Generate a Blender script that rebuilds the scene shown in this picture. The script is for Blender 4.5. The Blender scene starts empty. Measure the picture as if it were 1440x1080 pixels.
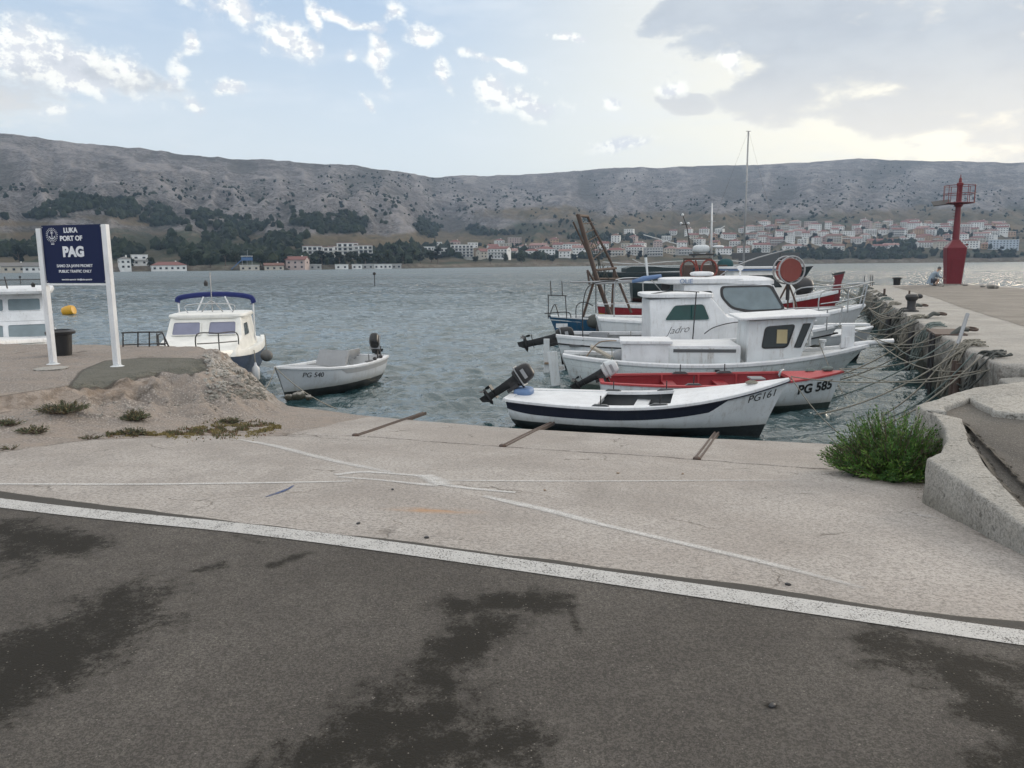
import bpy, bmesh, math, random
import numpy as np
from mathutils import Vector, Matrix, noise
from mathutils.bvhtree import BVHTree
random.seed(7)
C = bpy.context.scene.collection
W = -1.2                                    # level of the water; the quay top is 0
FOC = 1080.0; PT = math.atan(169/FOC); RL = math.radians(.48)
CAM = Vector((0, 0, 1.6))
_F = Vector((0, math.cos(PT), -math.sin(PT))); _U = Vector((0, math.sin(PT), math.cos(PT))); _R = Vector((1, 0, 0))
RR = _R*math.cos(RL) - _U*math.sin(RL); UU = _U*math.cos(RL) + _R*math.sin(RL)
def ray(x, y): return _F + RR*((x-720)/FOC) + UU*((540-y)/FOC)
def G(x, y, z=0.0):
    d = ray(x, y); return CAM + d*((z-1.6)/d.z)
def P(x, y, Y):
    d = ray(x, y); return CAM + d*(Y/d.y)
def PX(v):
    v = Vector(v)-CAM; D = v.dot(_F); return 720+FOC*v.dot(RR)/D, 540-FOC*v.dot(UU)/D
cam = bpy.data.objects.new('camera', bpy.data.cameras.new('camera')); C.objects.link(cam)
cam.data.sensor_width = 36; cam.data.lens = 36*FOC/1440; cam.data.clip_end = 20000; cam.data.clip_start = .05
cam.matrix_world = Matrix(((RR.x, UU.x, -_F.x, 0), (RR.y, UU.y, -_F.y, 0), (RR.z, UU.z, -_F.z, 1.6), (0, 0, 0, 1)))
bpy.context.scene.camera = cam
sc = bpy.context.scene
sc.view_settings.view_transform = 'Standard'; sc.view_settings.look = 'None'; sc.view_settings.gamma = 1
sc.view_settings.exposure = EXPOSURE = .82

# ------------------------------------------------------------------ objects
def tag(o, label=None, cat=None, group=None, kind=None):
    if label: o['label'] = label
    if cat: o['category'] = cat
    if group: o['group'] = group
    if kind: o['kind'] = kind
    return o
def empty(name, loc=(0, 0, 0), rz=0, label=None, cat=None, group=None):
    o = bpy.data.objects.new(name, None); C.objects.link(o); o.empty_display_size = .3
    o.location = loc; o.rotation_euler = (0, 0, rz)
    return tag(o, label, cat, group)
kids = {}
def copy_tree(o, parent=None):
    c = o.copy(); C.objects.link(c); c.parent = parent
    if parent is not None: kids.setdefault(parent.name, []).append(c)
    for ch in kids.get(o.name, []): copy_tree(ch, c)
    return c
class MB:
    def __init__(s): s.v = []; s.f = []; s.m = []; s.mi = 0
    def add(s, vs, fs, mi=None):
        n = len(s.v); s.v += [tuple(v) for v in vs]; s.f += [tuple(i+n for i in f) for f in fs]
        s.m += [s.mi if mi is None else mi]*len(fs); return s
    def box(s, c, d, rz=0, M=None, mi=None):
        vs = [Vector((x*d[0]/2, y*d[1]/2, z*d[2]/2)) for x in (-1, 1) for y in (-1, 1) for z in (-1, 1)]
        if M is None: M = Matrix.Rotation(rz, 3, 'Z')
        vs = [M @ v + Vector(c) for v in vs]
        return s.add(vs, [(0, 1, 3, 2), (4, 6, 7, 5), (0, 4, 5, 1), (2, 3, 7, 6), (0, 2, 6, 4), (1, 5, 7, 3)], mi)
    def prism(s, poly, a, b, axis='y', mi=None):
        n = len(poly)
        def q(p, h):
            if axis == 'y': return (p[0], h, p[1])
            if axis == 'x': return (h, p[0], p[1])
            return (p[0], p[1], h)
        vs = [q(p, a) for p in poly]+[q(p, b) for p in poly]
        fs = [tuple(range(n))[::-1], tuple(range(n, 2*n))]+[(i, (i+1) % n, n+(i+1) % n, n+i) for i in range(n)]
        return s.add(vs, fs, mi)
    def tube(s, pts, r, n=6, cap=True, mi=None):
        pts = [Vector(p) for p in pts]; rs = r if isinstance(r, (list, tuple)) else [r]*len(pts)
        vs = []; up = None
        for i, p in enumerate(pts):
            t = (pts[min(i+1, len(pts)-1)]-pts[max(i-1, 0)])
            if t.length < 1e-9: t = Vector((0, 0, 1))
            t.normalize()
            if up is None: up = Vector((0, 0, 1)) if abs(t.z) < .9 else Vector((1, 0, 0))
            a = t.cross(up)
            if a.length < 1e-4: a = t.cross(Vector((.3, 1, .2)))
            a.normalize(); b = a.cross(t); up = b
            for k in range(n):
                th = 2*math.pi*k/n; vs.append(p+(a*math.cos(th)+b*math.sin(th))*rs[i])
        fs = [(i*n+k, i*n+(k+1) % n, (i+1)*n+(k+1) % n, (i+1)*n+k) for i in range(len(pts)-1) for k in range(n)]
        if cap: fs += [tuple(range(n))[::-1], tuple(range((len(pts)-1)*n, len(pts)*n))]
        return s.add(vs, fs, mi)
    def lathe(s, prof, c=(0, 0, 0), n=16, M=None, mi=None):
        vs = []
        for r, z in prof:
            for k in range(n):
                th = 2*math.pi*k/n; v = Vector((r*math.cos(th), r*math.sin(th), z))
                vs.append((M @ v if M else v)+Vector(c))
        m = len(prof)
        fs = [(i*n+k, i*n+(k+1) % n, (i+1)*n+(k+1) % n, (i+1)*n+k) for i in range(m-1) for k in range(n)]
        fs += [tuple(range(n))[::-1], tuple(range((m-1)*n, m*n))]
        return s.add(vs, fs, mi)
    def rbox(s, c, d, e=4, n=14, M=None, taper=0, mi=None):
        vs = []; m = n//2+1
        def sg(x, p): return math.copysign(abs(x)**p, x)
        for i in range(m+1):
            ph = -math.pi/2+math.pi*i/m
            for k in range(n*2):
                th = math.pi*k/n
                x = sg(math.cos(ph), 2/e)*sg(math.cos(th), 2/e); y = sg(math.cos(ph), 2/e)*sg(math.sin(th), 2/e); z = sg(math.sin(ph), 2/e)
                q = 1-taper*(z+1)/2
                v = Vector((x*d[0]/2*q, y*d[1]/2*q, z*d[2]/2)); vs.append((M @ v if M else v)+Vector(c))
        N = n*2
        fs = [(i*N+k, i*N+(k+1) % N, (i+1)*N+(k+1) % N, (i+1)*N+k) for i in range(m) for k in range(N)]
        return s.add(vs, fs, mi)
    def loft(s, rings, closed=True, caps=True, mi=None):
        n = len(rings[0]); vs = [v for r in rings for v in r]
        K = n if closed else n-1
        fs = [(i*n+k, i*n+(k+1) % n, (i+1)*n+(k+1) % n, (i+1)*n+k) for i in range(len(rings)-1) for k in range(K)]
        if caps and closed: fs += [tuple(range(n))[::-1], tuple(range((len(rings)-1)*n, len(rings)*n))]
        return s.add(vs, fs, mi)
    def build(s, name, mats, parent=None, smooth=None, loc=None, bevel=0, label=None):
        me = bpy.data.meshes.new(name); me.from_pydata(s.v, [], s.f)
        for m in (mats if isinstance(mats, (list, tuple)) else [mats]): me.materials.append(m)
        me.polygons.foreach_set('material_index', s.m)
        bm = bmesh.new(); bm.from_mesh(me)
        bmesh.ops.remove_doubles(bm, verts=bm.verts, dist=1e-5)
        bmesh.ops.dissolve_degenerate(bm, edges=bm.edges, dist=1e-6)
        bmesh.ops.recalc_face_normals(bm, faces=bm.faces)
        if bevel:
            es = [e for e in bm.edges if len(e.link_faces) == 2 and e.calc_face_angle(0) > .6]
            bmesh.ops.bevel(bm, geom=es, offset=bevel, segments=2, profile=.6, affect='EDGES', clamp_overlap=True)
        bm.to_mesh(me); bm.free()
        if smooth:
            me.polygons.foreach_set('use_smooth', [True]*len(me.polygons))
            if smooth is not True: me.set_sharp_from_angle(angle=math.radians(smooth))
        me.update()
        o = bpy.data.objects.new(name, me); C.objects.link(o)
        if parent is not None:
            o.parent = parent; kids.setdefault(parent.name, []).append(o)
        if loc is not None: o.location = loc
        if label: o['label'] = label
        return o
def grid_mesh(name, V, nx, ny, mat, smooth=True, attrs=None):
    """V: (ny,nx,3) array -> one sheet"""
    me = bpy.data.meshes.new(name)
    me.vertices.add(nx*ny); me.vertices.foreach_set('co', np.ascontiguousarray(V, dtype=np.float32).ravel())
    idx = np.arange(nx*ny).reshape(ny, nx)
    q = np.stack([idx[:-1, :-1], idx[:-1, 1:], idx[1:, 1:], idx[1:, :-1]], -1).reshape(-1)
    nf = (nx-1)*(ny-1)
    me.loops.add(nf*4); me.loops.foreach_set('vertex_index', q.astype(np.int32))
    me.polygons.add(nf); me.polygons.foreach_set('loop_start', np.arange(0, nf*4, 4, dtype=np.int32))
    me.update(calc_edges=True)
    if smooth: me.polygons.foreach_set('use_smooth', [True]*nf)
    for k, a in (attrs or {}).items():
        at = me.attributes.new(k, 'FLOAT', 'POINT'); at.data.foreach_set('value', np.ascontiguousarray(a, dtype=np.float32).ravel())
    me.materials.append(mat)
    o = bpy.data.objects.new(name, me); C.objects.link(o); return o
def bez(pts, n=12):
    """Catmull-Rom through points"""
    pts = [Vector(p) for p in pts]; out = []
    for i in range(len(pts)-1):
        p0 = pts[max(i-1, 0)]; p1 = pts[i]; p2 = pts[i+1]; p3 = pts[min(i+2, len(pts)-1)]
        for k in range(n):
            t = k/n
            out.append(.5*((2*p1)+(p2-p0)*t+(2*p0-5*p1+4*p2-p3)*t*t+(3*p1-p0-3*p2+p3)*t**3))
    out.append(pts[-1]); return out

# ------------------------------------------------------------------ materials
class NT:
    def __init__(s, tree): s.t = tree; s.t.nodes.clear()
    def n(s, kind, **kw):
        nd = s.t.nodes.new(kind)
        for k, v in kw.items():
            if hasattr(nd, k) and k not in nd.inputs: setattr(nd, k, v)
        return nd
    def put(s, sock, v):
        if isinstance(v, bpy.types.NodeSocket): s.t.links.new(v, sock)
        elif v is not None:
            if hasattr(sock.default_value, '__len__') and not hasattr(v, '__len__'): v = (v,)*3
            if hasattr(sock.default_value, '__len__') and len(sock.default_value) == 4 and len(v) == 3: v = (*v, 1)
            sock.default_value = v
    def math(s, op, a, b=None, c=None, clamp=False):
        nd = s.t.nodes.new('ShaderNodeMath'); nd.operation = op; nd.use_clamp = clamp
        for i, v in enumerate((a, b, c)):
            if v is not None: s.put(nd.inputs[i], v)
        return nd.outputs[0]
    def vmath(s, op, a, b=None):
        nd = s.t.nodes.new('ShaderNodeVectorMath'); nd.operation = op
        s.put(nd.inputs[0], a)
        if b is not None: s.put(nd.inputs[1], b)
        return nd.outputs['Value' if op in ('DOT_PRODUCT', 'LENGTH', 'DISTANCE') else 'Vector']
    def noise(s, vec, scale, detail=4, rough=.55, dist=0, out='Factor', norm=True):
        nd = s.t.nodes.new('ShaderNodeTexNoise'); nd.normalize = norm
        if vec is not None: s.put(nd.inputs['Vector'], vec)
        nd.inputs['Scale'].default_value = scale; nd.inputs['Detail'].default_value = detail
        nd.inputs['Roughness'].default_value = rough; nd.inputs['Distortion'].default_value = dist
        return nd.outputs['Color' if out == 'Color' else 0]
    def voro(s, vec, scale, feature='F1', out='Distance', rnd=1):
        nd = s.t.nodes.new('ShaderNodeTexVoronoi'); nd.feature = feature
        if vec is not None: s.put(nd.inputs['Vector'], vec)
        nd.inputs['Scale'].default_value = scale; nd.inputs['Randomness'].default_value = rnd
        return nd.outputs[out]
    def ramp(s, v, a, b, lo=0, hi=1, smooth=True):
        nd = s.t.nodes.new('ShaderNodeMapRange'); nd.interpolation_type = 'SMOOTHSTEP' if smooth else 'LINEAR'
        s.put(nd.inputs['Value'], v); s.put(nd.inputs['From Min'], a); s.put(nd.inputs['From Max'], b)
        s.put(nd.inputs['To Min'], lo); s.put(nd.inputs['To Max'], hi); return nd.outputs['Result']
    def mix(s, f, a, b, mode='MIX'):
        nd = s.t.nodes.new('ShaderNodeMix'); nd.data_type = 'RGBA'; nd.blend_type = mode
        s.put(nd.inputs[0], f); s.put(nd.inputs[6], a); s.put(nd.inputs[7], b); return nd.outputs[2]
    def mapping(s, vec, scale=(1, 1, 1), loc=(0, 0, 0), rot=(0, 0, 0)):
        nd = s.t.nodes.new('ShaderNodeMapping'); s.put(nd.inputs['Vector'], vec)
        nd.inputs['Scale'].default_value = scale; nd.inputs['Location'].default_value = loc; nd.inputs['Rotation'].default_value = rot
        return nd.outputs[0]
    def bump(s, h, strength=.3, dist=.01, nrm=None):
        nd = s.t.nodes.new('ShaderNodeBump'); nd.inputs['Strength'].default_value = strength; nd.inputs['Distance'].default_value = dist
        s.put(nd.inputs['Height'], h)
        if nrm is not None: s.put(nd.inputs['Normal'], nrm)
        return nd.outputs[0]
    def attr(s, name):
        nd = s.t.nodes.new('ShaderNodeAttribute'); nd.attribute_name = name; return nd.outputs['Fac']
def newmat(name):
    m = bpy.data.materials.new(name); m.use_nodes = True; return m, NT(m.node_tree)
def finish(n, **kw):
    b = n.t.nodes.new('ShaderNodeBsdfPrincipled'); o = n.t.nodes.new('ShaderNodeOutputMaterial')
    for k, v in kw.items(): n.put(b.inputs[k.replace('_', ' ')], v)
    n.t.links.new(b.outputs[0], o.inputs[0]); return b
def obco(n): return n.t.nodes.new('ShaderNodeTexCoord').outputs['Object']
def geoco(n): return n.t.nodes.new('ShaderNodeNewGeometry').outputs['Position']
def paint(name, col, rough=.45, dirt=.35, dcol=(.2, .16, .12), scale=3, metal=0, bumpy=.1, streak=True):
    """weathered paint or plain surface: mottled tone, grime in patches and runs"""
    m, n = newmat(name); c = obco(n)
    big = n.noise(c, scale, 5, .6); fine = n.noise(c, scale*14, 4, .6)
    base = n.mix(n.ramp(big, .3, .7), [x*.9 for x in col], [min(1, x*1.05) for x in col])
    f = n.ramp(n.noise(n.mapping(c, (7, 7, .9)) if streak else c, scale*.8, 6, .65, .2), .5, .78)
    f = n.math('MULTIPLY', f, n.ramp(fine, .3, .7, .4, 1)); f = n.math('MULTIPLY', f, dirt)
    colr = n.mix(f, base, dcol)
    finish(n, Base_Color=colr, Roughness=n.ramp(fine, .2, .8, rough-.08, min(1, rough+.12)), Metallic=metal,
           Normal=n.bump(fine, bumpy, .01))
    return m
M = {}
M['white'] = paint('white_paint', (.70, .71, .72), .42, .6, (.30, .26, .22))
M['old_white'] = paint('worn_white_paint', (.62, .645, .65), .55, .95, (.24, .18, .13), 2)
M['cream'] = paint('cream_paint', (.78, .77, .72), .4, .35, (.4, .37, .3))
M['navy'] = paint('navy_paint', (.007, .010, .024), .4, .3, (.06, .06, .07))
M['black'] = paint('black_plastic', (.012, .012, .013), .42, .3, (.05, .05, .05))
M['dark'] = paint('dark_metal', (.03, .03, .032), .5, .5, (.09, .05, .03))
M['steel'] = paint('steel', (.42, .43, .44), .32, .3, (.15, .12, .1), metal=.9)
M['galv'] = paint('galvanised', (.33, .34, .35), .5, .6, (.16, .09, .05), metal=.5)
M['rust'] = paint('rusty_steel', (.075, .052, .042), .75, .7, (.16, .06, .02))
M['red'] = paint('red_paint', (.14, .008, .016), .42, .3, (.14, .03, .03))
M['fadedred'] = paint('faded_red_paint', (.40, .055, .06), .5, .3, (.3, .2, .18))
M['blue'] = paint('blue_paint', (.015, .10, .19), .5, .6, (.03, .18, .18))
M['bluecloth'] = paint('blue_cloth', (.012, .022, .12), .85, .2, (.1, .1, .15))
M['motorblue'] = paint('blue_cover', (.12, .2, .36), .6, .4, (.1, .1, .1))
M['grey'] = paint('grey_paint', (.30, .31, .32), .5, .4, (.14, .12, .1))
M['dgrey'] = paint('dark_grey_paint', (.09, .095, .10), .6, .4, (.14, .12, .1))
M['wood'] = paint('weathered_wood', (.27, .2, .14), .8, .5, (.1, .07, .05))
M['greenhull'] = paint('dark_green_paint', (.008, .022, .022), .5, .3, (.04, .05, .045))
M['yellow'] = paint('yellow_plastic', (.62, .33, .02), .45, .3, (.3, .2, .05))
M['orange'] = paint('orange_red_paint', (.26, .06, .045), .6, .4, (.2, .08, .05))
M['rubber'] = paint('grey_fender', (.12, .12, .115), .6, .4, (.2, .18, .15))
M['rope'] = paint('rope', (.23, .215, .18), .9, .6, (.14, .13, .09), 9)
M['ropedark'] = paint('dark_rope', (.07, .075, .07), .9, .5, (.15, .14, .1), 9)
M['ropeblue'] = paint('greenish_rope', (.14, .17, .16), .9, .6, (.08, .09, .06), 9)
M['canvas'] = paint('canvas', (.38, .35, .30), .9, .5, (.2, .17, .13))
M['skin'] = paint('skin', (.42, .25, .17), .6, .1)
M['shirt'] = paint('grey_shirt', (.24, .29, .34), .9, .2, (.15, .15, .17))
M['shorts'] = paint('dark_shorts', (.05, .055, .07), .9, .2)
M['curtain'] = paint('curtain', (.45, .38, .22), .9, .3)
def glass_mat(name, col, rough=.08):
    m, n = newmat(name)
    finish(n, Base_Color=n.mix(n.noise(obco(n), 2, 3), [x*.6 for x in col], [min(1, x*1.3) for x in col]), Roughness=rough, Specular_IOR_Level=.35)
    return m
M['glass'] = glass_mat('dark_window_glass', (.014, .022, .024))
M['tealglass'] = glass_mat('teal_window_glass', (.012, .06, .056))
M['milky'] = glass_mat('curtained_window', (.21, .22, .30), .25)
M['greyglass'] = glass_mat('pale_window_glass', (.20, .25, .27), .12)
m, n = newmat('clear_window'); M['clear'] = m
b_ = n.t.nodes.new('ShaderNodeBsdfPrincipled'); b_.inputs['Base Color'].default_value = (.5, .55, .58, 1); b_.inputs['Roughness'].default_value = .05
t_ = n.t.nodes.new('ShaderNodeBsdfTransparent'); t_.inputs[0].default_value = (.8, .85, .86, 1)
x_ = n.t.nodes.new('ShaderNodeMixShader'); x_.inputs[0].default_value = .35; o_ = n.t.nodes.new('ShaderNodeOutputMaterial')
n.t.links.new(t_.outputs[0], x_.inputs[1]); n.t.links.new(b_.outputs[0], x_.inputs[2]); n.t.links.new(x_.outputs[0], o_.inputs[0])

# ------------------------------------------------------------------ sky and sun
SUN_AZ = math.radians(48); SUN_EL = math.radians(11)
world = bpy.data.worlds.new('World'); sc.world = world; world.use_nodes = True
n = NT(world.node_tree)
sky = n.n('ShaderNodeTexSky'); sky.sky_type = 'NISHITA'; sky.sun_disc = False
sky.sun_elevation = SUN_EL; sky.sun_rotation = SUN_AZ; sky.air_density = 1; sky.dust_density = 1.5; sky.ozone_density = 2
D = n.t.nodes.new('ShaderNodeTexCoord').outputs['Generated']
sx = n.t.nodes.new('ShaderNodeSeparateXYZ'); n.put(sx.inputs[0], D)
az = n.math('ARCTAN2', sx.outputs[0], sx.outputs[1]); el = n.math('ARCSINE', sx.outputs[2])
cx = n.t.nodes.new('ShaderNodeCombineXYZ'); n.put(cx.inputs[0], az); n.put(cx.inputs[1], n.math('MULTIPLY', el, 1.25)); AE = cx.outputs[0]
cw = n.noise(AE, 9, 2, .6, 0, 'Color')
sc_ = n.t.nodes.new('ShaderNodeVectorMath'); sc_.operation = 'SCALE'; n.put(sc_.inputs[0], n.vmath('SUBTRACT', cw, (.5, .5, .5))); sc_.inputs[3].default_value = .07
AW = n.vmath('ADD', AE, sc_.outputs[0])
sw = n.t.nodes.new('ShaderNodeSeparateXYZ'); n.put(sw.inputs[0], AW)
wa, we = sw.outputs[0], n.math('DIVIDE', sw.outputs[1], 1.25)
cx2 = n.t.nodes.new('ShaderNodeCombineXYZ'); n.put(cx2.inputs[0], wa); n.put(cx2.inputs[1], we); WAE = cx2.outputs[0]
def blobs(lst):
    acc = None
    for (px, py, rx, ry, ang) in lst:
        d = ray(px, py).normalized(); a0 = math.atan2(d.x, d.y); e0 = math.asin(d.z); k = 1080*(1+((px-720)/1080)**2)**.5
        mp = n.t.nodes.new('ShaderNodeMapping'); mp.vector_type = 'TEXTURE'; n.put(mp.inputs['Vector'], WAE)
        mp.inputs['Location'].default_value = (a0, e0, 0); mp.inputs['Rotation'].default_value = (0, 0, math.radians(-ang)); mp.inputs['Scale'].default_value = (rx/k, ry/k, 1)
        r = n.vmath('LENGTH', mp.outputs[0]); acc = r if acc is None else n.math('MINIMUM', acc, r)
    return n.math('SUBTRACT', 1, n.math('MULTIPLY', acc, .5))
cum = blobs([(30, 60, 120, 34, 8), (110, 75, 110, 30, 22), (120, 112, 90, 20, 8), (240, 105, 17, 34, 30), (275, 145, 24, 13, 20), (330, 15, 70, 28, 8),
             (400, 45, 62, 24, 10), (445, 18, 12, 18, 0), (543, 85, 19, 36, -8), (562, 20, 18, 16, 0), (596, 48, 26, 20, 30), (625, 95, 14, 32, -15),
             (690, 140, 42, 26, 10), (750, 148, 55, 20, 5), (700, 85, 60, 9, 22), (515, 142, 16, 7, 40), (72, 150, 20, 11, 10), (265, 65, 12, 12, 0),
             (320, 112, 28, 9, 0), (490, 72, 14, 12, 0), (940, 118, 20, 12, 20), (865, 140, 16, 9, 0), (1020, 92, 24, 16, 20), (800, 45, 26, 4, 5), (500, 20, 60, 6, 14), (880, 200, 60, 12, -10)])
fb = n.noise(AE, 26, 6, .62)
dens = n.math('ADD', cum, n.math('MULTIPLY', n.math('SUBTRACT', fb, .5), 1.5))
cumf = n.ramp(dens, .43, .90)
fb2 = n.noise(n.mapping(AE, loc=(-.006, -.008, 0)), 26, 4, .62)
lit = n.ramp(n.math('SUBTRACT', fb, fb2), -.05, .05)
thick = n.ramp(dens, .6, 1.15)
# broad grey sheet at the right
st = blobs([(1190, 60, 230, 90, 10), (1400, 90, 240, 120, 0), (1090, 130, 90, 45, 10), (1280, 160, 150, 40, 5), (960, 20, 60, 30, 0), (1130, 20, 200, 60, 0), (965, 140, 46, 14, 15), (1700, 120, 420, 150, 0), (95, 92, 140, 24, 8), (2200, 0, 500, 200, 0), (-500, 50, 500, 140, 0)])
fs = n.noise(n.mapping(AE, (1, 1.8, 1)), 11, 5, .6)
dst = n.math('ADD', st, n.math('MULTIPLY', n.math('SUBTRACT', fs, .5), 1.15))
stf = n.ramp(dst, .40, .74)
rim = n.math('MULTIPLY', n.ramp(dst, .40, .5), n.ramp(dst, .62, .5))
# overhead and behind the camera: unseen broken cloud, brightened to light ground and water
over = n.ramp(n.noise(D, 2.3, 2, .6), .30, .52)
over = n.math('MULTIPLY', over, n.ramp(el, .33, .52))
back = n.math('MULTIPLY', n.ramp(n.noise(D, 3.1, 2, .6), .45, .6), n.ramp(sx.outputs[1], .2, -.2))
over = n.math('MAXIMUM', over, back)
skc = n.t.nodes.new('ShaderNodeMix'); skc.data_type = 'RGBA'
base = sky.outputs[0]
K = 1/.11                                   # colours below are display-linear radiance before the background strength
def kc(r, g, b, e=1): return tuple(x*K*e for x in (r, g, b))
sund = Vector((math.sin(SUN_AZ)*math.cos(SUN_EL), math.cos(SUN_AZ)*math.cos(SUN_EL), math.sin(SUN_EL)))
glow = n.ramp(n.vmath('DOT_PRODUCT', D, tuple(sund)), .55, 1)
veil = n.mix(n.ramp(el, .03, .36), kc(.64, .655, .63), kc(.30, .385, .50))
veil = n.mix(n.math('MULTIPLY', glow, .9), veil, kc(.80, .70, .50))
base = n.mix(.82, base, veil)
cirr = n.math('MULTIPLY', n.ramp(n.noise(n.mapping(AE, (1, 3, 1), rot=(0, 0, -.2)), 5, 4, .62), .45, .75), .38)
base = n.mix(cirr, base, kc(.58, .60, .61))
white = n.mix(lit, kc(.50, .51, .53), kc(.76, .745, .68)); white = n.mix(n.math('MULTIPLY', thick, .25), white, kc(.60, .59, .58))
greyc = n.mix(n.ramp(fs, .3, .7), kc(.295, .325, .37), kc(.36, .39, .425)); greyc = n.mix(n.ramp(el, .26, .09), greyc, kc(.66, .60, .51))
greyc = n.mix(n.math('MULTIPLY', rim, .55), greyc, kc(.80, .78, .70))
colr = n.mix(n.math('MULTIPLY', over, .9), base, kc(.78, .76, .73))
colr = n.mix(n.math('MULTIPLY', stf, .88), colr, greyc)
colr = n.mix(n.math('MULTIPLY', cumf, .9), colr, white)
bg = n.t.nodes.new('ShaderNodeBackground'); n.put(bg.inputs[0], colr); bg.inputs[1].default_value = .11
o = n.t.nodes.new('ShaderNodeOutputWorld'); n.t.links.new(bg.outputs[0], o.inputs[0])
world.cycles.sampling_method = 'MANUAL'; world.cycles.sample_map_resolution = 256
sl = bpy.data.lights.new('sun', 'SUN'); sl.energy = 1.3; sl.angle = math.radians(14); sl.color = (1, .86, .70)
so = bpy.data.objects.new('sun', sl); C.objects.link(so); so.rotation_euler = (-sund).to_track_quat('-Z', 'Y').to_euler()
# ------------------------------------------------------------------ the quay, slip and pier
LN = Vector((.3335, .9427))                 # across the painted line, away from the road
def dline(x, y): return LN.x*x+LN.y*(y-3.87)
ldir = Vector((.9427, -.3335))
_g = lambda x, y: tuple(G(x, y, .03)[:2])
QP = np.array([(-16, 10.4), _g(-60, 566), _g(0, 556), _g(50, 551), _g(100, 545), _g(160, 537), _g(205, 531), _g(235, 524), _g(270, 526), _g(290, 520), (-5.12, 13.4), (-5.35, 14.3), (-6.2, 15.1), (-8.9, 15.75), (-16, 17)])
def polydist(x, y, Pg):
    """signed distance (negative inside), vectorised"""
    d = np.full(x.shape, 1e9); inside = np.zeros(x.shape, bool)
    for i in range(len(Pg)):
        a = Pg[i]; b = Pg[(i+1) % len(Pg)]; e = b-a
        t = np.clip(((x-a[0])*e[0]+(y-a[1])*e[1])/(e@e), 0, 1)
        d = np.minimum(d, np.hypot(x-a[0]-t*e[0], y-a[1]-t*e[1]))
        c = ((a[1] > y) != (b[1] > y)) & (x < (b[0]-a[0])*(y-a[1])/(b[1]-a[1]+1e-12)+a[0]); inside ^= c
    return np.where(inside, -d, d)
def vnoise(x, y, s, seed=0):
    """cheap vectorised value noise"""
    x = x*s+seed*17.3; y = y*s+seed*9.1; xi = np.floor(x).astype(int); yi = np.floor(y).astype(int); fx = x-xi; fy = y-yi
    fx = fx*fx*(3-2*fx); fy = fy*fy*(3-2*fy)
    def h(a, b):
        v = np.sin(a*127.1+b*311.7+seed*74.7)*43758.5453; return v-np.floor(v)
    return (h(xi, yi)*(1-fx)+h(xi+1, yi)*fx)*(1-fy)+(h(xi, yi+1)*(1-fx)+h(xi+1, yi+1)*fx)*fy
def fbm(x, y, s, o=4, seed=0):
    r = 0; a = .5; t = 0
    for i in range(o): r = r+a*vnoise(x, y, s*2**i, seed+i); t += a; a *= .5
    return r/t
def HT(x, y):
    x = np.asarray(x, float); y = np.asarray(y, float)
    d = dline(x, y); slip = -.121*np.maximum(d, 0)**1.0
    slip = slip+(fbm(x, y, .35, 3, 3)-.5)*.05*np.clip(d-.5, 0, 1)
    # shallow rougher ground left of the poured slab
    q = polydist(x, y, QP)
    top = .035+(fbm(x, y, .6, 3, 5)-.5)*.03
    wob = (fbm(x, y, 1.7, 4, 8)-.5)*.30
    right = np.clip((x+6.3)/.9, 0, 1)                      # the broken rocky flank towards the slip
    slip = slip+.25*np.exp(-(np.maximum(q, 0)/1.25)**2)*np.clip((d-1)/2, 0, 1)*np.clip((14.2-y)/1.2, 0, 1)
    t = np.clip((q+wob*(.05+.7*right))/(.20+.85*right), 0, 1); t = t*t*(3-2*t)*(1-right)+t**(.8)*right
    h = top*(1-t)+slip*t; h = h+((fbm(x, y, 9, 4, 15)-.5)*.035-.03*np.clip(fbm(x, y, 2.6, 3, 77)*6-3.2, 0, 1))*np.clip(1-abs(q-.12)/.24, 0, 1)*(1-right)
    h = h+right*np.clip(1-abs(q-.3)/.9, 0, 1)*(fbm(x, y, 4.2, 6, 11)-.62)*.42
    return h
_hx = np.arange(-14, 7.5, .04); _hy_ = np.arange(2, 17.5, .04); _HG = HT(*np.meshgrid(_hx, _hy_)).tolist(); _nx, _ny = len(_hx), len(_hy_)
def H1(x, y):
    fx = (x+14)/.04; fy = (y-2)/.04; ix = int(fx); iy = int(fy)
    if fx < 0 or fy < 0 or ix >= _nx-1 or iy >= _ny-1: return float(HT(np.array([x]), np.array([y]))[0])
    fx -= ix; fy -= iy; a = _HG[iy]; b = _HG[iy+1]
    return (a[ix]*(1-fx)+a[ix+1]*fx)*(1-fy)+(b[ix]*(1-fx)+b[ix+1]*fx)*fy
_ts = np.arange(2.5, 40, .02)
def S(px, py):
    """point of the slip / left quay surface seen at a photo pixel"""
    d = ray(px, py); X, Y, Zr = d.x*_ts, d.y*_ts, 1.6+d.z*_ts
    k0 = max(0, int(np.argmax(Zr < .2))-5); X, Y, Zr = X[k0:], Y[k0:], Zr[k0:]; k1 = max(2, int(np.argmax(Zr < -1.6)) or len(Zr)); X, Y, Zr = X[:k1], Y[:k1], Zr[:k1]
    df = Zr-HT(X, Y); n_ = np.argmax(df < 0)
    if n_ == 0: return Vector((X[-1], Y[-1], Zr[-1]))
    f = df[n_-1]/(df[n_-1]-df[n_]); t = _ts[k0+n_-1]+.02*f
    return CAM+d*float(t)
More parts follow.
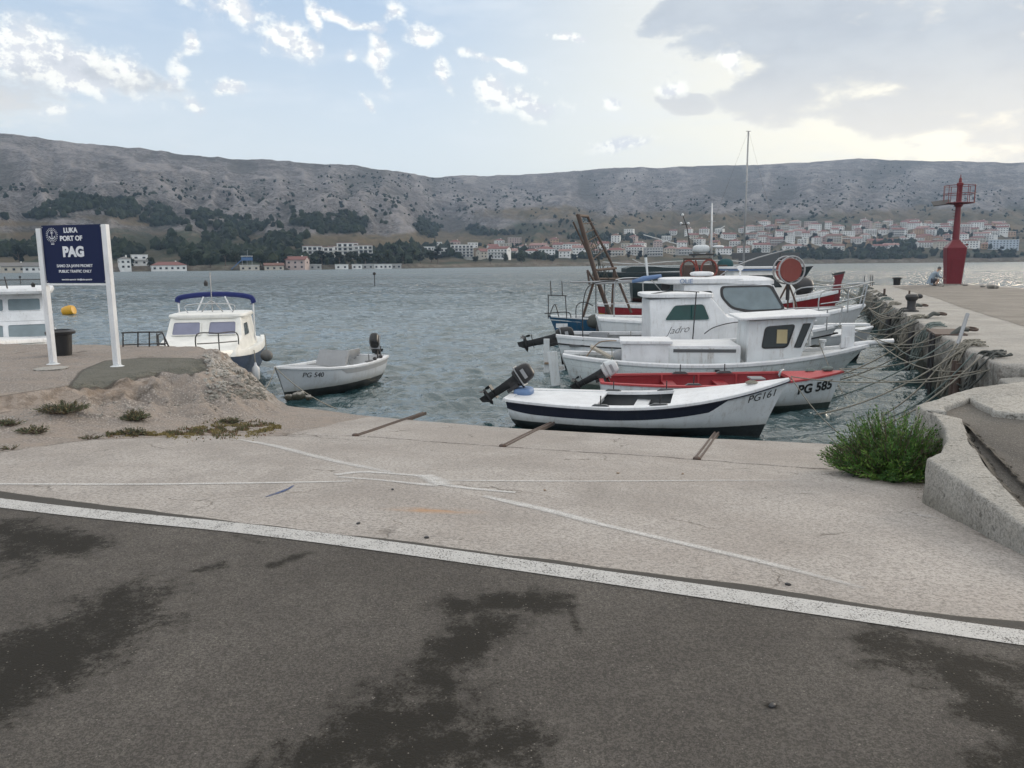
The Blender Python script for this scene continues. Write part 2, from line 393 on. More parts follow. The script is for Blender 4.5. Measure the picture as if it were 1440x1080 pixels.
# slip mesh: columns run from under the asphalt to the water's edge
edge = [(-16, 17), (-9.2, 16.0), (-6.9, 15.5), (-5.7, 15.05), (-5.0, 14.75), (-4.2, 14.05), (-2.66, 12.83), (-1.3, 12.05), (0, 11.38), (1.4, 10.98), (2.82, 10.68), (4.46, 10.45), (5.35, 10.36)]
near = [(-13, 8.3), (-9.2, 7.0), (-6.9, 6.2), (-5.7, 5.8), (-5.0, 5.55), (-4.2, 5.25), (-2.66, 4.75), (-1.3, 4.27), (0, 3.82), (1.4, 3.32), (2.3, 3.0), (2.9, 2.8), (3.4, 2.6)]
def resample(pl, n_):
    pl = np.array(pl, float); s_ = np.r_[0, np.cumsum(np.hypot(*np.diff(pl, axis=0).T))]; return s_, pl
nc, nr = 620, 330
par = np.array([0, 3, 4.6, 5.8, 6.5, 7.4, 9.2, 10.7, 12.1, 13.5, 14.9, 16.5, 17.0]); u = np.linspace(0, 17, nc)
E_ = np.stack([np.interp(u, par, np.array(edge)[:, i]) for i in (0, 1)], -1)
N_ = np.stack([np.interp(u, par, np.array(near)[:, i]) for i in (0, 1)], -1)
E_ = E_+np.stack([np.zeros(nc), (fbm(u, u*0, 2.2, 4, 2)-.5)*.10], -1)
vv = np.linspace(0, 1, nr)[:, None, None]
XY = N_[None]*(1-vv)+E_[None]*vv
Z = HT(XY[..., 0], XY[..., 1]); X_, Y_ = XY[..., 0], XY[..., 1]
e_ = np.linspace(0, 1, nr)[:, None]; Z = Z-.05*np.clip((e_-.993)/.007, 0, 1)**2
def joint(px1, py1, px2, py2):
    a, b = S(px1, py1), S(px2, py2); return np.array((a.x, a.y)), np.array((b.x, b.y))
jpts = [joint(395, 613, 500, 613), joint(500, 613, 707, 628), joint(707, 628, 980, 646), joint(980, 646, 1165, 660)]
def segd(x, y, a, b):
    e = b-a; t = np.clip(((x-a[0])*e[0]+(y-a[1])*e[1])/(e@e), 0, 1); return np.hypot(x-a[0]-t*e[0], y-a[1]-t*e[1])
wob = (fbm(X_, Y_, 5, 3, 21)-.5)*.10
jd = np.min([segd(X_, Y_+wob, a, b) for a, b in jpts], 0)
Z = Z-.022*np.clip(1-jd/.022, 0, 1)
# skirt down into the sea
sk = []
for k, (dz, dy) in enumerate([(-.12, .02), (-.4, .05), (-1.2, .3), (-2.0, .6)]):
    r = np.stack([XY[-1, :, 0]-.0*dy, XY[-1, :, 1]+dy*.3+(fbm(u*3, u*0+k, 1.5, 3, k)-.5)*.08, Z[-1]+dz], -1); sk.append(r)
V = np.concatenate([np.concatenate([XY, Z[..., None]], -1), np.array(sk)], 0)
qd = polydist(V[..., 0], V[..., 1], QP)
rag = (fbm(V[..., 0], V[..., 1], 1.4, 4, 31)-.5)*.5
# boundary of the poured slab (smooth) against the rough ground at the left
bl = [S(-60, 655), S(0, 636), (S(130, 618)), S(300, 613), S(400, 613), S(560, 578)]
ROUGH = np.array([(-16, 30), (-16, 8)]+[(p.x, p.y) for p in bl[:-1]]+[(bl[-1].x, bl[-1].y), (-2, 16)])
rd = polydist(V[..., 0], V[..., 1], ROUGH)+rag*.25
PATCH = [S(p[0], p[1]) for p in ((96, 543), (118, 520), (150, 507), (205, 503), (285, 505), (291, 520), (270, 527), (235, 522), (205, 530), (160, 537), (110, 548))]
pd = polydist(V[..., 0], V[..., 1], np.array([(p.x, p.y) for p in PATCH]))+rag*.08

def concrete(name, colA, colB, extra=None, co=None, grain=1.0):
    m, n = newmat(name); c = geoco(n)
    big = n.noise(c, .55, 6, .6); mid = n.noise(c, 5, 5, .65); fine = n.noise(c, 42, 4, .72); vf = n.noise(c, 110, 2, .6)
    col = n.mix(n.ramp(big, .38, .60), colA, colB); col = n.mix(n.ramp(n.noise(c, .9, 5, .7), .46, .62, 0, .30), col, [x*.66 for x in colA])
    col = n.mix(n.ramp(mid, .35, .75, 0, .35), col, [x*.78 for x in colB])
    col = n.mix(n.ramp(n.noise(n.mapping(c, (1, .35, 1), rot=(0, 0, .5)), 1.7, 6, .6), .52, .74, 0, .38), col, [x*.62 for x in colA])
    spk = n.ramp(n.math('ADD', n.math('MULTIPLY', fine, .65), n.math('MULTIPLY', vf, .35)), .40, .56)
    col = n.mix(n.math('MULTIPLY', n.math('SUBTRACT', 1, spk), .75*grain), col, [x*.42 for x in colA])
    lt = n.ramp(n.noise(c, 95, 2, .5), .60, .68); col = n.mix(n.math('MULTIPLY', lt, .3), col, (.55, .52, .48))
    pit = n.ramp(n.voro(c, 9), .09, .03); pit = n.math('MULTIPLY', pit, n.ramp(n.noise(c, 2.1, 3), .55, .7))
    col = n.mix(n.math('MULTIPLY', pit, .8), col, (.05, .045, .04))
    h = n.math('ADD', n.math('MULTIPLY', fine, .6), n.math('MULTIPLY', mid, 1.0)); h = n.math('SUBTRACT', h, n.math('MULTIPLY', pit, .8))
    rough = .88; nr_ = n.bump(h, .55, .012)
    if extra: col, nr_ = extra(n, c, col, nr_, h, fine, mid)
    finish(n, Base_Color=col, Roughness=rough, Normal=nr_, Specular_IOR_Level=.3)
    return m
def slip_extra(n, c, col, nr_, h, fine, mid):
    rough = n.ramp(n.attr('rough'), .02, -.03); patch = n.ramp(n.attr('patch'), .015, -.015); jt = n.attr('joint'); flank = n.attr('flank')
    rr = n.mix(n.ramp(n.voro(c, 30), .15, .5), (.40, .36, .325), (.17, .145, .125)); rr = n.mix(n.ramp(n.noise(c, 3, 5, .7), .4, .65), rr, (.25, .205, .17))
    col = n.mix(n.math('MULTIPLY', rough, .75), col, rr)
    fl = n.mix(n.ramp(n.noise(c, 6, 6, .7), .38, .62), (.20, .155, .12), (.33, .275, .23))
    col = n.mix(n.math('MULTIPLY', flank, .85), col, fl)
    col = n.mix(n.math('MULTIPLY', n.attr('lip'), .85), col, (.045, .036, .028))
    rk = n.mix(n.ramp(n.noise(c, 9, 6, .8, .6), .40, .56), (.13, .11, .09), (.44, .41, .375)); rk = n.mix(n.ramp(n.noise(c, 3, 4, .7), .5, .7), rk, (.30, .24, .19))
    col = n.mix(n.attr('rock'), col, rk)
    pc = n.mix(n.ramp(n.noise(c, 70, 3, .7), .35, .62), (.055, .055, .045), (.15, .145, .12)); pc = n.mix(n.ramp(n.noise(c, 4, 4, .6), .4, .65), pc, (.125, .12, .10))
    col = n.mix(patch, col, pc)
    col = n.mix(n.math('MULTIPLY', n.ramp(n.math('ABSOLUTE', n.math('ADD', n.attr('patch'), -.01)), .035, .008), .75), col, (.04, .036, .03))
    jj = n.math('MULTIPLY', jt, n.ramp(n.noise(c, 6, 4, .6), .38, .55)); col = n.mix(jj, col, (.045, .035, .028))
    sal = n.math('MULTIPLY', n.attr('rust'), n.ramp(n.noise(n.mapping(c, (1, 3, 1)), 4, 5, .6), .3, .65)); col = n.mix(n.math('MULTIPLY', sal, .75), col, (.42, .21, .07))
    wet = n.attr('wet'); col = n.mix(n.math('MULTIPLY', wet, .88), col, (.035, .04, .028))
    # fine wandering cracks
    cr = n.voro(n.vmath('ADD', c, n.vmath('MULTIPLY', n.noise(c, 1.3, 5, .6, 0, 'Color'), (1.2, 1.2, 0))), .42, 'DISTANCE_TO_EDGE')
    ck = n.math('MULTIPLY', n.ramp(cr, .006, .0015), n.ramp(n.noise(c, 1.1, 3), .48, .6)); col = n.mix(n.math('MULTIPLY', ck, .7), col, (.09, .075, .06))
    hh = n.math('SUBTRACT', h, n.math('MULTIPLY', ck, 1.2))
    hh = n.math('ADD', hh, n.math('MULTIPLY', n.attr('rock'), n.math('MULTIPLY', n.noise(c, 11, 7, .7), 9)))
    hh = n.math('ADD', hh, n.math('MULTIPLY', rough, n.math('MULTIPLY', n.voro(c, 38), 1.3)))
    return col, n.bump(hh, .6, .014)
M['slip'] = concrete('slip_concrete', (.340, .308, .280), (.420, .390, .360), slip_extra)
x, y, z = V[..., 0], V[..., 1], V[..., 2]
rust0 = S(610, 718); rustA = np.clip(1-np.hypot((x-rust0.x)/.42, (y-rust0.y)/.13), 0, 1)
flank = np.clip(1.6-abs(qd-.14)/.17, 0, 1)*(x < -5.2)*(pd > .0)
lip = np.maximum(np.clip(1-abs(qd-.005+rag*.10)/.022, 0, 1), .8*np.clip(1-abs(qd-.30+rag*.2)/.03, 0, 1)*(fbm(x, y, 2.0, 3, 51) > .45))*(x < -5.0)
right = np.clip((x+5.9)/.5, 0, 1); rock = right*np.clip((qd+.35)/.25, 0, 1)*np.clip(1-(qd-.75)/.3, 0, 1)*np.clip((y-11.9)/.5, 0, 1)
jfull = np.clip(1-np.r_[jd, np.ones((4, nc))]/.05, 0, 1)
# rough-ground edge also reads as a dark joint
jr = np.clip(1-abs(rd)/.03, 0, 1)*(x < -3.9)*.7
wet = np.clip((-.93-z)/.12, 0, 1)+np.clip((z*0+np.r_[np.zeros((nr, nc)), np.ones((4, nc))])*.35, 0, 1)
slip = grid_mesh('slipway', V, nc, nr+4, M['slip'], True, dict(rough=rd, patch=pd, joint=np.maximum(jfull, jr), lip=lip, rust=rustA, flank=flank, rock=rock, wet=np.clip(wet, 0, 1)))
tag(slip, kind='structure')

# asphalt
def asphalt_extra(n):
    pass
m, n = newmat('asphalt'); M['asphalt'] = m; c = geoco(n)
fine = n.noise(c, 85, 3, .8); vf = n.noise(c, 190, 3, .7); mid = n.noise(c, 7, 5, .65); big = n.noise(c, .8, 4, .55)
col = n.mix(n.ramp(big, .3, .7), (.108, .098, .087), (.168, .153, .136))
col = n.mix(n.ramp(mid, .35, .7, 0, .5), col, (.100, .090, .083))
wv = n.math('ADD', n.attr('stain'), n.math('ADD', n.math('MULTIPLY', n.math('SUBTRACT', n.noise(c, 9, 6, .78), .5), 2.3), n.math('MULTIPLY', n.math('SUBTRACT', n.noise(c, 2.2, 3, .6), .5), 1.3)))
stn = n.ramp(n.math('ADD', wv, n.math('MULTIPLY', n.math('SUBTRACT', fine, .5), 1.9)), .30, .85)
col = n.mix(n.math('MULTIPLY', stn, .93), col, (.020, .018, .014))
g_ = n.ramp(n.math('ADD', n.math('MULTIPLY', fine, .6), n.math('MULTIPLY', vf, .4)), .44, .58)
col = n.mix(n.math('MULTIPLY', n.math('SUBTRACT', 1, g_), .62), col, (.024, .023, .021))
lt = n.ramp(n.voro(c, 55, 'F1', 'Distance'), .22, .14); lt = n.math('MULTIPLY', lt, n.ramp(n.noise(c, 27, 2), .54, .62)); col = n.mix(n.math('MULTIPLY', lt, .55), col, (.30, .27, .24))
col = n.mix(n.math('MULTIPLY', n.attr('edge'), .8), col, (.075, .072, .066))
finish(n, Base_Color=col, Roughness=.92, Specular_IOR_Level=.16, Normal=n.bump(n.math('ADD', n.math('MULTIPLY', fine, .7), n.math('MULTIPLY', vf, .3)), .8, .012))
na, nb = 700, 420
ua = np.concatenate([np.linspace(-14, -6, 60, endpoint=False), np.linspace(-6, 3.25, na-60)])
dd = np.concatenate([np.linspace(-.0, -5.2, nb-20), np.linspace(-5.4, -30, 20)])
base_e = (fbm(ua, ua*0, 1.5, 5, 41)-.5)*.10+.165-np.clip(ua*.010, -.05, .05)
AX = np.zeros((nb+2, na, 3))
for j in range(nb):
    t = dd[j]; off = (base_e if j == 0 else base_e*np.clip(1+t/.3, 0, 1))
    AX[j+2, :, 0] = ldir.x*ua+LN.x*(t+off); AX[j+2, :, 1] = 3.87+ldir.y*ua+LN.y*(t+off); AX[j+2, :, 2] = .004
AX[2, :, 2] = .001
AX[1] = AX[2]+np.array([LN.x*.012, LN.y*.012, -.018]); AX[0] = AX[1]+np.array([0, 0, -.05])
AX[3:, :, 2] += (fbm(AX[3:, :, 0], AX[3:, :, 1], .7, 3, 4)-.5)*.006
def el_(x, y, pts):
    r = np.full(x.shape, -1.)
    for (a, b, w, s_) in pts:
        pa, pb = G(*a), G(*b); d = segd(x, y, np.array((pa.x, pa.y)), np.array((pb.x, pb.y))); r = np.maximum(r, s_*(1-d/w))
    return r
stain = el_(AX[..., 0], AX[..., 1], [((40, 915), (170, 860), .46, 1.1), ((-30, 985), (110, 890), .55, 1.1), ((0, 745), (110, 770), .34, 1.0), ((0, 760), (40, 800), .25, .8), ((0, 790), (90, 770), .18, .7), ((190, 730), (250, 740), .10, .7), ((270, 805), (310, 795), .10, .75), ((385, 795), (430, 780), .08, .85), ((330, 755), (370, 765), .1, .6),
    ((640, 850), (770, 850), .22, 1.0), ((600, 955), (680, 880), .24, .95), ((700, 890), (720, 870), .2, .8), ((430, 1070), (640, 1000), .30, 1.05), ((560, 1060), (720, 1040), .30, 1.0), ((510, 1010), (600, 960), .2, .8), ((480, 990), (520, 960), .12, .55), ((620, 930), (640, 1010), .14, .75), ((800, 850), (815, 890), .05, .7),
    ((1240, 905), (1440, 950), .26, 1.05), ((1350, 950), (1440, 1030), .30, 1.0), ((1200, 935), (1250, 930), .09, .6), ((1080, 994), (1090, 996), .03, .9), ((1390, 1080), (1440, 1060), .2, .8), ((150, 880), (190, 850), .3, .8)])
dl = dline(AX[..., 0], AX[..., 1]); edgeA = np.clip((dl-.05)/.04, 0, 1)
road = grid_mesh('asphalt_road', AX, na, nb+2, M['asphalt'], True, dict(stain=stain, edge=edgeA)); tag(road, kind='structure')

# painted markings: worn sheets laid just above the surface
def worn(name, col, lo, hi, big=(.3, .5), under=None):
    m, n = newmat(name); c = geoco(n)
    f = n.math('ADD', n.math('MULTIPLY', n.noise(c, 90, 3, .85), .78), n.math('MULTIPLY', n.noise(c, 9, 4, .6), .22))
    a = n.ramp(f, lo, hi); a = n.math('MULTIPLY', a, n.attr('fade'))
    b = n.t.nodes.new('ShaderNodeBsdfPrincipled'); n.put(b.inputs['Base Color'], n.mix(n.noise(c, 3, 4), [x*.85 for x in col], col)); b.inputs['Roughness'].default_value = .75
    n.put(b.inputs['Normal'], n.bump(n.noise(c, 75, 3, .7), .5, .01))
    t = n.t.nodes.new('ShaderNodeBsdfTransparent'); x = n.t.nodes.new('ShaderNodeMixShader'); o = n.t.nodes.new('ShaderNodeOutputMaterial')
    n.put(x.inputs[0], a); n.t.links.new(t.outputs[0], x.inputs[1]); n.t.links.new(b.outputs[0], x.inputs[2]); n.t.links.new(x.outputs[0], o.inputs[0]); return m
M['linepaint'] = worn('road_line_paint', (.50, .49, .47), .36, .50)
M['oldline'] = worn('faded_line_paint', (.60, .59, .57), .28, .60)
M['bluemark'] = worn('blue_marking_paint', (.03, .07, .20), .38, .55)
def ribbon(name, pts, mat, onroad=False, n_=90, lift=.004, thin=True, fades=None):
    """pts: (px,py,width m)"""
    w3 = []
    for (px, py, w) in pts:
        p = G(px, py, .008) if onroad else S(px, py); w3.append((p.x, p.y, w))
    c = bez([Vector(p) for p in w3], 14); L_ = [0]
    for a, b in zip(c, c[1:]): L_.append(L_[-1]+math.hypot(b.x-a.x, b.y-a.y))
    k = max(12, int(L_[-1]/.04)); rows = []; fd = []; fat = 1 if onroad or mat is not M['oldline'] else 1.75
    xs = np.interp(np.linspace(0, L_[-1], k), L_, [p.x for p in c]); ys = np.interp(np.linspace(0, L_[-1], k), L_, [p.y for p in c]); ws = np.interp(np.linspace(0, L_[-1], k), L_, [p.z for p in c])
    tx, ty = np.gradient(xs), np.gradient(ys); l = np.hypot(tx, ty); nx_, ny_ = -ty/l, tx/l
    cols = 7; V = np.zeros((cols, k, 3))
    for j in range(cols):
        s_ = (j/(cols-1)-.5); jx = xs+nx_*ws*s_; jy = ys+ny_*ws*s_
        jx = xs+nx_*ws*fat*s_; jy = ys+ny_*ws*fat*s_; V[j, :, 0] = jx; V[j, :, 1] = jy; V[j, :, 2] = (.009 if onroad else HT(jx, jy)+lift)
    if onroad: V[..., 2] += (fbm(V[..., 0], V[..., 1], .7, 3, 4)-.5)*.006
    e = np.linspace(0, 1, k); f = np.ones(k) if fades is None else np.interp(e, *fades)
    ff = np.tile(f, (cols, 1))*(1 if onroad else np.array([.0, .6, 1, 1, 1, .6, .0])[:, None])
    o = grid_mesh(name, V, k, cols, mat, True, dict(fade=ff)); tag(o, kind='structure'); return o
_rl = lambda s_: (*PX((ldir.x*s_, 3.87+ldir.y*s_, .008)), .155)
ribbon('road_line', [_rl(-13), _rl(-9), (0, 707, .155), (360, 745, .155), (720, 793, .155), (1080, 845, .155), (1440, 897, .155), _rl(3.2)], M['linepaint'], True)
mk = M['oldline']
ribbon('painted_line', [(-60, 681, .055), (0, 681, .055), (250, 681, .055), (495, 677, .05)], mk, fades=([0, .9, 1], [1, 1, .7]))
ribbon('painted_line', [(335, 618, .07), (380, 626, .09), (460, 646, .09), (560, 667, .06)], mk, fades=([0, .1, .8, 1], [.5, .9, .9, .5]))
ribbon('painted_line', [(625, 676, .045), (800, 677, .045), (1000, 676, .045), (1120, 676, .035)], mk, fades=([0, .1, .85, 1], [.5, .9, .7, .3]))
ribbon('painted_line', [(472, 668, .07), (510, 664, .07), (560, 667, .06), (600, 670, .08)], mk)
ribbon('painted_line', [(475, 671, .06), (530, 675, .05), (580, 680, .06), (618, 683, .1)], mk, fades=([0, 1], [.8, 1]))
ribbon('painted_line', [(596, 669, .12), (612, 676, .13), (622, 683, .12)], mk, lift=.007)
ribbon('painted_line', [(622, 682, .07), (660, 687, .06), (725, 693, .045)], mk)
ribbon('painted_line', [(680, 698, .05), (730, 709, .085), (790, 723, .085), (834, 735, .085)], mk, fades=([0, .1, 1], [.8, 1, 1]))
ribbon('painted_line', [(834, 735, .06), (940, 760, .06), (1060, 788, .06), (1140, 808, .05), (1215, 828, .035)], mk, fades=([0, .7, 1], [1, .95, .45]))
ribbon('painted_line', [(1250, 720, .02), (1300, 726, .045), (1345, 733, .03)], mk, fades=([0, .5, 1], [0, .55, 0]))
ribbon('paint_smudge', [(374, 699, .02), (390, 694, .055), (405, 688, .04), (413, 683, .02)], M['bluemark'])
# steel slip rails set in the concrete
def rail(a, b, i):
    A, B = S(*a), S(*b); d = (B-A); L = d.length; t = empty('slipway_rail', A, 0, ['rusty steel runner let into the slip, leftmost of the three', 'rusty steel runner let into the slip between the other two', 'rusty steel runner let into the slip, rightmost and nearest the bush'][i], 'rail', 'steel runners set across the slip')
    mb = MB(); k = 14
    for s_, w, h in ((0, .075, .012),):
        rings = []
        for j in range(k+1):
            q = A+d*(j/k); q.z = H1(q.x, q.y); side = Vector((-d.y, d.x, 0)).normalized()*w/2; q = q-A
            rings.append([q-side+Vector((0, 0, -.04)), q-side+Vector((0, 0, h)), q-side*.45+Vector((0, 0, h)), q-side*.35+Vector((0, 0, -.004)), q+side*.35+Vector((0, 0, -.004)), q+side*.45+Vector((0, 0, h)), q+side+Vector((0, 0, h)), q+side+Vector((0, 0, -.04))])
        mb.loft(rings)
    mb.build('channel', M['rust'], t)
    q = Vector((0, 0, .0)); MB().lathe([(0.001, -.03), (.045, -.03), (.045, .018), (.03, .03), (.001, .03)], q, 10).build('end_cap', M['rust'], t)
rail((500, 613), (597, 580), 0); rail((707, 628), (777, 594), 1); rail((980, 646), (1008, 608), 2)
# ------------------------------------------------------------------ right-hand quay, kerb and pier
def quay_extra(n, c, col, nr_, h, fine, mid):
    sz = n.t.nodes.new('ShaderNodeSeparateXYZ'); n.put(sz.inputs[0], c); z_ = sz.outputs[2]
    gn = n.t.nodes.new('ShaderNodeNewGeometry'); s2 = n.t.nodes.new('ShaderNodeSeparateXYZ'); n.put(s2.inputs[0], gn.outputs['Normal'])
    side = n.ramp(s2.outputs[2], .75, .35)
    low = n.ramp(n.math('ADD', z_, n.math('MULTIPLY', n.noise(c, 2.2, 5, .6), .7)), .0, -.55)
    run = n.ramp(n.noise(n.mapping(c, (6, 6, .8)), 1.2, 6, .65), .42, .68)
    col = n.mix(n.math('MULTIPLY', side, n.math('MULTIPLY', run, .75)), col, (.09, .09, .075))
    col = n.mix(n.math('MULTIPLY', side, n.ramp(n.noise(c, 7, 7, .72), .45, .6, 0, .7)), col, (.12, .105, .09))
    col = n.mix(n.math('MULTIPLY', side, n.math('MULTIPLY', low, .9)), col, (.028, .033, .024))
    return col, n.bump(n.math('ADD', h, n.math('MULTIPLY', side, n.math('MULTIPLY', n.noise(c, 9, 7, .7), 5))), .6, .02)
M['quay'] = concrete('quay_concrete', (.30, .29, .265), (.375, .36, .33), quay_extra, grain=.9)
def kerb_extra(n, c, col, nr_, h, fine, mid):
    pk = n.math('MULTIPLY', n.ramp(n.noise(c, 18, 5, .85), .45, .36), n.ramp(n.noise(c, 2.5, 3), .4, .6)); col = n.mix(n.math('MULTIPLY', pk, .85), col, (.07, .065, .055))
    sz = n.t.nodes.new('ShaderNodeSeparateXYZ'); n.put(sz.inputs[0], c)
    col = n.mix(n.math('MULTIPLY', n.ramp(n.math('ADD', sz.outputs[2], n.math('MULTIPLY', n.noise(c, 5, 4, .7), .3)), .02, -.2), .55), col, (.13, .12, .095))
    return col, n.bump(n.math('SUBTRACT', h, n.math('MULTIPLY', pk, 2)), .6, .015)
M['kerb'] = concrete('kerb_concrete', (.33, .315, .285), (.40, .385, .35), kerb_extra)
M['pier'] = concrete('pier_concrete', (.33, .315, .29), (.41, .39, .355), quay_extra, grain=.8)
M['pierdark'] = concrete('pier_asphalt', (.17, .155, .135), (.235, .215, .19), None, grain=.8)
M['oldasphalt'] = concrete('old_asphalt', (.085, .078, .070), (.13, .12, .105), None, grain=.9)
M['dirt'] = concrete('dirt', (.10, .09, .07), (.17, .15, .12), None); M['darkdirt'] = concrete('dark_dirt', (.03, .028, .022), (.055, .05, .04), None)
def densify(poly, step, amp, seed):
    out = []
    n_ = len(poly)
    for i in range(n_):
        a = Vector(poly[i][:2]); b = Vector(poly[(i+1) % n_][:2]); L = (b-a).length; k = max(1, min(400, int(L/step)))
        nn = Vector(((b-a).y, -(b-a).x)).normalized()
        for j in range(k):
            p = a+(b-a)*(j/k); w = noise.fractal(Vector((p.x*1.3+seed, p.y*1.3, seed*3.1)), .8, 2.0, 5)*amp
            out.append(p+nn*w)
    return out
def slab(name, poly, z, mat, step=.12, amp=.03, depth=2.6, rnd=.035, wallamp=.05, seed=1, kind='structure'):
    pl = densify(poly, step, amp, seed); n_ = len(pl)
    area = sum(pl[i].x*pl[(i+1) % n_].y-pl[(i+1) % n_].x*pl[i].y for i in range(n_))
    sg = 1 if area > 0 else -1
    nrm = []
    for i in range(n_):
        t = pl[(i+2) % n_]-pl[i-2]; nrm.append(Vector((-t.y, t.x)).normalized()*sg)      # inward
    mb = MB(); rings = []
    lv = [(-depth, 0), (-depth*.6, 0), (-depth*.4, 0), (-depth*.28, 0), (-depth*.18, 0), (-depth*.1, 0), (-rnd*1.6, 0), (-rnd*.6, rnd*.3), (-rnd*.15, rnd*.8), (0, rnd*1.8)]
    for k, (dz, off) in enumerate(lv):
        r = []
        for i in range(n_):
            w = noise.fractal(Vector((pl[i].x*1.9, pl[i].y*1.9, dz*2.2+seed)), .8, 2, 4)*wallamp*(1 if k < 6 else .4)
            zz = noise.fractal(Vector((pl[i].x*2.5, pl[i].y*2.5, seed)), .8, 2, 4)*rnd*.45 if k > 5 and k < 9 else 0
            p = pl[i]+nrm[i]*(off+w); r.append((p.x, p.y, z+dz+zz))
        rings.append(r)
    mb.loft(rings, caps=False)
    mb.add(rings[-1], [tuple(range(n_))])
    o = mb.build(name, mat, smooth=50)
    if kind: tag(o, kind=kind)
    return o
g2 = lambda x, y, z=0: tuple(G(x, y, z)[:2])
K_ = [(2.85, 2.0), (2.98, 3.6), (3.11, 4.57), (3.40, 6.12), (3.62, 6.32), (3.93, 6.78), (4.22, 7.35), (4.42, 7.85), (4.46, 8.15)]
kin = [g2(1352, 588), g2(1363, 618), g2(1400, 668), g2(1440, 712), (3.28, 4.2), (3.2, 2.0)]
slab('kerb', K_+kin, .0, M['kerb'], .05, .012, 1.2, .016, .025, 3)
slab('quay_edge', [(4.46, 8.16), (4.50, 8.42), (5.83, 9.56), (6.78, 10.04), (9.2, 10.8), (12, 9.6), (12, 8.2), g2(1440, 583), g2(1398, 579), g2(1363, 560), g2(1325, 574), (4.62, 8.02)], .012, M['kerb'], .07, .025, 2.6, .022, .04, 5)
slab('quay_apron', [(3.16, 1.0), (3.2, 4.2), (3.3, 4.8), (3.9, 6.2), (4.3, 7.1), (4.44, 8.0), (5.2, 8.9), (12.3, 9.5), (40, 9.5), (40, -30), (4, -30)], -.055, M['oldasphalt'], .15, .01, 2, .01, .02, 9)
slab('quay_step', [(6.9, 10.2), (7.35, 11.5), (9, 12.2), (30, 12.2), (30, 9.5), (9, 9.7)], -.16, M['quay'], .1, .03, 2.4, .05, .06, 6)
PIER = [(7.40, 11.62), (9.4, 16.9), (11.36, 21.97), (14.2, 29.2), (17.2, 36.6), (22.65, 50.17), (25.6, 49.9), (29.6, 50.6), (29.3, 46.5), (28.3, 40.8), (27.9, 30), (27.5, 11.6), (9.5, 11.0)]
slab('pier', PIER, .03, M['pier'], .16, .06, 2.8, .06, .13, 7)
mb = MB(); ip = densify(kin[:5]+[kin[4]], .05, .012, 12)[:-2]; rg = random.Random(4)
vs_ = []
for i_, p_ in enumerate(ip): vs_ += [(p_.x-.02, p_.y, .0), (p_.x+.035+rg.random()*.05, p_.y+.02, -.048)]
mb.add(vs_, [(2*i_, 2*i_+1, 2*i_+3, 2*i_+2) for i_ in range(len(ip)-1) if (ip[i_+1]-ip[i_]).length < .3])
tag(mb.build('dirt_gap', M['darkdirt']), kind='structure')
mb = MB(); pl = densify([(9.0, 11.7), (12.15, 18.18), (15.03, 25.67), (17.9, 32.56), (23.3, 47.4), (25.4, 49.2), (28.6, 48.2), (27.9, 40.7), (27.4, 30), (27.0, 11.9)], .3, .03, 2)
mb.add([(p.x, p.y, .036) for p in pl], [tuple(range(len(pl)))]); tag(mb.build('pier_surface', M['pierdark']), kind='structure')

# ------------------------------------------------------------------ the sea
rng = np.random.default_rng(5)
m, n = newmat('sea_water'); M['sea'] = m; c = geoco(n)
far = n.t.nodes.new('ShaderNodeCameraData')
dist = n.vmath('LENGTH', c)
w1 = n.noise(n.mapping(c, (1, 1.3, 1), rot=(0, 0, .3)), 3.6, 3, .6, .4); w2 = n.noise(n.mapping(c, (1, 1.7, 1), rot=(0, 0, -.25)), 1.1, 4, .62, .4); w3 = n.noise(n.mapping(c, (1, 1.6, 1), rot=(0, 0, .1)), .28, 4, .6, .3)
gust = n.ramp(n.noise(n.mapping(c, (.35, 1, 1), rot=(0, 0, .15)), .05, 4, .6, .3), .38, .60)
calm = n.math('MULTIPLY', gust, n.ramp(dist, 420, 90, .12, 1))
midf = n.ramp(dist, 30, 110)
h = n.math('ADD', n.math('MULTIPLY', w1, .10), n.math('MULTIPLY', n.math('MULTIPLY', w2, 2.0), midf)); h = n.math('ADD', h, n.math('MULTIPLY', n.math('MULTIPLY', w3, 2.4), midf))
h = n.math('MULTIPLY', h, n.math('ADD', n.math('MULTIPLY', calm, .7), .3))
finish(n, Base_Color=n.mix(n.noise(c, .2, 3), (.018, .050, .056), (.030, .068, .074)), Roughness=n.ramp(dist, 20, 300, .07, .30), IOR=1.9, Specular_IOR_Level=.5, Normal=n.bump(h, 1, 1))
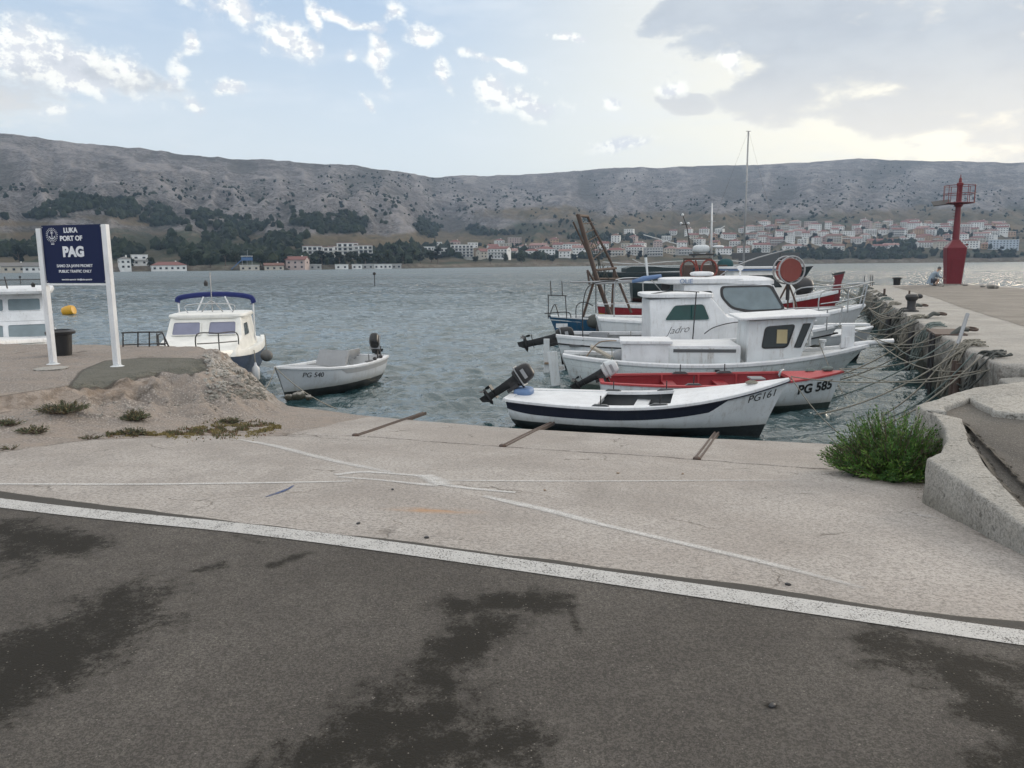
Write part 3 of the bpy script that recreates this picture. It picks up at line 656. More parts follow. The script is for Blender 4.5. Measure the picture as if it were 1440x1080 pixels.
def sea_part(name, r0, r1, nr_, a0, a1, na_, waves=True, label=True):
    rr = r0*(r1/r0)**np.linspace(0, 1, nr_); aa = np.radians(np.linspace(a0, a1, na_)); R_, A_ = np.meshgrid(rr, aa, indexing='ij')
    X = R_*np.sin(A_); Y = R_*np.cos(A_); Z = np.full(X.shape, W)
    if waves:
        cell = np.maximum(R_*(math.log(r1/r0)/nr_), R_*abs(aa[1]-aa[0]))
        g = .45+.75*fbm(X*.5, Y, .16, 3, 60); g = g*np.clip((R_-7)/6, .4, 1)
        fade = np.clip((r1-R_)/(r1*.4), 0, 1)*(1+np.clip((R_-40)/80, 0, .8))
        for i in range(80):
            lam = .19*(16.0)**(rng.random()**1.1); th = rng.normal(1.68, .5); k = 2*math.pi/lam
            amp = .0138*lam**.85/(1+.25*lam); ph = rng.random()*6.28
            a_ = k*(X*math.cos(th)+Y*math.sin(th))+ph+1.5*np.sin(X*.41+i)+1.3*np.cos(Y*.37+i*2)
            w_ = np.exp(1.4*(np.sin(a_)-1))*1.7-.8          # narrower crests, flat troughs
            Z = Z+amp*w_*g*fade*np.clip(lam/cell/2.6-1, 0, 1)
    o = grid_mesh(name, np.stack([X, Y, Z], -1)[:, ::-1], na_, nr_, M['sea'], True); tag(o, kind='structure'); return o
sea_part('sea', 7.5, 300, 900, -46, 42, 1000)
sea_part('sea', 300, 6000, 60, -75, 75, 200, False)
for nm, a0, a1 in (('sea', -75, -46), ('sea', 42, 75)): sea_part(nm, 7.5, 300, 30, a0, a1, 30, False)

# ------------------------------------------------------------------ the hills across the bay
def interp(x, pts): return np.interp(x, [p[0] for p in pts], [p[1] for p in pts])
NA, NT_ = 900, 210
pxs = np.linspace(-700, 2100, NA)
sil = interp(pxs, [(-700, 150), (-300, 160), (0, 186), (60, 192), (100, 199), (200, 208), (300, 221), (400, 226), (500, 233), (545, 238), (590, 247), (620, 248), (720, 246), (760, 244), (800, 241), (870, 235), (930, 236), (1000, 232), (1060, 232), (1130, 228), (1200, 223), (1300, 226), (1440, 229), (1700, 235), (2100, 240)])
D0 = interp(pxs, [(-700, 480), (0, 520), (400, 520), (560, 560), (720, 660), (900, 780), (1000, 850), (1180, 940), (1300, 990), (1440, 1050), (2100, 1300)])
D1 = interp(pxs, [(-700, 1500), (0, 1500), (540, 1650), (610, 1950), (720, 2200), (1000, 2350), (1440, 2550), (2100, 2700)])
TV = np.zeros((NT_, NA, 3)); GU = np.zeros((NT_, NA)); tt = np.r_[np.linspace(0, 1, NT_-8), np.linspace(1.03, 1.5, 8)]
UPX = np.zeros((NT_, NA)); UPY = np.zeros((NT_, NA))
_spur = [(815, .40, 75, .16, 16), (700, .36, 60, .15, -14), (905, .42, 50, .2, -16), (1160, .55, 60, .22, 12), (1010, .5, 50, .2, 10), (620, .45, 30, .25, -22), (480, .5, 70, .2, 8), (1290, .5, 70, .2, -10), (1380, .6, 60, .2, 12), (180, .6, 90, .2, 8), (60, .35, 40, .2, -8), (330, .45, 50, .2, -8)]
for j in range(NA):
    px = pxs[j]; d = ray(px, 300); a = math.atan2(d.x, d.y); 
    hy = 371-(px-720)*math.tan(RL)
    k = math.cos(math.atan((px-720)/1080))
    er = math.atan((hy-sil[j])/1080*k*1.012)
    ca, sa = math.cos(a), math.sin(a)
    for i in range(NT_):
        t = tt[i]; Dd = D0[j]+(D1[j]-D0[j])*t
        g = t if t <= 1 else 1-(t-1)*.8
        g0 = g**.92 if t <= 1 else g
        x, y = sa*Dd, ca*Dd
        h = Dd*math.tan(er)*g0
        am = max(0., min(1, t*6))*max(0., 1-abs(t-.5)*1.5)
        if t <= 1:
            q = Vector((a*14, t*2.4, 3.3)); 
            rd_ = noise.ridged_multi_fractal(Vector((a*20, t*3.2-a*3, 1.7)), .9, 2.1, 5, 1, 2)
            GU[i, j] = rd_
            h += (rd_-1.0)*15*am + noise.fractal(Vector((x*.012, y*.012, 0)), .9, 2, 5)*8*am + noise.fractal(Vector((x*.03, y*.03, 4)), .8, 2, 3)*1.6*max(am, .2*(t > .02))
            for (sx_, st_, wx, wt, hh) in _spur:
                h += hh*math.exp(-((px-sx_)/wx)**2-((t-st_)/wt)**2)
        if t < .012: h = -4.2+t*260
        else: h += W+1.4
        if i == 0: h = W-3
        TV[i, j] = (x, y, h)
for i in range(NT_):
    X_ = TV[i]; D_ = X_[:, 1]*_F.y+(X_[:, 2]-1.6)*_F.z
    UPX[i] = 720+1080*(X_[:, 0]*RR.x+X_[:, 1]*RR.y+(X_[:, 2]-1.6)*RR.z)/D_; UPY[i] = 540-1080*(X_[:, 0]*UU.x+X_[:, 1]*UU.y+(X_[:, 2]-1.6)*UU.z)/D_
_mn = UPY[:NT_-8].min(0); _hy = 371-(pxs-720)*math.tan(RL); _f = (_hy-sil)/(_hy-_mn); _f = np.convolve(np.pad(_f, 12, 'edge'), np.ones(25)/25, 'valid')
TV[..., 2] = np.where(TV[..., 2] > W+1.4, (TV[..., 2]-W-1.4)*_f[None, :]+W+1.4, TV[..., 2])
for i in range(NT_):
    X_ = TV[i]; D_ = X_[:, 1]*_F.y+(X_[:, 2]-1.6)*_F.z
    UPX[i] = 720+1080*(X_[:, 0]*RR.x+X_[:, 1]*RR.y+(X_[:, 2]-1.6)*RR.z)/D_; UPY[i] = 540-1080*(X_[:, 0]*UU.x+X_[:, 1]*UU.y+(X_[:, 2]-1.6)*UU.z)/D_
nz = fbm(UPX*.03, UPY*.09, 1, 5, 70)-.5; nz2 = fbm(UPX*.1, UPY*.25, 1, 4, 90)-.5
def ell(lst):
    r = np.full(UPX.shape, -2.)
    for (cx_, cy_, rx_, ry_) in lst: r = np.maximum(r, 1-np.hypot((UPX-cx_)/rx_, (UPY-cy_)/ry_))
    return r
wood = ell([(110, 288, 130, 13), (190, 300, 60, 13), (240, 306, 70, 12), (330, 322, 60, 17), (430, 312, 95, 17), (480, 318, 70, 14), (390, 345, 60, 16), (60, 352, 110, 14), (180, 353, 120, 12), (270, 353, 110, 15), (330, 355, 110, 16), (545, 362, 70, 12), (500, 372, 120, 6), (590, 318, 26, 14), (690, 328, 45, 9), (745, 360, 120, 7), (870, 335, 80, 5), (1260, 345, 70, 12), (1200, 362, 120, 8), (1380, 362, 90, 8), (1330, 330, 40, 9), (1240, 302, 40, 6), (40, 305, 60, 6), (600, 355, 60, 9)])
scat = ell([(560, 280, 130, 50), (500, 265, 140, 35), (640, 285, 60, 40), (60, 275, 110, 22), (830, 310, 110, 22), (720, 280, 60, 30), (1230, 275, 150, 40), (1120, 300, 140, 30), (880, 260, 90, 25), (1380, 290, 90, 25), (960, 290, 80, 20), (340, 280, 90, 30), (1200, 340, 300, 28), (850, 352, 200, 18), (1200, 340, 250, 20), (1215, 282, 80, 22), (230, 270, 120, 25)])
field = ell([(520, 338, 130, 11), (600, 335, 110, 12), (190, 312, 60, 7), (170, 306, 70, 5), (40, 330, 80, 5), (30, 315, 60, 5), (940, 312, 130, 16), (1300, 302, 160, 12), (1340, 318, 140, 9), (760, 300, 90, 12), (1180, 340, 300, 22), (850, 350, 200, 18), (330, 362, 80, 3), (420, 335, 60, 5), (660, 340, 60, 16)])
WD = np.clip((wood*.9-.17+nz*2.3+nz2*.9)*2.2, 0, 1); SCT = np.clip((scat+nz*1.4)*1.4, 0, 1); FL = np.clip((field+nz*1.1)*2.5, 0, 1)
lowz = np.clip((UPY-(interp(UPX.ravel(), [(0, 318), (400, 325), (600, 328), (760, 305), (1000, 300), (1440, 288)]).reshape(UPX.shape))+nz*22)/9, 0, 1)
m, n = newmat('hill_ground'); M['hill'] = m; c = geoco(n)
big = n.noise(c, .006, 8, .65, .3); md = n.noise(c, .035, 7, .7, .2); fn = n.noise(n.mapping(c, (1, 1, 2.2)), .20, 5, .8)
col = n.mix(n.ramp(big, .35, .65), (.132, .123, .120), (.205, .192, .188))
col = n.mix(n.ramp(md, .42, .66, 0, .75), col, (.27, .258, .256)); col = n.mix(n.ramp(md, .44, .32, 0, .65), col, (.066, .064, .060))
col = n.mix(n.ramp(fn, .52, .42, 0, .8), col, (.040, .042, .038)); col = n.mix(n.ramp(fn, .60, .70, 0, .8), col, (.46, .44, .43))
gy = n.math('ADD', n.attr('gully'), n.math('MULTIPLY', n.math('SUBTRACT', md, .5), 1.2)); col = n.mix(n.ramp(gy, .95, .45, 0, .60), col, (.072, .072, .064)); col = n.mix(n.ramp(gy, 1.25, 1.75, 0, .5), col, (.33, .31, .305))  # darker gullies, lighter ridges: relief shading put into the colour, plus gully scrub
low = n.attr('low'); lc = n.mix(n.ramp(n.noise(n.mapping(c, (1, .4, 1)), .02, 6, .65), .4, .6), (.046, .052, .030), (.12, .095, .062))
lc = n.mix(n.ramp(n.noise(n.mapping(c, (.6, .25, 1)), .05, 5, .6), .5, .62), lc, (.045, .062, .036))
col = n.mix(n.math('MULTIPLY', low, .9), col, lc)
col = n.mix(n.math('MULTIPLY', n.attr('field'), n.ramp(n.noise(n.mapping(c, (.5, .2, 1)), .06, 5, .6), .3, .6, .5, 1)), col, n.mix(n.ramp(n.noise(c, .03, 5, .6), .4, .62), (.165, .128, .08), (.11, .094, .058)))
wd = n.attr('wood'); col = n.mix(wd, col, n.mix(n.ramp(fn, .4, .62), (.006, .011, .008), (.02, .028, .014)))
sp = n.ramp(n.voro(n.vmath('ADD', c, n.vmath('MULTIPLY', n.noise(c, .1, 3, .6, 0, 'Color'), (10, 10, 0))), .06), .30, .24); sp = n.math('MULTIPLY', sp, n.ramp(n.noise(c, .012, 4, .6), .38, .58))
sp = n.math('MULTIPLY', sp, n.math('ADD', n.attr('scat'), .15)); col = n.mix(n.math('MULTIPLY', sp, .85), col, (.028, .038, .024))
sh = n.attr('shore'); col = n.mix(sh, col, n.mix(n.ramp(fn, .4, .6), (.15, .125, .10), (.25, .225, .19)))
hb = n.math('ADD', n.math('MULTIPLY', md, 9), n.math('MULTIPLY', fn, 3.5))
finish(n, Base_Color=col, Roughness=.95, Specular_IOR_Level=.1, Normal=n.bump(n.math('ADD', hb, n.math('MULTIPLY', wd, n.math('MULTIPLY', n.noise(c, .12, 4, .7), 8))), .85, 1))
SH = np.tile(np.clip(1-np.abs(tt-.014)/.016, 0, 1)[:, None], (1, NA))*np.clip(.75+nz2, 0, 1)
hill = grid_mesh('hills', TV[:, ::-1], NA, NT_, M['hill'], True, dict(wood=WD[:, ::-1], scat=SCT[:, ::-1], field=FL[:, ::-1], low=lowz[:, ::-1], shore=SH[:, ::-1], gully=GU[:, ::-1]))
tag(hill, kind='structure')
def on_hill(px, py):
    """ground point across the bay seen at a photo pixel"""
    j = int(round((px+700)/2800*(NA-1))); j = max(0, min(NA-1, j)); col_ = UPY[:NT_-8, j]
    i = 3
    while i < NT_-10 and col_[i] > py: i += 1
    a, b = col_[i-1], col_[i]; f = 0 if abs(a-b) < 1e-6 else max(0, min(1, (a-py)/(a-b)))
    p = TV[i-1, j]*(1-f)+TV[i, j]*f; return Vector(p)
def fin_px(d): return d
# leaf-clump masses
M['foliage'] = []
for i, (a, b) in enumerate([((.008, .016, .009), (.022, .034, .016)), ((.006, .011, .008), (.015, .024, .015)), ((.013, .021, .011), (.034, .044, .021))]):
    m, n = newmat('tree_foliage'); c = obco(n); M['foliage'].append(m)
    finish(n, Base_Color=n.mix(n.noise(c, 1.1, 4, .6), a, b), Roughness=.85, Specular_IOR_Level=.15)
M['bark'] = paint('bark', (.12, .09, .065), .9, .5, (.05, .04, .03), 6)
def clump_mesh(n_leaf, rx, rz, size, seed, lobes=7):
    """crown: many small leaf-sized faces spread over uneven lobes"""
    r = random.Random(seed); mb = MB(); L = []
    for i in range(lobes):
        a = r.random()*6.28; q = r.random()**.5*rx*.65; L.append((Vector((math.cos(a)*q, math.sin(a)*q, rz*(.55+.9*r.random()))), rx*(.32+.3*r.random())))
    for i in range(n_leaf):
        c_, rad = r.choice(L); d = Vector((r.gauss(0, 1), r.gauss(0, 1), r.gauss(0, 1)+.2)).normalized(); p = c_+d*rad*(r.random()**.4)
        p.z = max(p.z, rz*.18)
        u_ = Vector((r.gauss(0, 1), r.gauss(0, 1), r.gauss(0, 1))).normalized(); v_ = u_.cross(d).normalized() if u_.cross(d).length > .01 else Vector((1, 0, 0)); w_ = (u_+d*.4).normalized(); s_ = size*(.6+.8*r.random())
        mb.add([p-v_*s_, p+w_*s_*.9, p+v_*s_, p-w_*s_*.7], [(0, 1, 2, 3)])
    return mb
# woods and scrub on the slopes: one mass nobody could count
mb = MB(); r = random.Random(3); cnt = 0
ico = bmesh.new(); bmesh.ops.create_icosphere(ico, subdivisions=1, radius=1); icv = [v.co.copy() for v in ico.verts]; icf = [tuple(v.index for v in f.verts) for f in ico.faces]; ico.free()
cells = [(i, j, WD[i, j], SCT[i, j]) for i in range(4, NT_-12) for j in range(120, NA-120) if WD[i, j] > .25 or SCT[i, j] > .2]
for _ in range(26000):
    i, j, wv, sv = r.choice(cells)
    if wv > .25:
        if r.random() > wv*1.1: continue
        s_ = r.uniform(1.6, 4.4)
    else:
        if r.random() > sv*.30 or nz2[i, j] < .04: continue
        s_ = r.uniform(.9, 3.0)
    f1, f2 = r.random(), r.random()
    p = Vector(TV[i, j]*(1-f1)*(1-f2)+TV[i+1, j]*f1*(1-f2)+TV[i, j+1]*(1-f1)*f2+TV[i+1, j+1]*f1*f2)
    hy = UPY[i, j]
    if hy > 366+(0 if UPX[i, j] > 700 else 9): s_ *= .6
    if UPY[i, j] < 275: s_ *= .8
    rot = Matrix.Rotation(r.random()*6.28, 3, 'Z')
    mb.add([p+rot @ Vector((v.x*s_*r.uniform(.75, 1.35), v.y*s_*r.uniform(.75, 1.35), (v.z+.45)*s_*r.uniform(.7, 1.6))) for v in icv], icf, r.choice((0, 0, 1, 1, 2)))
scrub = mb.build('hillside_scrub', M['foliage'], smooth=False); tag(scrub, 'dark green woods and scrub over the lower slopes of the bare grey hills across the bay', 'scrub', kind='stuff')

# ------------------------------------------------------------------ the town
def wallm(name, c): return paint(name, c, .85, .25, tuple(x*.6 for x in c), .35)
WALL = {'white': wallm('white_render', (.76, .76, .74)), 'cream': wallm('cream_render', (.52, .48, .41)), 'pink': wallm('pink_render', (.47, .38, .35)), 'peach': wallm('peach_render', (.44, .30, .20)), 'grey': wallm('grey_render', (.40, .40, .39)), 'pale blue': wallm('pale_blue_render', (.46, .52, .58))}
ROOF = {'red': paint('red_tiles', (.20, .092, .080), .9, .4, (.2, .12, .1), 1), 'rust': paint('rust_brown_tiles', (.19, .105, .082), .9, .4, (.15, .1, .08), 1), 'faded pink': paint('faded_pink_tiles', (.28, .17, .15), .9, .4, (.22, .16, .14), 1), 'grey': paint('grey_tiles', (.17, .165, .16), .9, .4, (.1, .1, .1), 1)}
M['win'] = glass_mat('house_window', (.03, .035, .04), .15)
M['trim'] = paint('white_trim', (.6, .6, .58), .7, .2)
def house(name, w, d, st, kind, wall, roof, balcony=False, loc=(0, 0, 0), rz=0, label='', cat='house', group=None):
    t = empty(name, loc, rz, label, cat, group); H = st*2.9+.6; base = -5
    mb = MB()
    if kind == 'gable':
        mb.prism([(-d/2, base), (d/2, base), (d/2, H), (0, H+d*.22), (-d/2, H)], -w/2, w/2, 'x')
    else: mb.prism([(-d/2, base), (d/2, base), (d/2, H), (-d/2, H)], -w/2, w/2, 'x')
    mb.build('wall', WALL[wall], t)
    ov = .5; mb = MB()
    if kind == 'gable':
        for s_ in (-1, 1):
            mb.prism([(s_*(d/2+ov), H-.22*2*ov), (0, H+d*.22), (0, H+d*.22+.3), (s_*(d/2+ov), H-.22*2*ov+.3)], -w/2-ov, w/2+ov, 'x')
        mb.build('roof', ROOF[roof], t)
    elif kind == 'hip':
        a = w/2+ov; b = d/2+ov; hh = min(w, d)*.24; k = max(0, a-b)
        mb.add([(-a, -b, H), (a, -b, H), (a, b, H), (-a, b, H), (-k, 0, H+hh), (k, 0, H+hh)], [(0, 1, 5, 4), (1, 2, 5), (2, 3, 4, 5), (3, 0, 4), (3, 2, 1, 0)])
        mb.build('roof', ROOF[roof], t)
    else:
        mb.box((0, 0, H+.12), (w+.5, d+.5, .3)); mb.build('roof', M['trim'] if roof == 'grey' else ROOF[roof], t)
    nwin = max(2, int(w/3.3))
    for s in range(st):
        for k in range(nwin):
            x_ = (k+.5)/nwin*w-w/2; tall = balcony and s > 0
            MB().box((x_, -d/2-.03, 1.7+s*2.9-(.35 if tall else 0)), (1.35 if not tall else 1.7, .10, 1.25 if not tall else 1.9)).build('window', M['win'], t)
        if balcony and s > 0:
            b_ = MB(); b_.box((0, -d/2-.65, s*2.9+.25), (w*.92, 1.3, .22)); b_.box((0, -d/2-1.25, s*2.9+.8), (w*.92, .1, .85)); b_.build('balcony', M['trim'], t)
    for s_ in (-1, 1):
        MB().box((s_*(w/2+.03), 0, 1.7+(st-1)*2.9), (.10, 1.4, 1.2)).build('window', M['win'], t)
    if kind != 'flat': MB().box((w*.22, d*.1, H+d*.18+.4), (.8, .8, 1.6)).build('chimney', WALL['white'], t)
    return t
ORD = ['first', 'second', 'third', 'fourth', 'fifth', 'sixth', 'seventh', 'eighth', 'ninth', 'tenth', 'eleventh', 'twelfth', 'thirteenth', 'fourteenth', 'fifteenth', 'sixteenth', 'seventeenth', 'eighteenth', 'nineteenth', 'twentieth', 'twenty-first', 'twenty-second', 'twenty-third', 'twenty-fourth', 'twenty-fifth', 'twenty-sixth', 'twenty-seventh', 'twenty-eighth', 'twenty-ninth', 'thirtieth', 'thirty-first', 'thirty-second', 'thirty-third', 'thirty-fourth', 'thirty-fifth', 'thirty-sixth', 'thirty-seventh', 'thirty-eighth', 'thirty-ninth', 'fortieth', 'forty-first', 'forty-second', 'forty-third', 'forty-fourth', 'forty-fifth', 'forty-sixth', 'forty-seventh', 'forty-eighth', 'forty-ninth', 'fiftieth']
def face_cam(p, jit=0): return math.atan2(-p.x, p.y)*1.0+jit
r = random.Random(21)
rows = [('waterfront', [(684, 363), (700, 364), (724, 362), (745, 362), (768, 363), (795, 362), (818, 361), (842, 361), (868, 360), (893, 359), (916, 360), (943, 357), (966, 358), (990, 356), (1020, 357), (1046, 356), (1074, 355), (1118, 353), (1164, 350), (1180, 353), (1240, 353), (1258, 352), (1305, 348), (1327, 350), (1368, 349), (1386, 350), (1418, 351)]),
        ('second', [(693, 354), (712, 353), (736, 354), (757, 353), (783, 352), (806, 351), (826, 352), (852, 350), (880, 350), (905, 349), (928, 349), (958, 348), (984, 346), (1008, 347), (1032, 346), (1060, 345), (1094, 345), (1130, 343), (1148, 344), (1176, 341), (1204, 342), (1238, 342), (1272, 341), (1292, 341), (1320, 340), (1352, 339), (1376, 341), (1398, 340)]),
        ('third', [(700, 345), (722, 344), (781, 343), (865, 341), (890, 339), (936, 338), (975, 337), (1003, 336), (1026, 336), (1056, 336), (1082, 335), (1112, 333), (1136, 334), (1158, 332), (1196, 331), (1224, 331), (1262, 332), (1290, 331), (1312, 332), (1347, 330), (1370, 331), (1394, 331), (1422, 332)]),
        ('fourth', [(885, 331), (948, 330), (970, 331), (990, 328), (1012, 328), (1044, 327), (1068, 327), (1102, 325), (1124, 326), (1150, 324), (1176, 324), (1205, 323), (1236, 322), (1262, 323), (1283, 322), (1308, 323), (1330, 322), (1360, 324), (1388, 323), (1415, 322)]),
        ('highest', [(1078, 317), (1098, 316), (1118, 317), (1140, 317), (1218, 314), (1250, 316), (1284, 315), (1306, 316), (1338, 316), (1384, 317), (1405, 317)])]
PAL = ['white']*7+['cream']*2+['pink', 'peach', 'grey']
KD = {'gable': 'pitched', 'hip': 'hipped', 'flat': 'flat'}
NUMW = {1: 'one storey', 2: 'two storey', 3: 'three storey', 4: 'four storey'}
protos = {}
def place_house(px, py, w, d, st, kd, wl, rf, bal, jit, label, cat='house', nm='house', grp='houses of the town across the bay'):
    p = on_hill(px, py); key = (nm, round(w), round(d), st, kd, wl, rf, bal)
    w, d = round(w), round(d)
    if key in protos:
        t = copy_tree(protos[key]); t.location = p; t.rotation_euler = (0, 0, face_cam(p, jit)); tag(t, label, cat, grp)
    else:
        t = house(nm, w, d, st, kd, wl, rf, bal, p, face_cam(p, jit), label, cat, grp); protos[key] = t
    return t
for ri, (rn, pts) in enumerate(rows):
    if 0 < ri < 4:
        ex_ = [((a[0]+b[0])/2, (a[1]+b[1])/2-2.5) for a, b in zip(pts, pts[1:]) if a[0] > 1040 and b[0]-a[0] > 18 and r.random() < .75]; pts = sorted(pts+ex_)
    for k, (px, py) in enumerate(pts):
        kd = r.choice(['gable', 'gable', 'hip', 'hip', 'hip', 'flat']); st = r.choice([2, 2, 3, 2, 3]) if ri < 4 else 2
        w = r.choice([10, 12, 14, 17, 20]); d = r.choice([9, 11]); wl = r.choice(PAL); rf = r.choice(['red', 'red', 'rust', 'faded pink']) if kd != 'flat' else 'grey'; bal = r.random() < .45
        if (px, py) == (1118, 353): w, st, kd, bal, wl = 28, 2, 'hip', False, 'white'
        if (px, py) == (1238, 342): w, st, kd, bal, wl, rf = 34, 1, 'gable', False, 'peach', 'red'
        if (px, py) == (1305, 348): w, st, kd, bal, wl, rf = 24, 2, 'gable', True, 'white', 'red'
        if (px, py) == (1418, 351): w, st, kd, bal, wl, rf = 32, 4, 'flat', False, 'pale blue', 'grey'
        if (px, py) == (1094, 345): w, st, kd, bal, wl, rf = 26, 3, 'gable', True, 'pink', 'red'
        if (px, py) == (916, 360): w, st, kd, wl = 20, 3, 'flat', 'grey'; rf = 'grey'
        lb = f"{NUMW[st]} {wl} house{' with balconies' if bal else ''} under a {KD[kd]}{'' if kd == 'flat' else ' '+rf} roof, {ORD[k]} from the left in the town's {rn} row"
        if len(lb.split()) > 19: lb = lb.replace(' with balconies', '')
        w_ = lb.replace('two storey ', '').split() if len(lb.split()) > 16 else lb.split()
        lb = f"{wl} {st}-storey house, {KD[kd]} {'roof' if kd == 'flat' else rf+' roof'}, {ORD[k]} from left in the town's {rn} row"
        place_house(px+r.uniform(-3, 3), py, w, d, st, kd, wl, rf, bal, r.uniform(-.5, .5), lb)
LB = 'houses on the left shore across the bay'
for a in [(12, 383, 16, 8, 1, 'gable', 'cream', 'grey', False, .3, 'low cream house with grey pitched roof at the left edge of the far shore'),
          (38, 383, 20, 9, 1, 'gable', 'white', 'grey', False, -.3, 'low white house with grey roof on the far shore just left of the port sign'),
          (168, 379, 6, 7, 2, 'hip', 'white', 'grey', False, .2, 'small white house with grey roof just right of the port sign post'),
          (190, 373, 9, 8, 2, 'flat', 'white', 'grey', True, .1, 'white cube-shaped flat roofed house right of the port sign'),
          (232, 381, 20, 9, 1, 'hip', 'white', 'red', False, .1, 'long low white house with bright red roof left of the blue slide tower'),
          (345, 381, 12, 7, 1, 'flat', 'cream', 'grey', False, 0, 'flat roofed cream beach building under the blue slide tower'),
          (381, 382, 12, 6, 1, 'gable', 'cream', 'rust', False, .1, 'low shed with rusty brown roof left of the pink house'),
          (415, 379, 13, 9, 2, 'gable', 'pink', 'red', False, -.35, 'pink shoreline house with steep red roof and white gable edges'),
          (615, 348, 11, 8, 2, 'flat', 'white', 'grey', False, 0, 'white flat roofed house behind the long hotel, leftmost of three'),
          (640, 348, 12, 8, 2, 'hip', 'pink', 'red', False, 0, 'pinkish house with red roof behind the long hotel, middle of three'),
          (664, 349, 12, 8, 2, 'flat', 'white', 'grey', False, 0, 'white flat roofed house behind the long hotel, rightmost of three')]:
    place_house(*a, grp=LB)
for k, (px, w) in enumerate([(440, 8), (476, 9), (500, 7), (514, 8), (530, 7), (543, 6), (556, 7)]):
    place_house(px, 379.5-(px-440)*.01, w, 4, 1, 'flat', r.choice(['white', 'cream', 'grey']), 'grey', False, 0, f'little low beach cabin by the water, {ORD[k]} from the left between pink house and hotel', 'cabin', 'beach_cabin', 'beach cabins along the far shore')
def hotel(nm, segs, label):
    p0 = on_hill(*segs[0][:2]); t = empty(nm, p0, face_cam(p0), label, 'hotel'); inv = t.matrix_world.inverted(); R_ = Matrix.Rotation(-face_cam(p0), 3, 'Z')
    for (px, py, w, st, bal) in segs:
        q = R_ @ (on_hill(px, py)-p0); H = st*2.9+.5
        wl = MB().box((q.x, q.y, q.z+H/2-2.5), (w, 10, H+5)).build('wall', WALL['white'], t)
        MB().box((q.x, q.y, q.z+H+.2), (w+1, 11, .4)).build('roof', ROOF['faded pink'] if bal else M['trim'], t)
        for s in range(st):
            k_ = max(2, int(w/3.4))
            for k in range(k_):
                MB().box((q.x+(k+.5)/k_*w-w/2, q.y-5.05, q.z+1.6+s*2.9), (2.3, .14, 1.8)).build('window', M['win'], t)
            MB().box((q.x, q.y-5.8, q.z+.35+s*2.9), (w, 1.5, .5)).build('balcony', M['trim'], t)
hotel('hotel', [(437, 364, 14, 3, 1), (452, 365, 14, 3, 1), (470, 363, 13, 3, 1), (488, 364, 16, 4, 1), (508, 362, 14, 3, 1)], 'long white terraced hotel with dark balconies stepping along the shore behind the pink house')
hotel('hotel', [(592, 356, 26, 2, 0), (620, 362, 18, 3, 0), (648, 362, 22, 4, 0)], 'long low white hotel with flat roof and rows of dark windows left of the town')
# blue slide tower on the beach
p = on_hill(343, 380); t = empty('slide_tower', p, face_cam(p), 'blue slide tower with white roof on the beach left of the pink house', 'tower')
mb = MB()
for x_ in (-3, 0, 3):
    for y_ in (-2, 2): mb.tube([(x_, y_, -1), (x_, y_, 9)], .18)
mb.build('frame', M['galv'], t); MB().box((0, 0, 7.2), (7, 4.6, 2.0)).build('cabin', paint('tower_blue', (.06, .14, .30), .6, .3), t)
MB().box((0, 0, 9), (7.4, 5, .4)).build('roof', M['trim'], t)
MB().prism([(-3.4, 6.2), (-10, .3), (-10, .9), (-3.4, 6.9)], -1, 1).build('slide', bpy.data.materials['tower_blue'], t); MB().tube([(.5, 0, 9), (.5, 0, 13)], .12).build('pole', M['galv'], t)

# individual trees on the far shore
def tree(name, loc, h, kind, label, grp, proto={}):
    key = kind
    if key in proto:
        t = copy_tree(proto[key]); t.location = loc; s_ = h/10; t.scale = (s_*random.uniform(.85, 1.25), s_, s_); t.rotation_euler.z = random.random()*6
        tag(t, label, 'tree', grp); return t
    t = empty(name, loc, 0, label, 'tree', grp)
    tm = MB(); tm.tube([(0, 0, -1), (.1, 0, 2), (.2, .1, 4.5), (0, .2, 7)], [.4, .3, .22, .1], 7)
    for k in range(5):
        a = k*1.3; tm.tube([(.1, 0, 2.6+k*.6), (math.cos(a)*1.4, math.sin(a)*1.4, 4+k*.7), (math.cos(a)*2.6, math.sin(a)*2.6, 5+k*.7)], [.16, .1, .04], 5)
    tm.build('trunk', M['bark'], t)
    rx, rz, nl = ((3.8, 5.6, 900), (2.7, 6.6, 800), (4.6, 5.0, 1000))[kind]
    clump_mesh(nl, rx, rz, .46, 50+kind, 9).build('crown', M['foliage'][kind], t); proto[key] = t
    if h != 10: t.scale = (h/10,)*3
    return t
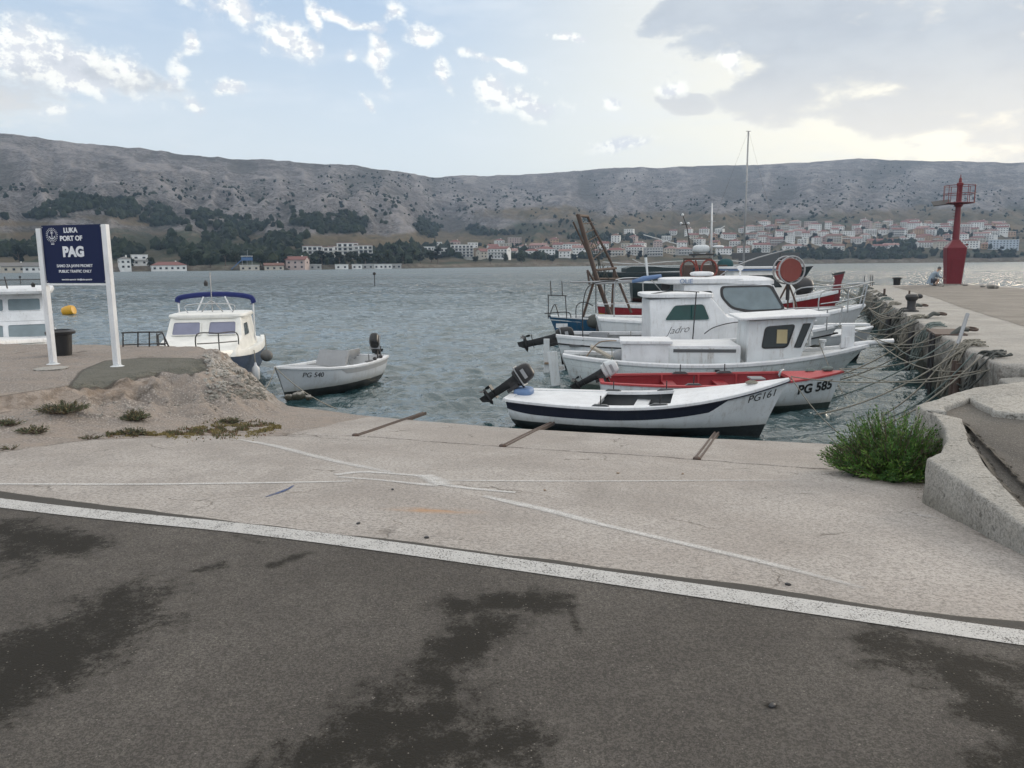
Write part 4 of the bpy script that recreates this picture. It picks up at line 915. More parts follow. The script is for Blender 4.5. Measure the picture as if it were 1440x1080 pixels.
TL = [(s, x, y) for s, x, y in [('left', 20, 376), ('left', 60, 372), ('left', 100, 374), ('left', 140, 371), ('left', 176, 379), ('left', 206, 377), ('left', 255, 376), ('left', 272, 372), ('left', 290, 377), ('left', 312, 374), ('left', 328, 372), ('left', 362, 375), ('left', 372, 377), ('left', 395, 376),
     ('left', 438, 374), ('left', 450, 376), ('left', 462, 371), ('left', 475, 374), ('left', 486, 371), ('left', 498, 368), ('left', 512, 373), ('left', 527, 370), ('left', 540, 374), ('left', 552, 368), ('left', 566, 372), ('left', 580, 366), ('left', 590, 371), ('left', 604, 369), ('left', 614, 371), ('left', 676, 364), ('left', 668, 370),
     ('town', 690, 371), ('town', 712, 369), ('town', 733, 370), ('town', 756, 367), ('town', 777, 370), ('town', 806, 368), ('town', 830, 366), ('town', 858, 367), ('town', 884, 365), ('town', 902, 366), ('town', 950, 345), ('town', 980, 350), ('town', 1003, 342), ('town', 1070, 350), ('town', 1050, 340), ('town', 1108, 340), ('town', 1140, 352), ('town', 1148, 336), ('town', 1168, 345), ('town', 1190, 348), ('town', 1200, 357), ('town', 1212, 355), ('town', 1224, 357), ('town', 1216, 326), ('town', 1246, 324), ('town', 1264, 326), ('town', 1252, 336), ('town', 1280, 352), ('town', 1290, 356), ('town', 1268, 358), ('town', 1232, 362), ('town', 1180, 362), ('town', 1160, 361), ('town', 1325, 326), ('town', 1336, 345), ('town', 1350, 354), ('town', 1395, 352), ('town', 1398, 330), ('town', 1408, 346), ('town', 1380, 334), ('town', 1430, 360), ('town', 1430, 330), ('town', 1412, 360), ('town', 1376, 361), ('town', 1362, 335), ('town', 1300, 356), ('town', 1316, 358)]]
cl = {'left': 0, 'town': 0}; KN = ['round green', 'tall dark', 'spreading pale green']
for s_, px, py in TL:
    k_ = random.randrange(3); cl[s_] += 1; i_ = cl[s_]
    tree('tree', on_hill(px, py), random.uniform(7, 12), k_, f"{KN[k_]} tree {'near photo left, on the shore' if s_ == 'left' else 'among the town houses'}, {ORD[i_-1] if i_ <= 50 else 'number '+str(i_)} from the left", 'trees along the far shore' if s_ == 'left' else 'trees in the town')

# ------------------------------------------------------------------ the air between
m = bpy.data.materials.new('haze_air'); m.use_nodes = True; n = NT(m.node_tree)
v_ = n.t.nodes.new('ShaderNodeVolumePrincipled'); v_.inputs['Color'].default_value = (.50, .70, 1.0, 1); v_.inputs['Density'].default_value = HAZE = .00014; v_.inputs['Anisotropy'].default_value = .2
o = n.t.nodes.new('ShaderNodeOutputMaterial'); n.t.links.new(v_.outputs[0], o.inputs['Volume'])
hz = MB().box((300, 1500, 245), (9400, 9400, 510)).build('haze', m); tag(hz, 'thin bluish haze over the bay', 'haze', kind='stuff')
# ------------------------------------------------------------------ boats
def hullmat(name, top, bot, zb, dirt=.5, rough=.38, planks=0, bands=()):
    """top colour above the height zb, antifouling below; weed and grime at the waterline; optional plank seams"""
    m, n = newmat(name); c = obco(n); s = n.t.nodes.new('ShaderNodeSeparateXYZ'); n.put(s.inputs[0], c); z = s.outputs[2]
    big = n.noise(c, 2.2, 5, .6); fine = n.noise(c, 26, 4, .65)
    col = n.mix(n.ramp(big, .3, .7), [x*.90 for x in top], top)
    run = n.ramp(n.noise(n.mapping(c, (8, 8, .8)), 1.1, 6, .65), .5, .78)
    col = n.mix(n.math('MULTIPLY', run, dirt*.8), col, (.22, .17, .12))
    col = n.mix(n.math('MULTIPLY', n.ramp(fine, .56, .72), dirt*.5), col, (.16, .13, .1))
    zz = n.math('ADD', z, n.math('MULTIPLY', n.math('SUBTRACT', big, .5), .03))
    col = n.mix(n.math('MULTIPLY', n.ramp(zz, zb+.16, zb), .5*dirt+.15), col, (.20, .19, .13))
    col = n.mix(n.ramp(zz, zb+.006, zb-.006, smooth=False), col, n.mix(n.ramp(fine, .3, .7), [x*.7 for x in bot], [x*1.4+.01 for x in bot]))
    h = n.math('MULTIPLY', fine, .4)
    if planks:
        w = n.math('FRACT', n.math('MULTIPLY', n.math('ADD', n.attr('girth'), 0.0), planks)); seam = n.ramp(n.math('ABSOLUTE', n.math('SUBTRACT', w, .5)), .035, .0)
        col = n.mix(n.math('MULTIPLY', seam, .55), col, (.16, .16, .16)); h = n.math('SUBTRACT', h, seam)
    finish(n, Base_Color=col, Roughness=n.ramp(fine, .3, .7, rough-.06, rough+.12), Normal=n.bump(h, .35, .012)); return m
class Hull:
    def __init__(s, L, B, fb, bow, stern=.05, tf=.7, rake=.5, draft=.32, tmax=.42, pf=2.3, srake=.1, flare=.75, sag=.35, full=3.2, tip=.012):
        s.__dict__.update(locals()); del s.__dict__['s']
    def hb(s, t):
        if t < s.tmax:
            q = t/s.tmax; return s.B/2*(s.tf+(1-s.tf)*math.sin(q*math.pi/2)**.8)
        q = (t-s.tmax)/(1-s.tmax); return max(s.tip, s.B/2*(1-q**s.pf))
    def sz(s, t):
        z = s.fb
        if t > s.sag: z += s.bow*((t-s.sag)/(1-s.sag))**2
        else: z += s.stern*((s.sag-t)/s.sag)**2
        return z
    def pt(s, t, v, side=1, inset=0, dz=0):
        b = max(0.004, s.hb(t)-inset); z1 = s.sz(t)
        kz = -s.draft+(s.draft+.02)*max(0, (t-.86)/.14)**2*0+ (max(0, .12-t)/.12)**2*s.draft*.6
        a = s.full+(1.25-s.full)*min(1, max(0, (t-.3)/.7))**.8
        if t < .2 and s.tf < .4: a = min(a, 1.8+t*6)
        y = b*max(0, 1-v**a)**s.flare
        x = s.L*(t-.5)-s.rake*(v**.85)*max(0, (t-.55)/.45)**1.6+s.srake*v*max(0, 1-t/.15)
        return Vector((x, side*y, z1+(kz-z1)*v+dz))
    def vofz(s, t, z):
        z1 = s.sz(t); return max(0, min(1, (z-z1)/(-s.draft-z1)))
    def shell(s, mb, n=34, m=14, v0=0, mi=0, close=True):
        ts = [i/n for i in range(n+1)]; ts = [t if t < .8 else .8+.2*(1-(1-(t-.8)/.2)**1.4) for t in ts]
        rings = []
        for t in ts:
            r = [s.pt(t, v0+(1-v0)*j/m, 1) for j in range(m+1)]+[s.pt(t, v0+(1-v0)*j/m, -1) for j in range(m-1, -1, -1)]
            rings.append(r)
        mb.loft(rings, closed=False, mi=mi)
        k = len(rings[0]); mb.add(rings[0], [tuple(range(k))], mi)
    def strip(s, mb, v_or_z, w, h, t0=0, t1=1, n=40, sides=(1, -1), dz=0, inset=0, mi=0, out=.02):
        """rail following the sheer: rectangular section, w inwards, h tall"""
        for sd in sides:
            rings = []
            for i in range(n+1):
                t = t0+(t1-t0)*i/n; a = s.pt(t, v_or_z, sd); b = max(.0, abs(a.y))
                ww = min(w, b*.98); o = out
                z = a.z+dz
                rings.append([Vector((a.x, sd*(b+o-inset), z-h/2)), Vector((a.x, sd*(b+o-inset)*1.0, z+h*.3)), Vector((a.x, sd*(b+o*.5-inset), z+h/2)), Vector((a.x, sd*max(0, b-ww-inset+o*.3), z+h/2)), Vector((a.x, sd*max(0, b-ww-inset), z-h/2))])
            mb.loft(rings, closed=True, mi=mi)
        return mb
    def deck(s, mb, t0, t1, dz=0, inset=.02, camber=.04, n=16, mi=0, th=.03, m=6):
        rings = []
        for i in range(n+1):
            t = t0+(t1-t0)*i/n; a = s.pt(t, 0, 1); b = max(.002, a.y-inset); top = []
            for j in range(m+1):
                q = -1+2*j/m; top.append(Vector((a.x, b*q, a.z+dz+camber*(1-q*q)*min(1, b*3))))
            rings.append(top+[Vector((p.x, p.y, a.z+dz-th)) for p in reversed(top)])
        mb.loft(rings, mi=mi); return mb
    def inner(s, mb, t0, t1, zf, inset=.05, n=24, m=6, mi=0):
        rings = []
        for i in range(n+1):
            t = t0+(t1-t0)*i/n; vf = s.vofz(t, zf); side = [s.pt(t, vf*j/m, 1, inset) for j in range(m+1)]
            side = [Vector((p.x+(inset if i == 0 else 0), max(.003, min(p.y, max(.003, s.hb(t)-inset))), p.z)) for p in side]
            rings.append(side+[Vector((p.x, -p.y, p.z)) for p in reversed(side)])
        mb.loft(rings, closed=False, mi=mi)
        for r in (rings[0], rings[-1]): mb.add(r, [tuple(range(len(r)))], mi)
        return mb
    def yat(s, x, z):
        t = x/s.L+.5; return s.pt(t, s.vofz(t, z), 1).y
def build_hull(h, root, mat, n=34, m=14, girth=False):
    mb = MB(); h.shell(mb, n, m); o = mb.build('hull', mat, root, smooth=40)
    if girth:
        me = o.data; a = me.attributes.new('girth', 'FLOAT', 'POINT'); vals = []
        for v in me.vertices:
            t = v.co.x/h.L+.5; vals.append(h.vofz(min(1, max(0, t)), v.co.z))
        a.data.foreach_set('value', vals)
    return o
def text_mesh(s, size, mat, name='lettering', extrude=.0, align='CENTER', shear=0, bold=0):
    cu = bpy.data.curves.new(name, 'FONT'); cu.body = s; cu.size = size; cu.align_x = align; cu.align_y = 'CENTER'; cu.extrude = .002+extrude; cu.shear = shear; cu.offset = bold
    cu.resolution_u = 4
    ob = bpy.data.objects.new('tmp_text', cu); C.objects.link(ob)
    dg = bpy.context.evaluated_depsgraph_get(); me = bpy.data.meshes.new_from_object(ob.evaluated_get(dg)); bpy.data.objects.remove(ob); bpy.data.curves.remove(cu)
    me.name = name; me.materials.clear(); me.materials.append(mat)
    return me
def put_text(s, size, mat, parent, fn, name='lettering', **kw):
    """fn maps (u, v, w) of the flat lettering to the surface"""
    me = text_mesh(s, size, mat, name, **kw)
    bm = bmesh.new(); bm.from_mesh(me)
    for v in bm.verts: v.co = fn(v.co.x, v.co.y, v.co.z)
    bm.to_mesh(me); bm.free()
    o = bpy.data.objects.new(name, me); C.objects.link(o); o.parent = parent; kids.setdefault(parent.name, []).append(o); return o
def outboard(root, loc, tilt, yaw=0, cow='black', s=1.0, name='outboard_motor'):
    """tilted-up outboard: x forward, clamps at loc; tilt = angle of the leg away from straight down"""
    T = Matrix.Translation(loc) @ Matrix.Rotation(yaw, 4, 'Z') @ Matrix.Rotation(tilt, 4, 'Y')
    def q(p): return T @ (Vector(p)*s)
    def xf(mb): mb.v = [tuple(q(v)) for v in mb.v]; return mb
    a = MB(); a.box((.0, 0, .0), (.07, .22, .26)); a.box((-.07, 0, .05), (.14, .12, .2)); b = xf(a).build(name, M['dark'], root, bevel=.008)
    mb = MB(); mb.loft([[Vector((-.12+dx*w, dy*d, z)) for dx, dy in ((-1, -.6), (0, -1), (1, -.6), (1, .6), (0, 1), (-1, .6))] for z, w, d in ((.16, .10, .075), (-.05, .085, .055), (-.42, .07, .035), (-.52, .075, .03))])
    mb.box((-.16, 0, -.40), (.30, .17, .015)); xf(mb).build('motor_leg', M['black'], b, smooth=50)
    mb = MB(); mb.tube([(.05, 0, -.56), (0, 0, -.56), (-.12, 0, -.56), (-.26, 0, -.56), (-.30, 0, -.56)], [.008, .035, .05, .035, .02], 10); mb.prism([(-.02, -.58), (-.2, -.58), (-.2, -.74), (-.1, -.72)], -.007, .007, 'y'); xf(mb).build('gearcase', M['black'], b, smooth=50)
    mb = MB()
    for k in range(3):
        R3 = Matrix.Rotation(k*2.094, 4, 'X'); mb.add([R3 @ Vector(p)+Vector((-.29, 0, -.56)) for p in ((.0, .01, .02), (.03, .05, .06), (.02, .03, .13), (-.03, -.03, .12), (-.02, -.03, .05), (.01, .015, .03), (.035, .055, .065), (.025, .035, .135), (-.025, -.025, .125), (-.015, -.025, .055))], [(0, 1, 2, 3, 4), (9, 8, 7, 6, 5), (0, 5, 6, 1), (1, 6, 7, 2), (2, 7, 8, 3), (3, 8, 9, 4)])
    xf(mb).build('propeller', M['dark'], b)
    mb = MB(); mb.rbox((-.13, 0, .34), (.42, .27, .36), 3.4, 12, taper=.22); mb.rbox((-.12, 0, .17), (.36, .24, .10), 3, 10)
    xf(mb).build('cowling', M[cow], b, smooth=True)
    mb = MB(); mb.box((-.13, 0, .235), (.425, .275, .02)); mb.box((-.12, .128, .36), (.2, .01, .07)); mb.box((-.12, -.128, .36), (.2, .01, .07)); xf(mb).build('cowling_band', M['grey'], b)
    mb = MB(); mb.tube([(.0, .05, .16), (.2, .07, .16), (.36, .08, .15), (.5, .09, .14)], [.022, .02, .022, .024], 8); xf(mb).build('tiller', M['black'], b, smooth=True)
    return b
def rowlock(h, root, t, sd, z=.05):
    p = h.pt(t, 0, sd); mb = MB(); mb.prism([(p.x-.17, p.z+.01), (p.x-.1, p.z+.055), (p.x+.1, p.z+.055), (p.x+.17, p.z+.01)], p.y-sd*.02, p.y-sd*.10, 'y'); o = mb.build('oar_block', M['dgrey'], root)
    MB().tube([(p.x, p.y-sd*.06, p.z+.04), (p.x+.005, p.y-sd*.06, p.z+.20)], .011, 6).build('thole_pin', M['dark'], o)
def boat(name, mid, rz, label, cat='boat', group=None): return empty(name, (mid[0], mid[1], W), math.radians(rz), label, cat, group)
def band(h, root, mat, z0f, z1f, t0, t1, name='stripe', off=.004, n=50, taper=.05):
    """painted stripe laid on the hull sides between two depths below the sheer"""
    mb = MB()
    for sd in (1, -1):
        vs = []; fs = []
        for i in range(n+1):
            t = t0+(t1-t0)*i/n; z1 = h.sz(t); k = min(1, (t1-t)/taper) if t > t1-taper else 1
            for q in range(4):
                d = z0f+(z0f+(z1f-z0f)*k-z0f)*q/3; v = h.vofz(t, z1-d); p = h.pt(t, v, sd); vs.append(p+Vector((0, sd*off, 0)))
        for i in range(n):
            for q in range(3): a = i*4+q; fs.append((a, a+4, a+5, a+1))
        mb.add(vs, fs)
    return mb.build(name, mat, root, smooth=True)
def side_text(h, root, s, size, t, z, mat, sd=-1, name='registration', **kw):
    x0 = h.L*(t-.5)
    # the hull's slope along x makes letters follow the sheer
    def fn(u, v, w):
        x = x0+u*(1 if sd < 0 else -1); zz = z+v+(h.sz(min(1, max(0, x/h.L+.5)))-h.sz(t))*.8
        tt = x/h.L+.5
        for _ in range(3):
            p = h.pt(tt, h.vofz(tt, zz), sd); tt += (x-p.x)/h.L
        p = h.pt(tt, h.vofz(tt, zz), sd); return Vector((x, p.y+sd*(.006+w), zz))
    return put_text(s, size, mat, root, fn, name, **kw)
def cabin(root, prof, y0, y1, z0, z1, mat, name='cabin', bevel=.03, slices=None):
    """side profile (x,z) with half-width from y0 at z0 to y1 at z1"""
    w = lambda z: y0+(y1-y0)*(z-z0)/(z1-z0)
    n = len(prof); vs = [(x, -w(z), z) for x, z in prof]+[(x, w(z), z) for x, z in prof]
    mb = MB(); mb.add(vs, [tuple(range(n)), tuple(range(n, 2*n))[::-1]]+[(i, (i+1) % n, n+(i+1) % n, n+i) for i in range(n)])
    return mb.build(name, mat, root, bevel=bevel, smooth=35), w
def roundpoly(pts, r=.06, k=4):
    out = []; n = len(pts)
    for i in range(n):
        p = Vector(pts[i]); a = (Vector(pts[i-1])-p); b = (Vector(pts[(i+1) % n])-p); rr = min(r, a.length*.45, b.length*.45)
        A = p+a.normalized()*rr; B = p+b.normalized()*rr
        for j in range(k+1):
            t = j/k; out.append((A*(1-t)**2+p*2*t*(1-t)+B*t*t))
    return [tuple(v) for v in out]
def side_window(parent, poly, w, sd, frame=.03, mat='glass', fmat='black', r=.06, off=.004):
    pr = roundpoly(poly, r); c = sum((Vector(p) for p in pr), Vector((0, 0)))/len(pr)
    big = [tuple(c+(Vector(p)-c)*(1+frame/max(.05, (Vector(p)-c).length))) for p in pr]
    mb = MB(); n = len(pr)
    o1 = [(x, sd*(w(z)+off+.012), z) for x, z in big]; i1 = [(x, sd*(w(z)+off+.016), z) for x, z in pr]; b1 = [(x, sd*(w(z)-.01), z) for x, z in big]; i2 = [(x, sd*(w(z)+.002), z) for x, z in pr]
    mb.loft([b1, o1, i1, i2], caps=False); f = mb.build('window', M[fmat], parent)
    g = MB(); g.add([(x, sd*(w(z)+.003), z) for x, z in pr]+[(x, sd*(w(z)-.012), z) for x, z in pr], [tuple(range(n)), tuple(range(n, 2*n))[::-1]]); g.build('pane', M[mat], f); return f
def quad_window(parent, cs, mat='glass', fmat='white', t=.03, off=.006):
    """four corners (outer frame) on any plane; pane inset"""
    c = [Vector(p) for p in cs]; nn = (c[1]-c[0]).cross(c[3]-c[0]).normalized(); ctr = sum(c, Vector())/4
    pr = roundpoly3(c, .05); big = [ctr+(p-ctr)*(1+t/(p-ctr).length) for p in pr]; n = len(pr)
    mb = MB(); mb.loft([[p-nn*.005 for p in big], [p+nn*(off+.01) for p in big], [p+nn*(off+.012) for p in pr], [p+nn*.001 for p in pr]], caps=False); f = mb.build('window', M[fmat], parent)
    g = MB(); g.add([p+nn*.004 for p in pr]+[p-nn*.01 for p in pr], [tuple(range(n)), tuple(range(n, 2*n))[::-1]]); g.build('pane', M[mat], f); return f
def roundpoly3(pts, r, k=3):
    out = []; n = len(pts)
    for i in range(n):
        p = pts[i]; a = pts[i-1]-p; b = pts[(i+1) % n]-p; rr = min(r, a.length*.4, b.length*.4); A = p+a.normalized()*rr; B = p+b.normalized()*rr
        for j in range(k+1): t = j/k; out.append(A*(1-t)**2+p*2*t*(1-t)+B*t*t)
    return out
def rails(root, paths, r=.014, mat='steel', name='rail'):
    mb = MB()
    for p in paths: mb.tube(bez(p, 5) if len(p) > 2 else p, r, 6)
    return mb.build(name, M[mat], root, smooth=60)
M['pghull'] = hullmat('white_topsides_dark_bottom', (.74, .76, .78), (.012, .016, .018), .115, .45)
M['redboathull'] = hullmat('red_boat_topsides', (.66, .70, .72), (.03, .045, .04), .07, .6)
M['greyhull'] = hullmat('grey_white_topsides', (.52, .55, .58), (.012, .016, .016), .13, .5)
M['woodhull'] = hullmat('planked_white_hull', (.64, .68, .68), (.10, .13, .11), .06, .95, .5, planks=8)
M['whitehull'] = hullmat('glossy_white_hull', (.70, .72, .73), (.03, .05, .06), .08, .4)
M['navyhull'] = hullmat('navy_hull', (.012, .035, .085), (.60, .62, .62), .12, .4)
M['bluehull'] = hullmat('worn_blue_hull', (.012, .085, .17), (.20, .17, .13), .14, .9, .5)
M['crimsonhull'] = hullmat('red_hull', (.24, .014, .02), (.08, .02, .02), .1, .4)
M['greenishhull'] = hullmat('dark_green_hull', (.008, .02, .022), (.05, .015, .012), .2, .3)
M['inside'] = paint('boat_inside_grey', (.52, .53, .53), .6, .6, (.25, .2, .15)); M['redin'] = paint('red_inside', (.24, .012, .018), .5, .35, (.15, .04, .04))

def seats(h, root, ts, zf, mat, w=.24):
    for t in ts:
        x = h.L*(t-.5); y = h.yat(x, zf)-.04; MB().box((x, 0, zf), (w, 2*y, .035)).build('seat', mat, root, bevel=.006)
# 1. white boat with the navy stripe, nearest the slip
t = boat('rowing_boat', (2.31, 13.12), -15.2, 'white open boat with navy stripe and tilted black outboard, nearest the slip edge')
h = Hull(4.72, 1.72, .43, .46, .03, .66, .52, .3, .40, 2.6, .12)
build_hull(h, t, M['pghull'])
band(h, t, M['navy'], .045, .20, .0, .80, 'stripe', taper=.06)
mb = MB(); h.inner(mb, .02, .80, .12); mb.build('hull_interior', M['dgrey'], t, smooth=40)
mb = MB(); h.strip(mb, 0, .17, .05, 0, .995, out=.025); mb.box((-2.34, 0, h.sz(0)), (.14, 2*h.hb(0), .05)); mb.build('gunwale', M['white'], t, smooth=40)
mb = MB(); h.strip(mb, 0, .012, .022, .02, 1, dz=-.035, out=.034); mb.build('rubbing_strip', M['navy'], t)
mb = MB(); h.deck(mb, .60, .995, .022, .03, .05); mb.build('foredeck', M['white'], t, smooth=30)
mb = MB(); h.deck(mb, .74, .86, .045, h.B*.24, .03, th=.01); mb.build('deck_hatch', M['white'], t, smooth=30)
mb = MB(); h.deck(mb, .0, .34, .012, .03, .0); mb.build('stern_deck', M['white'], t)
seats(h, t, (.30, .48), .30, M['white'])
for tt_, sd in ((.36, -1), (.565, -1), (.36, 1), (.565, 1)): rowlock(h, t, tt_, sd)
rails(t, [[(2.18, -.08, .93), (2.2, -.08, 1.02), (2.24, 0, 1.04), (2.2, .08, 1.02), (2.18, .08, .93)]], .012, 'steel', 'bow_ring')
MB().rbox((-2.2, .1, .5), (.34, .42, .17), 4, 10).build('motor_pad', M['motorblue'], t, smooth=True)
outboard(t, (-2.36, .02, .58), math.radians(56), 0, 'black', .92)
side_text(h, t, 'PG161', .17, .905, .62, M['dark'], shear=.25)
BOAT1 = t
# 2. red boat
t = boat('rowing_boat', (4.12, 15.0), -3.5, 'red-decked open boat with a pale hull and tilted white outboard, second from the slip edge')
h = Hull(4.75, 1.75, .50, .17, .02, .62, .34, .3, .40, 2.4, .1)
build_hull(h, t, M['redboathull'])
mb = MB(); h.inner(mb, .02, .80, .14); mb.build('hull_interior', M['redin'], t, smooth=40)
mb = MB(); h.strip(mb, 0, .07, .04, 0, .998, out=.02); mb.box((-2.35, 0, h.sz(0)), (.08, 2*h.hb(0), .04)); mb.build('gunwale', M['fadedred'], t, smooth=40)
mb = MB(); h.deck(mb, .76, .998, .02, .02, .03); mb.build('foredeck', M['fadedred'], t, smooth=30)
seats(h, t, (.30, .52, .66), .36, M['redin'])
MB().box((.72, .1, .52), (.28, .35, .03)).build('board', M['galv'], t)
for tt_, sd in ((.36, 1), (.55, 1), (.36, -1)): rowlock(h, t, tt_, sd)
for tt_ in (.28, .44, .6):
    p = h.pt(tt_, 0, 1); MB().box((p.x, p.y-.07, p.z-.17), (.035, .03, .3)).build('rib', M['fadedred'], t)
outboard(t, (-2.36, .0, .52), math.radians(62), 0, 'old_white', .82)
side_text(h, t, 'PG 585', .26, .865, .40, M['black'], bold=.008)
for dx in (-.03, .04): MB().rbox((2.05+dx, .0, .72), (.16, .12, .1), 2, 8).build('cleat', M['ropeblue'], t)
BOAT2 = t
# 3. old planked white boat with flat-topped wheelhouse
t = boat('fishing_boat', (4.62, 17.55), -7, 'old planked white wooden boat with flat-topped wheelhouse and long bowsprit, third from the slip')
h = Hull(6.85, 2.35, .58, .36, .12, .28, 1.15, .4, .45, 2.1, .25, .7, .4, 2.6)
build_hull(h, t, M['woodhull'], girth=True)
mb = MB(); h.inner(mb, .05, .50, .20); mb.build('hull_interior', M['old_white'], t, smooth=40)
mb = MB(); h.strip(mb, 0, .14, .075, 0, .998, out=.035); mb.build('gunwale', M['white'], t, smooth=40)
mb = MB(); h.deck(mb, .50, .99, -.06, .04, .06); mb.build('foredeck', M['old_white'], t, smooth=30)
mb = MB(); mb.tube([(2.8, 0, .90), (3.3, 0, .97), (3.93, 0, 1.03)], [.07, .06, .055], 8); mb.build('bowsprit', M['white'], t, smooth=True)
MB().box((-1.55, -.25, .72), (1.05, 1.0, .62)).build('engine_box', M['white'], t, bevel=.02); MB().box((-1.55, -.25, 1.05), (1.15, 1.1, .07)).build('box_lid', M['white'], t, bevel=.015)
# coaming amidships with a dark slot
mb = MB(); mb.box((-.28, -.72, .72), (1.55, .08, .42)); mb.build('coaming', M['old_white'], t, bevel=.01)
MB().box((-.28, -.765, .87), (1.35, .012, .07)).build('slot', M['dgrey'], t); MB().box((-.28, 0, .95), (1.55, 1.5, .05)).build('cockpit_cover', M['white'], t, bevel=.01)
prof = [(.62, .45), (.66, 1.52), (2.08, 1.61), (1.74, .68), (1.7, .5)]
cb, w = cabin(t, prof, .80, .68, .45, 1.6, M['old_white'], 'wheelhouse', .02)
side_window(cb, [(.95, .94), (1.03, 1.38), (1.62, 1.44), (1.46, .97)], w, -1, .03, 'glass', 'black', .08); side_window(cb, [(1.08, .98), (1.14, 1.36), (1.70, 1.42), (1.56, 1.02)], w, 1, .03, 'glass', 'black', .08)
MB().box((1.36, -.742, 1.19), (.22, .006, .30)).build('curtain', M['curtain'], cb)
for y_ in (-.36, .36):
    quad_window(cb, [(1.85, y_-.28, .96), (1.85, y_+.28, .96), (2.01, y_+.26, 1.42), (2.01, y_-.26, 1.42)], 'glass', 'black', .02, .012)
mb = MB(); side_window(cb, [(1.62, .96), (1.80, 1.46), (1.96, 1.47), (1.76, .96)], w, -1, .01, 'glass', 'black', .02); mb.prism([(.45, 1.54), (.45, 1.595), (2.3, 1.70), (2.3, 1.63)], -.86, .86, 'y'); mb.build('wheelhouse_roof', M['white'], t, bevel=.02)
for x_, y_, hh in ((2.35, -.22, .2), (2.2, .35, .3), (1.85, -.60, .22)): MB().lathe([(.05, 0), (.05, hh*.7), (.085, hh*.75), (.085, hh), (.02, hh)], (x_, y_, .88), 10).build('bollard', M['old_white'], t, smooth=40)
MB().box((2.92, -.1, 1.13), (.28, .05, .50)).build('bow_board', M['white'], t, bevel=.01)
MB().box((2.92, -.1, .98), (.10, .10, .3)).build('samson_post', M['white'], t)
rails(t, [[(-2.9, -.3, .65), (-2.6, -.35, 1.0), (-2.2, -.4, 1.05)]], .015, 'wood', 'tiller')
MB().box((-2.45, .25, .66), (.8, .5, .05), M=Matrix.Rotation(.5, 3, 'Y')).build('loose_board', M['canvas'], t); MB().rbox((-2.05, .1, .66), (.45, .5, .3), 2.4, 8).build('sack', M['grey'], t, smooth=True)
MB().box((-3.63, 0, .20), (.22, .06, 1.1), M=Matrix.Rotation(-.12, 3, 'Y')).build('rudder', M['old_white'], t)
MB().box((-.05, -1.16, .42), (.10, .09, .18)).build('fender_block', M['dark'], t)
# stem iron band
BOAT3 = t
# 4. white cabin boat with a script name
t = boat('cabin_boat', (5.0, 20.75), -2.5, 'white cabin boat with teal side windows and a handwritten name, behind the planked boat')
h = Hull(7.6, 2.5, .80, .30, .10, .45, .9, .45, .42, 2.3, .3, .7, .4, 3)
build_hull(h, t, M['whitehull'])
mb = MB(); h.strip(mb, 0, .02, .035, 0, .995, dz=-.20, out=.02); mb.build('rubbing_strip', M['black'], t)
mb = MB(); h.strip(mb, 0, .12, .08, 0, .995, out=.03); mb.build('gunwale', M['white'], t, smooth=40)
mb = MB(); h.deck(mb, .42, .99, -.05, .04, .06); mb.build('foredeck', M['white'], t, smooth=30)
mb = MB(); h.inner(mb, .03, .42, .25); mb.build('hull_interior', M['inside'], t, smooth=40)
MB().box((-2.7, 0, .66), (1.5, 1.7, .05)).build('stern_seat', M['dgrey'], t)
prof = [(-1.35, .5), (-1.38, 1.85), (.18, 1.93), (.62, 1.40), (1.55, 1.32), (1.95, .92), (1.95, .5)]
cb, w = cabin(t, prof, 1.02, .80, .5, 1.93, M['white'], 'cabin', .05)
for sd in (-1, 1): side_window(cb, [(-1.0, 1.32), (-.74, 1.70), (.0, 1.73), (.16, 1.33)], w, sd, .035, 'tealglass', 'old_white', .08)
for y_ in (-.4, .4): quad_window(cb, [(.60, y_-.3, 1.46), (.60, y_+.3, 1.46), (.25, y_+.28, 1.86), (.25, y_-.28, 1.86)], 'tealglass', 'white', .03, .012)
mb = MB(); mb.rbox((-.62, 0, 1.95), (1.85, 1.84, .14), 6, 16); mb.build('cabin_roof', M['white'], t, smooth=50)
put_text('Jadro', .26, M['dark'], cb, lambda u, v, w_: Vector((-.66+u, -(w(1.07+v)+.010), 1.07+v+u*.12)), 'boat_name', shear=.5, bold=-.004)
rails(t, [[(.0, -1.05, .98), (.25, -1.06, 1.15), (.75, -1.05, 1.27), (1.4, -.98, 1.28)]], .014, 'dark', 'handrail'); rails(t, [[(-1.35, -.8, 2.0), (-.8, -.8, 2.07), (-.1, -.75, 2.04)]], .014, 'dark', 'handrail')
for pl_ in ([(-.3, -1.1, .85), (-.24, -1.09, 2.05)], [(-3.1, -.85, .8), (-3.1, -.83, 1.75), (-2.9, -.8, 2.25), (-2.2, -.75, 2.35)], [(1.30, -.95, .95), (1.48, -.95, 1.3)]): rails(t, [pl_], .016, 'dark', 'pole')
rails(t, [[(2.3, -.75, .95), (2.45, -.75, 1.45), (3.3, -.45, 1.55), (3.9, 0, 1.6), (3.3, .45, 1.55), (2.45, .75, 1.45), (2.3, .75, .95)], [(3.3, -.45, 1.0), (3.3, -.45, 1.55)], [(3.75, -.15, 1.1), (3.8, -.12, 1.6)]], .018, 'galv', 'bow_rail')
mb = MB(); mb.box((4.0, 0, 1.12), (1.1, .32, .06)); mb.build('bow_plank', M['white'], t, bevel=.01)
for y_ in (-.35, .35): MB().box((-4.05, y_, .05), (.16, .1, 1.5)).build('stern_post', M['old_white'], t, bevel=.01)
MB().box((-3.95, 0, .15), (.32, .9, .05)).build('stern_platform', M['wood'], t)
outboard(t, (-3.9, .0, .62), math.radians(78), 0, 'black', 1.25)
BOAT4 = t
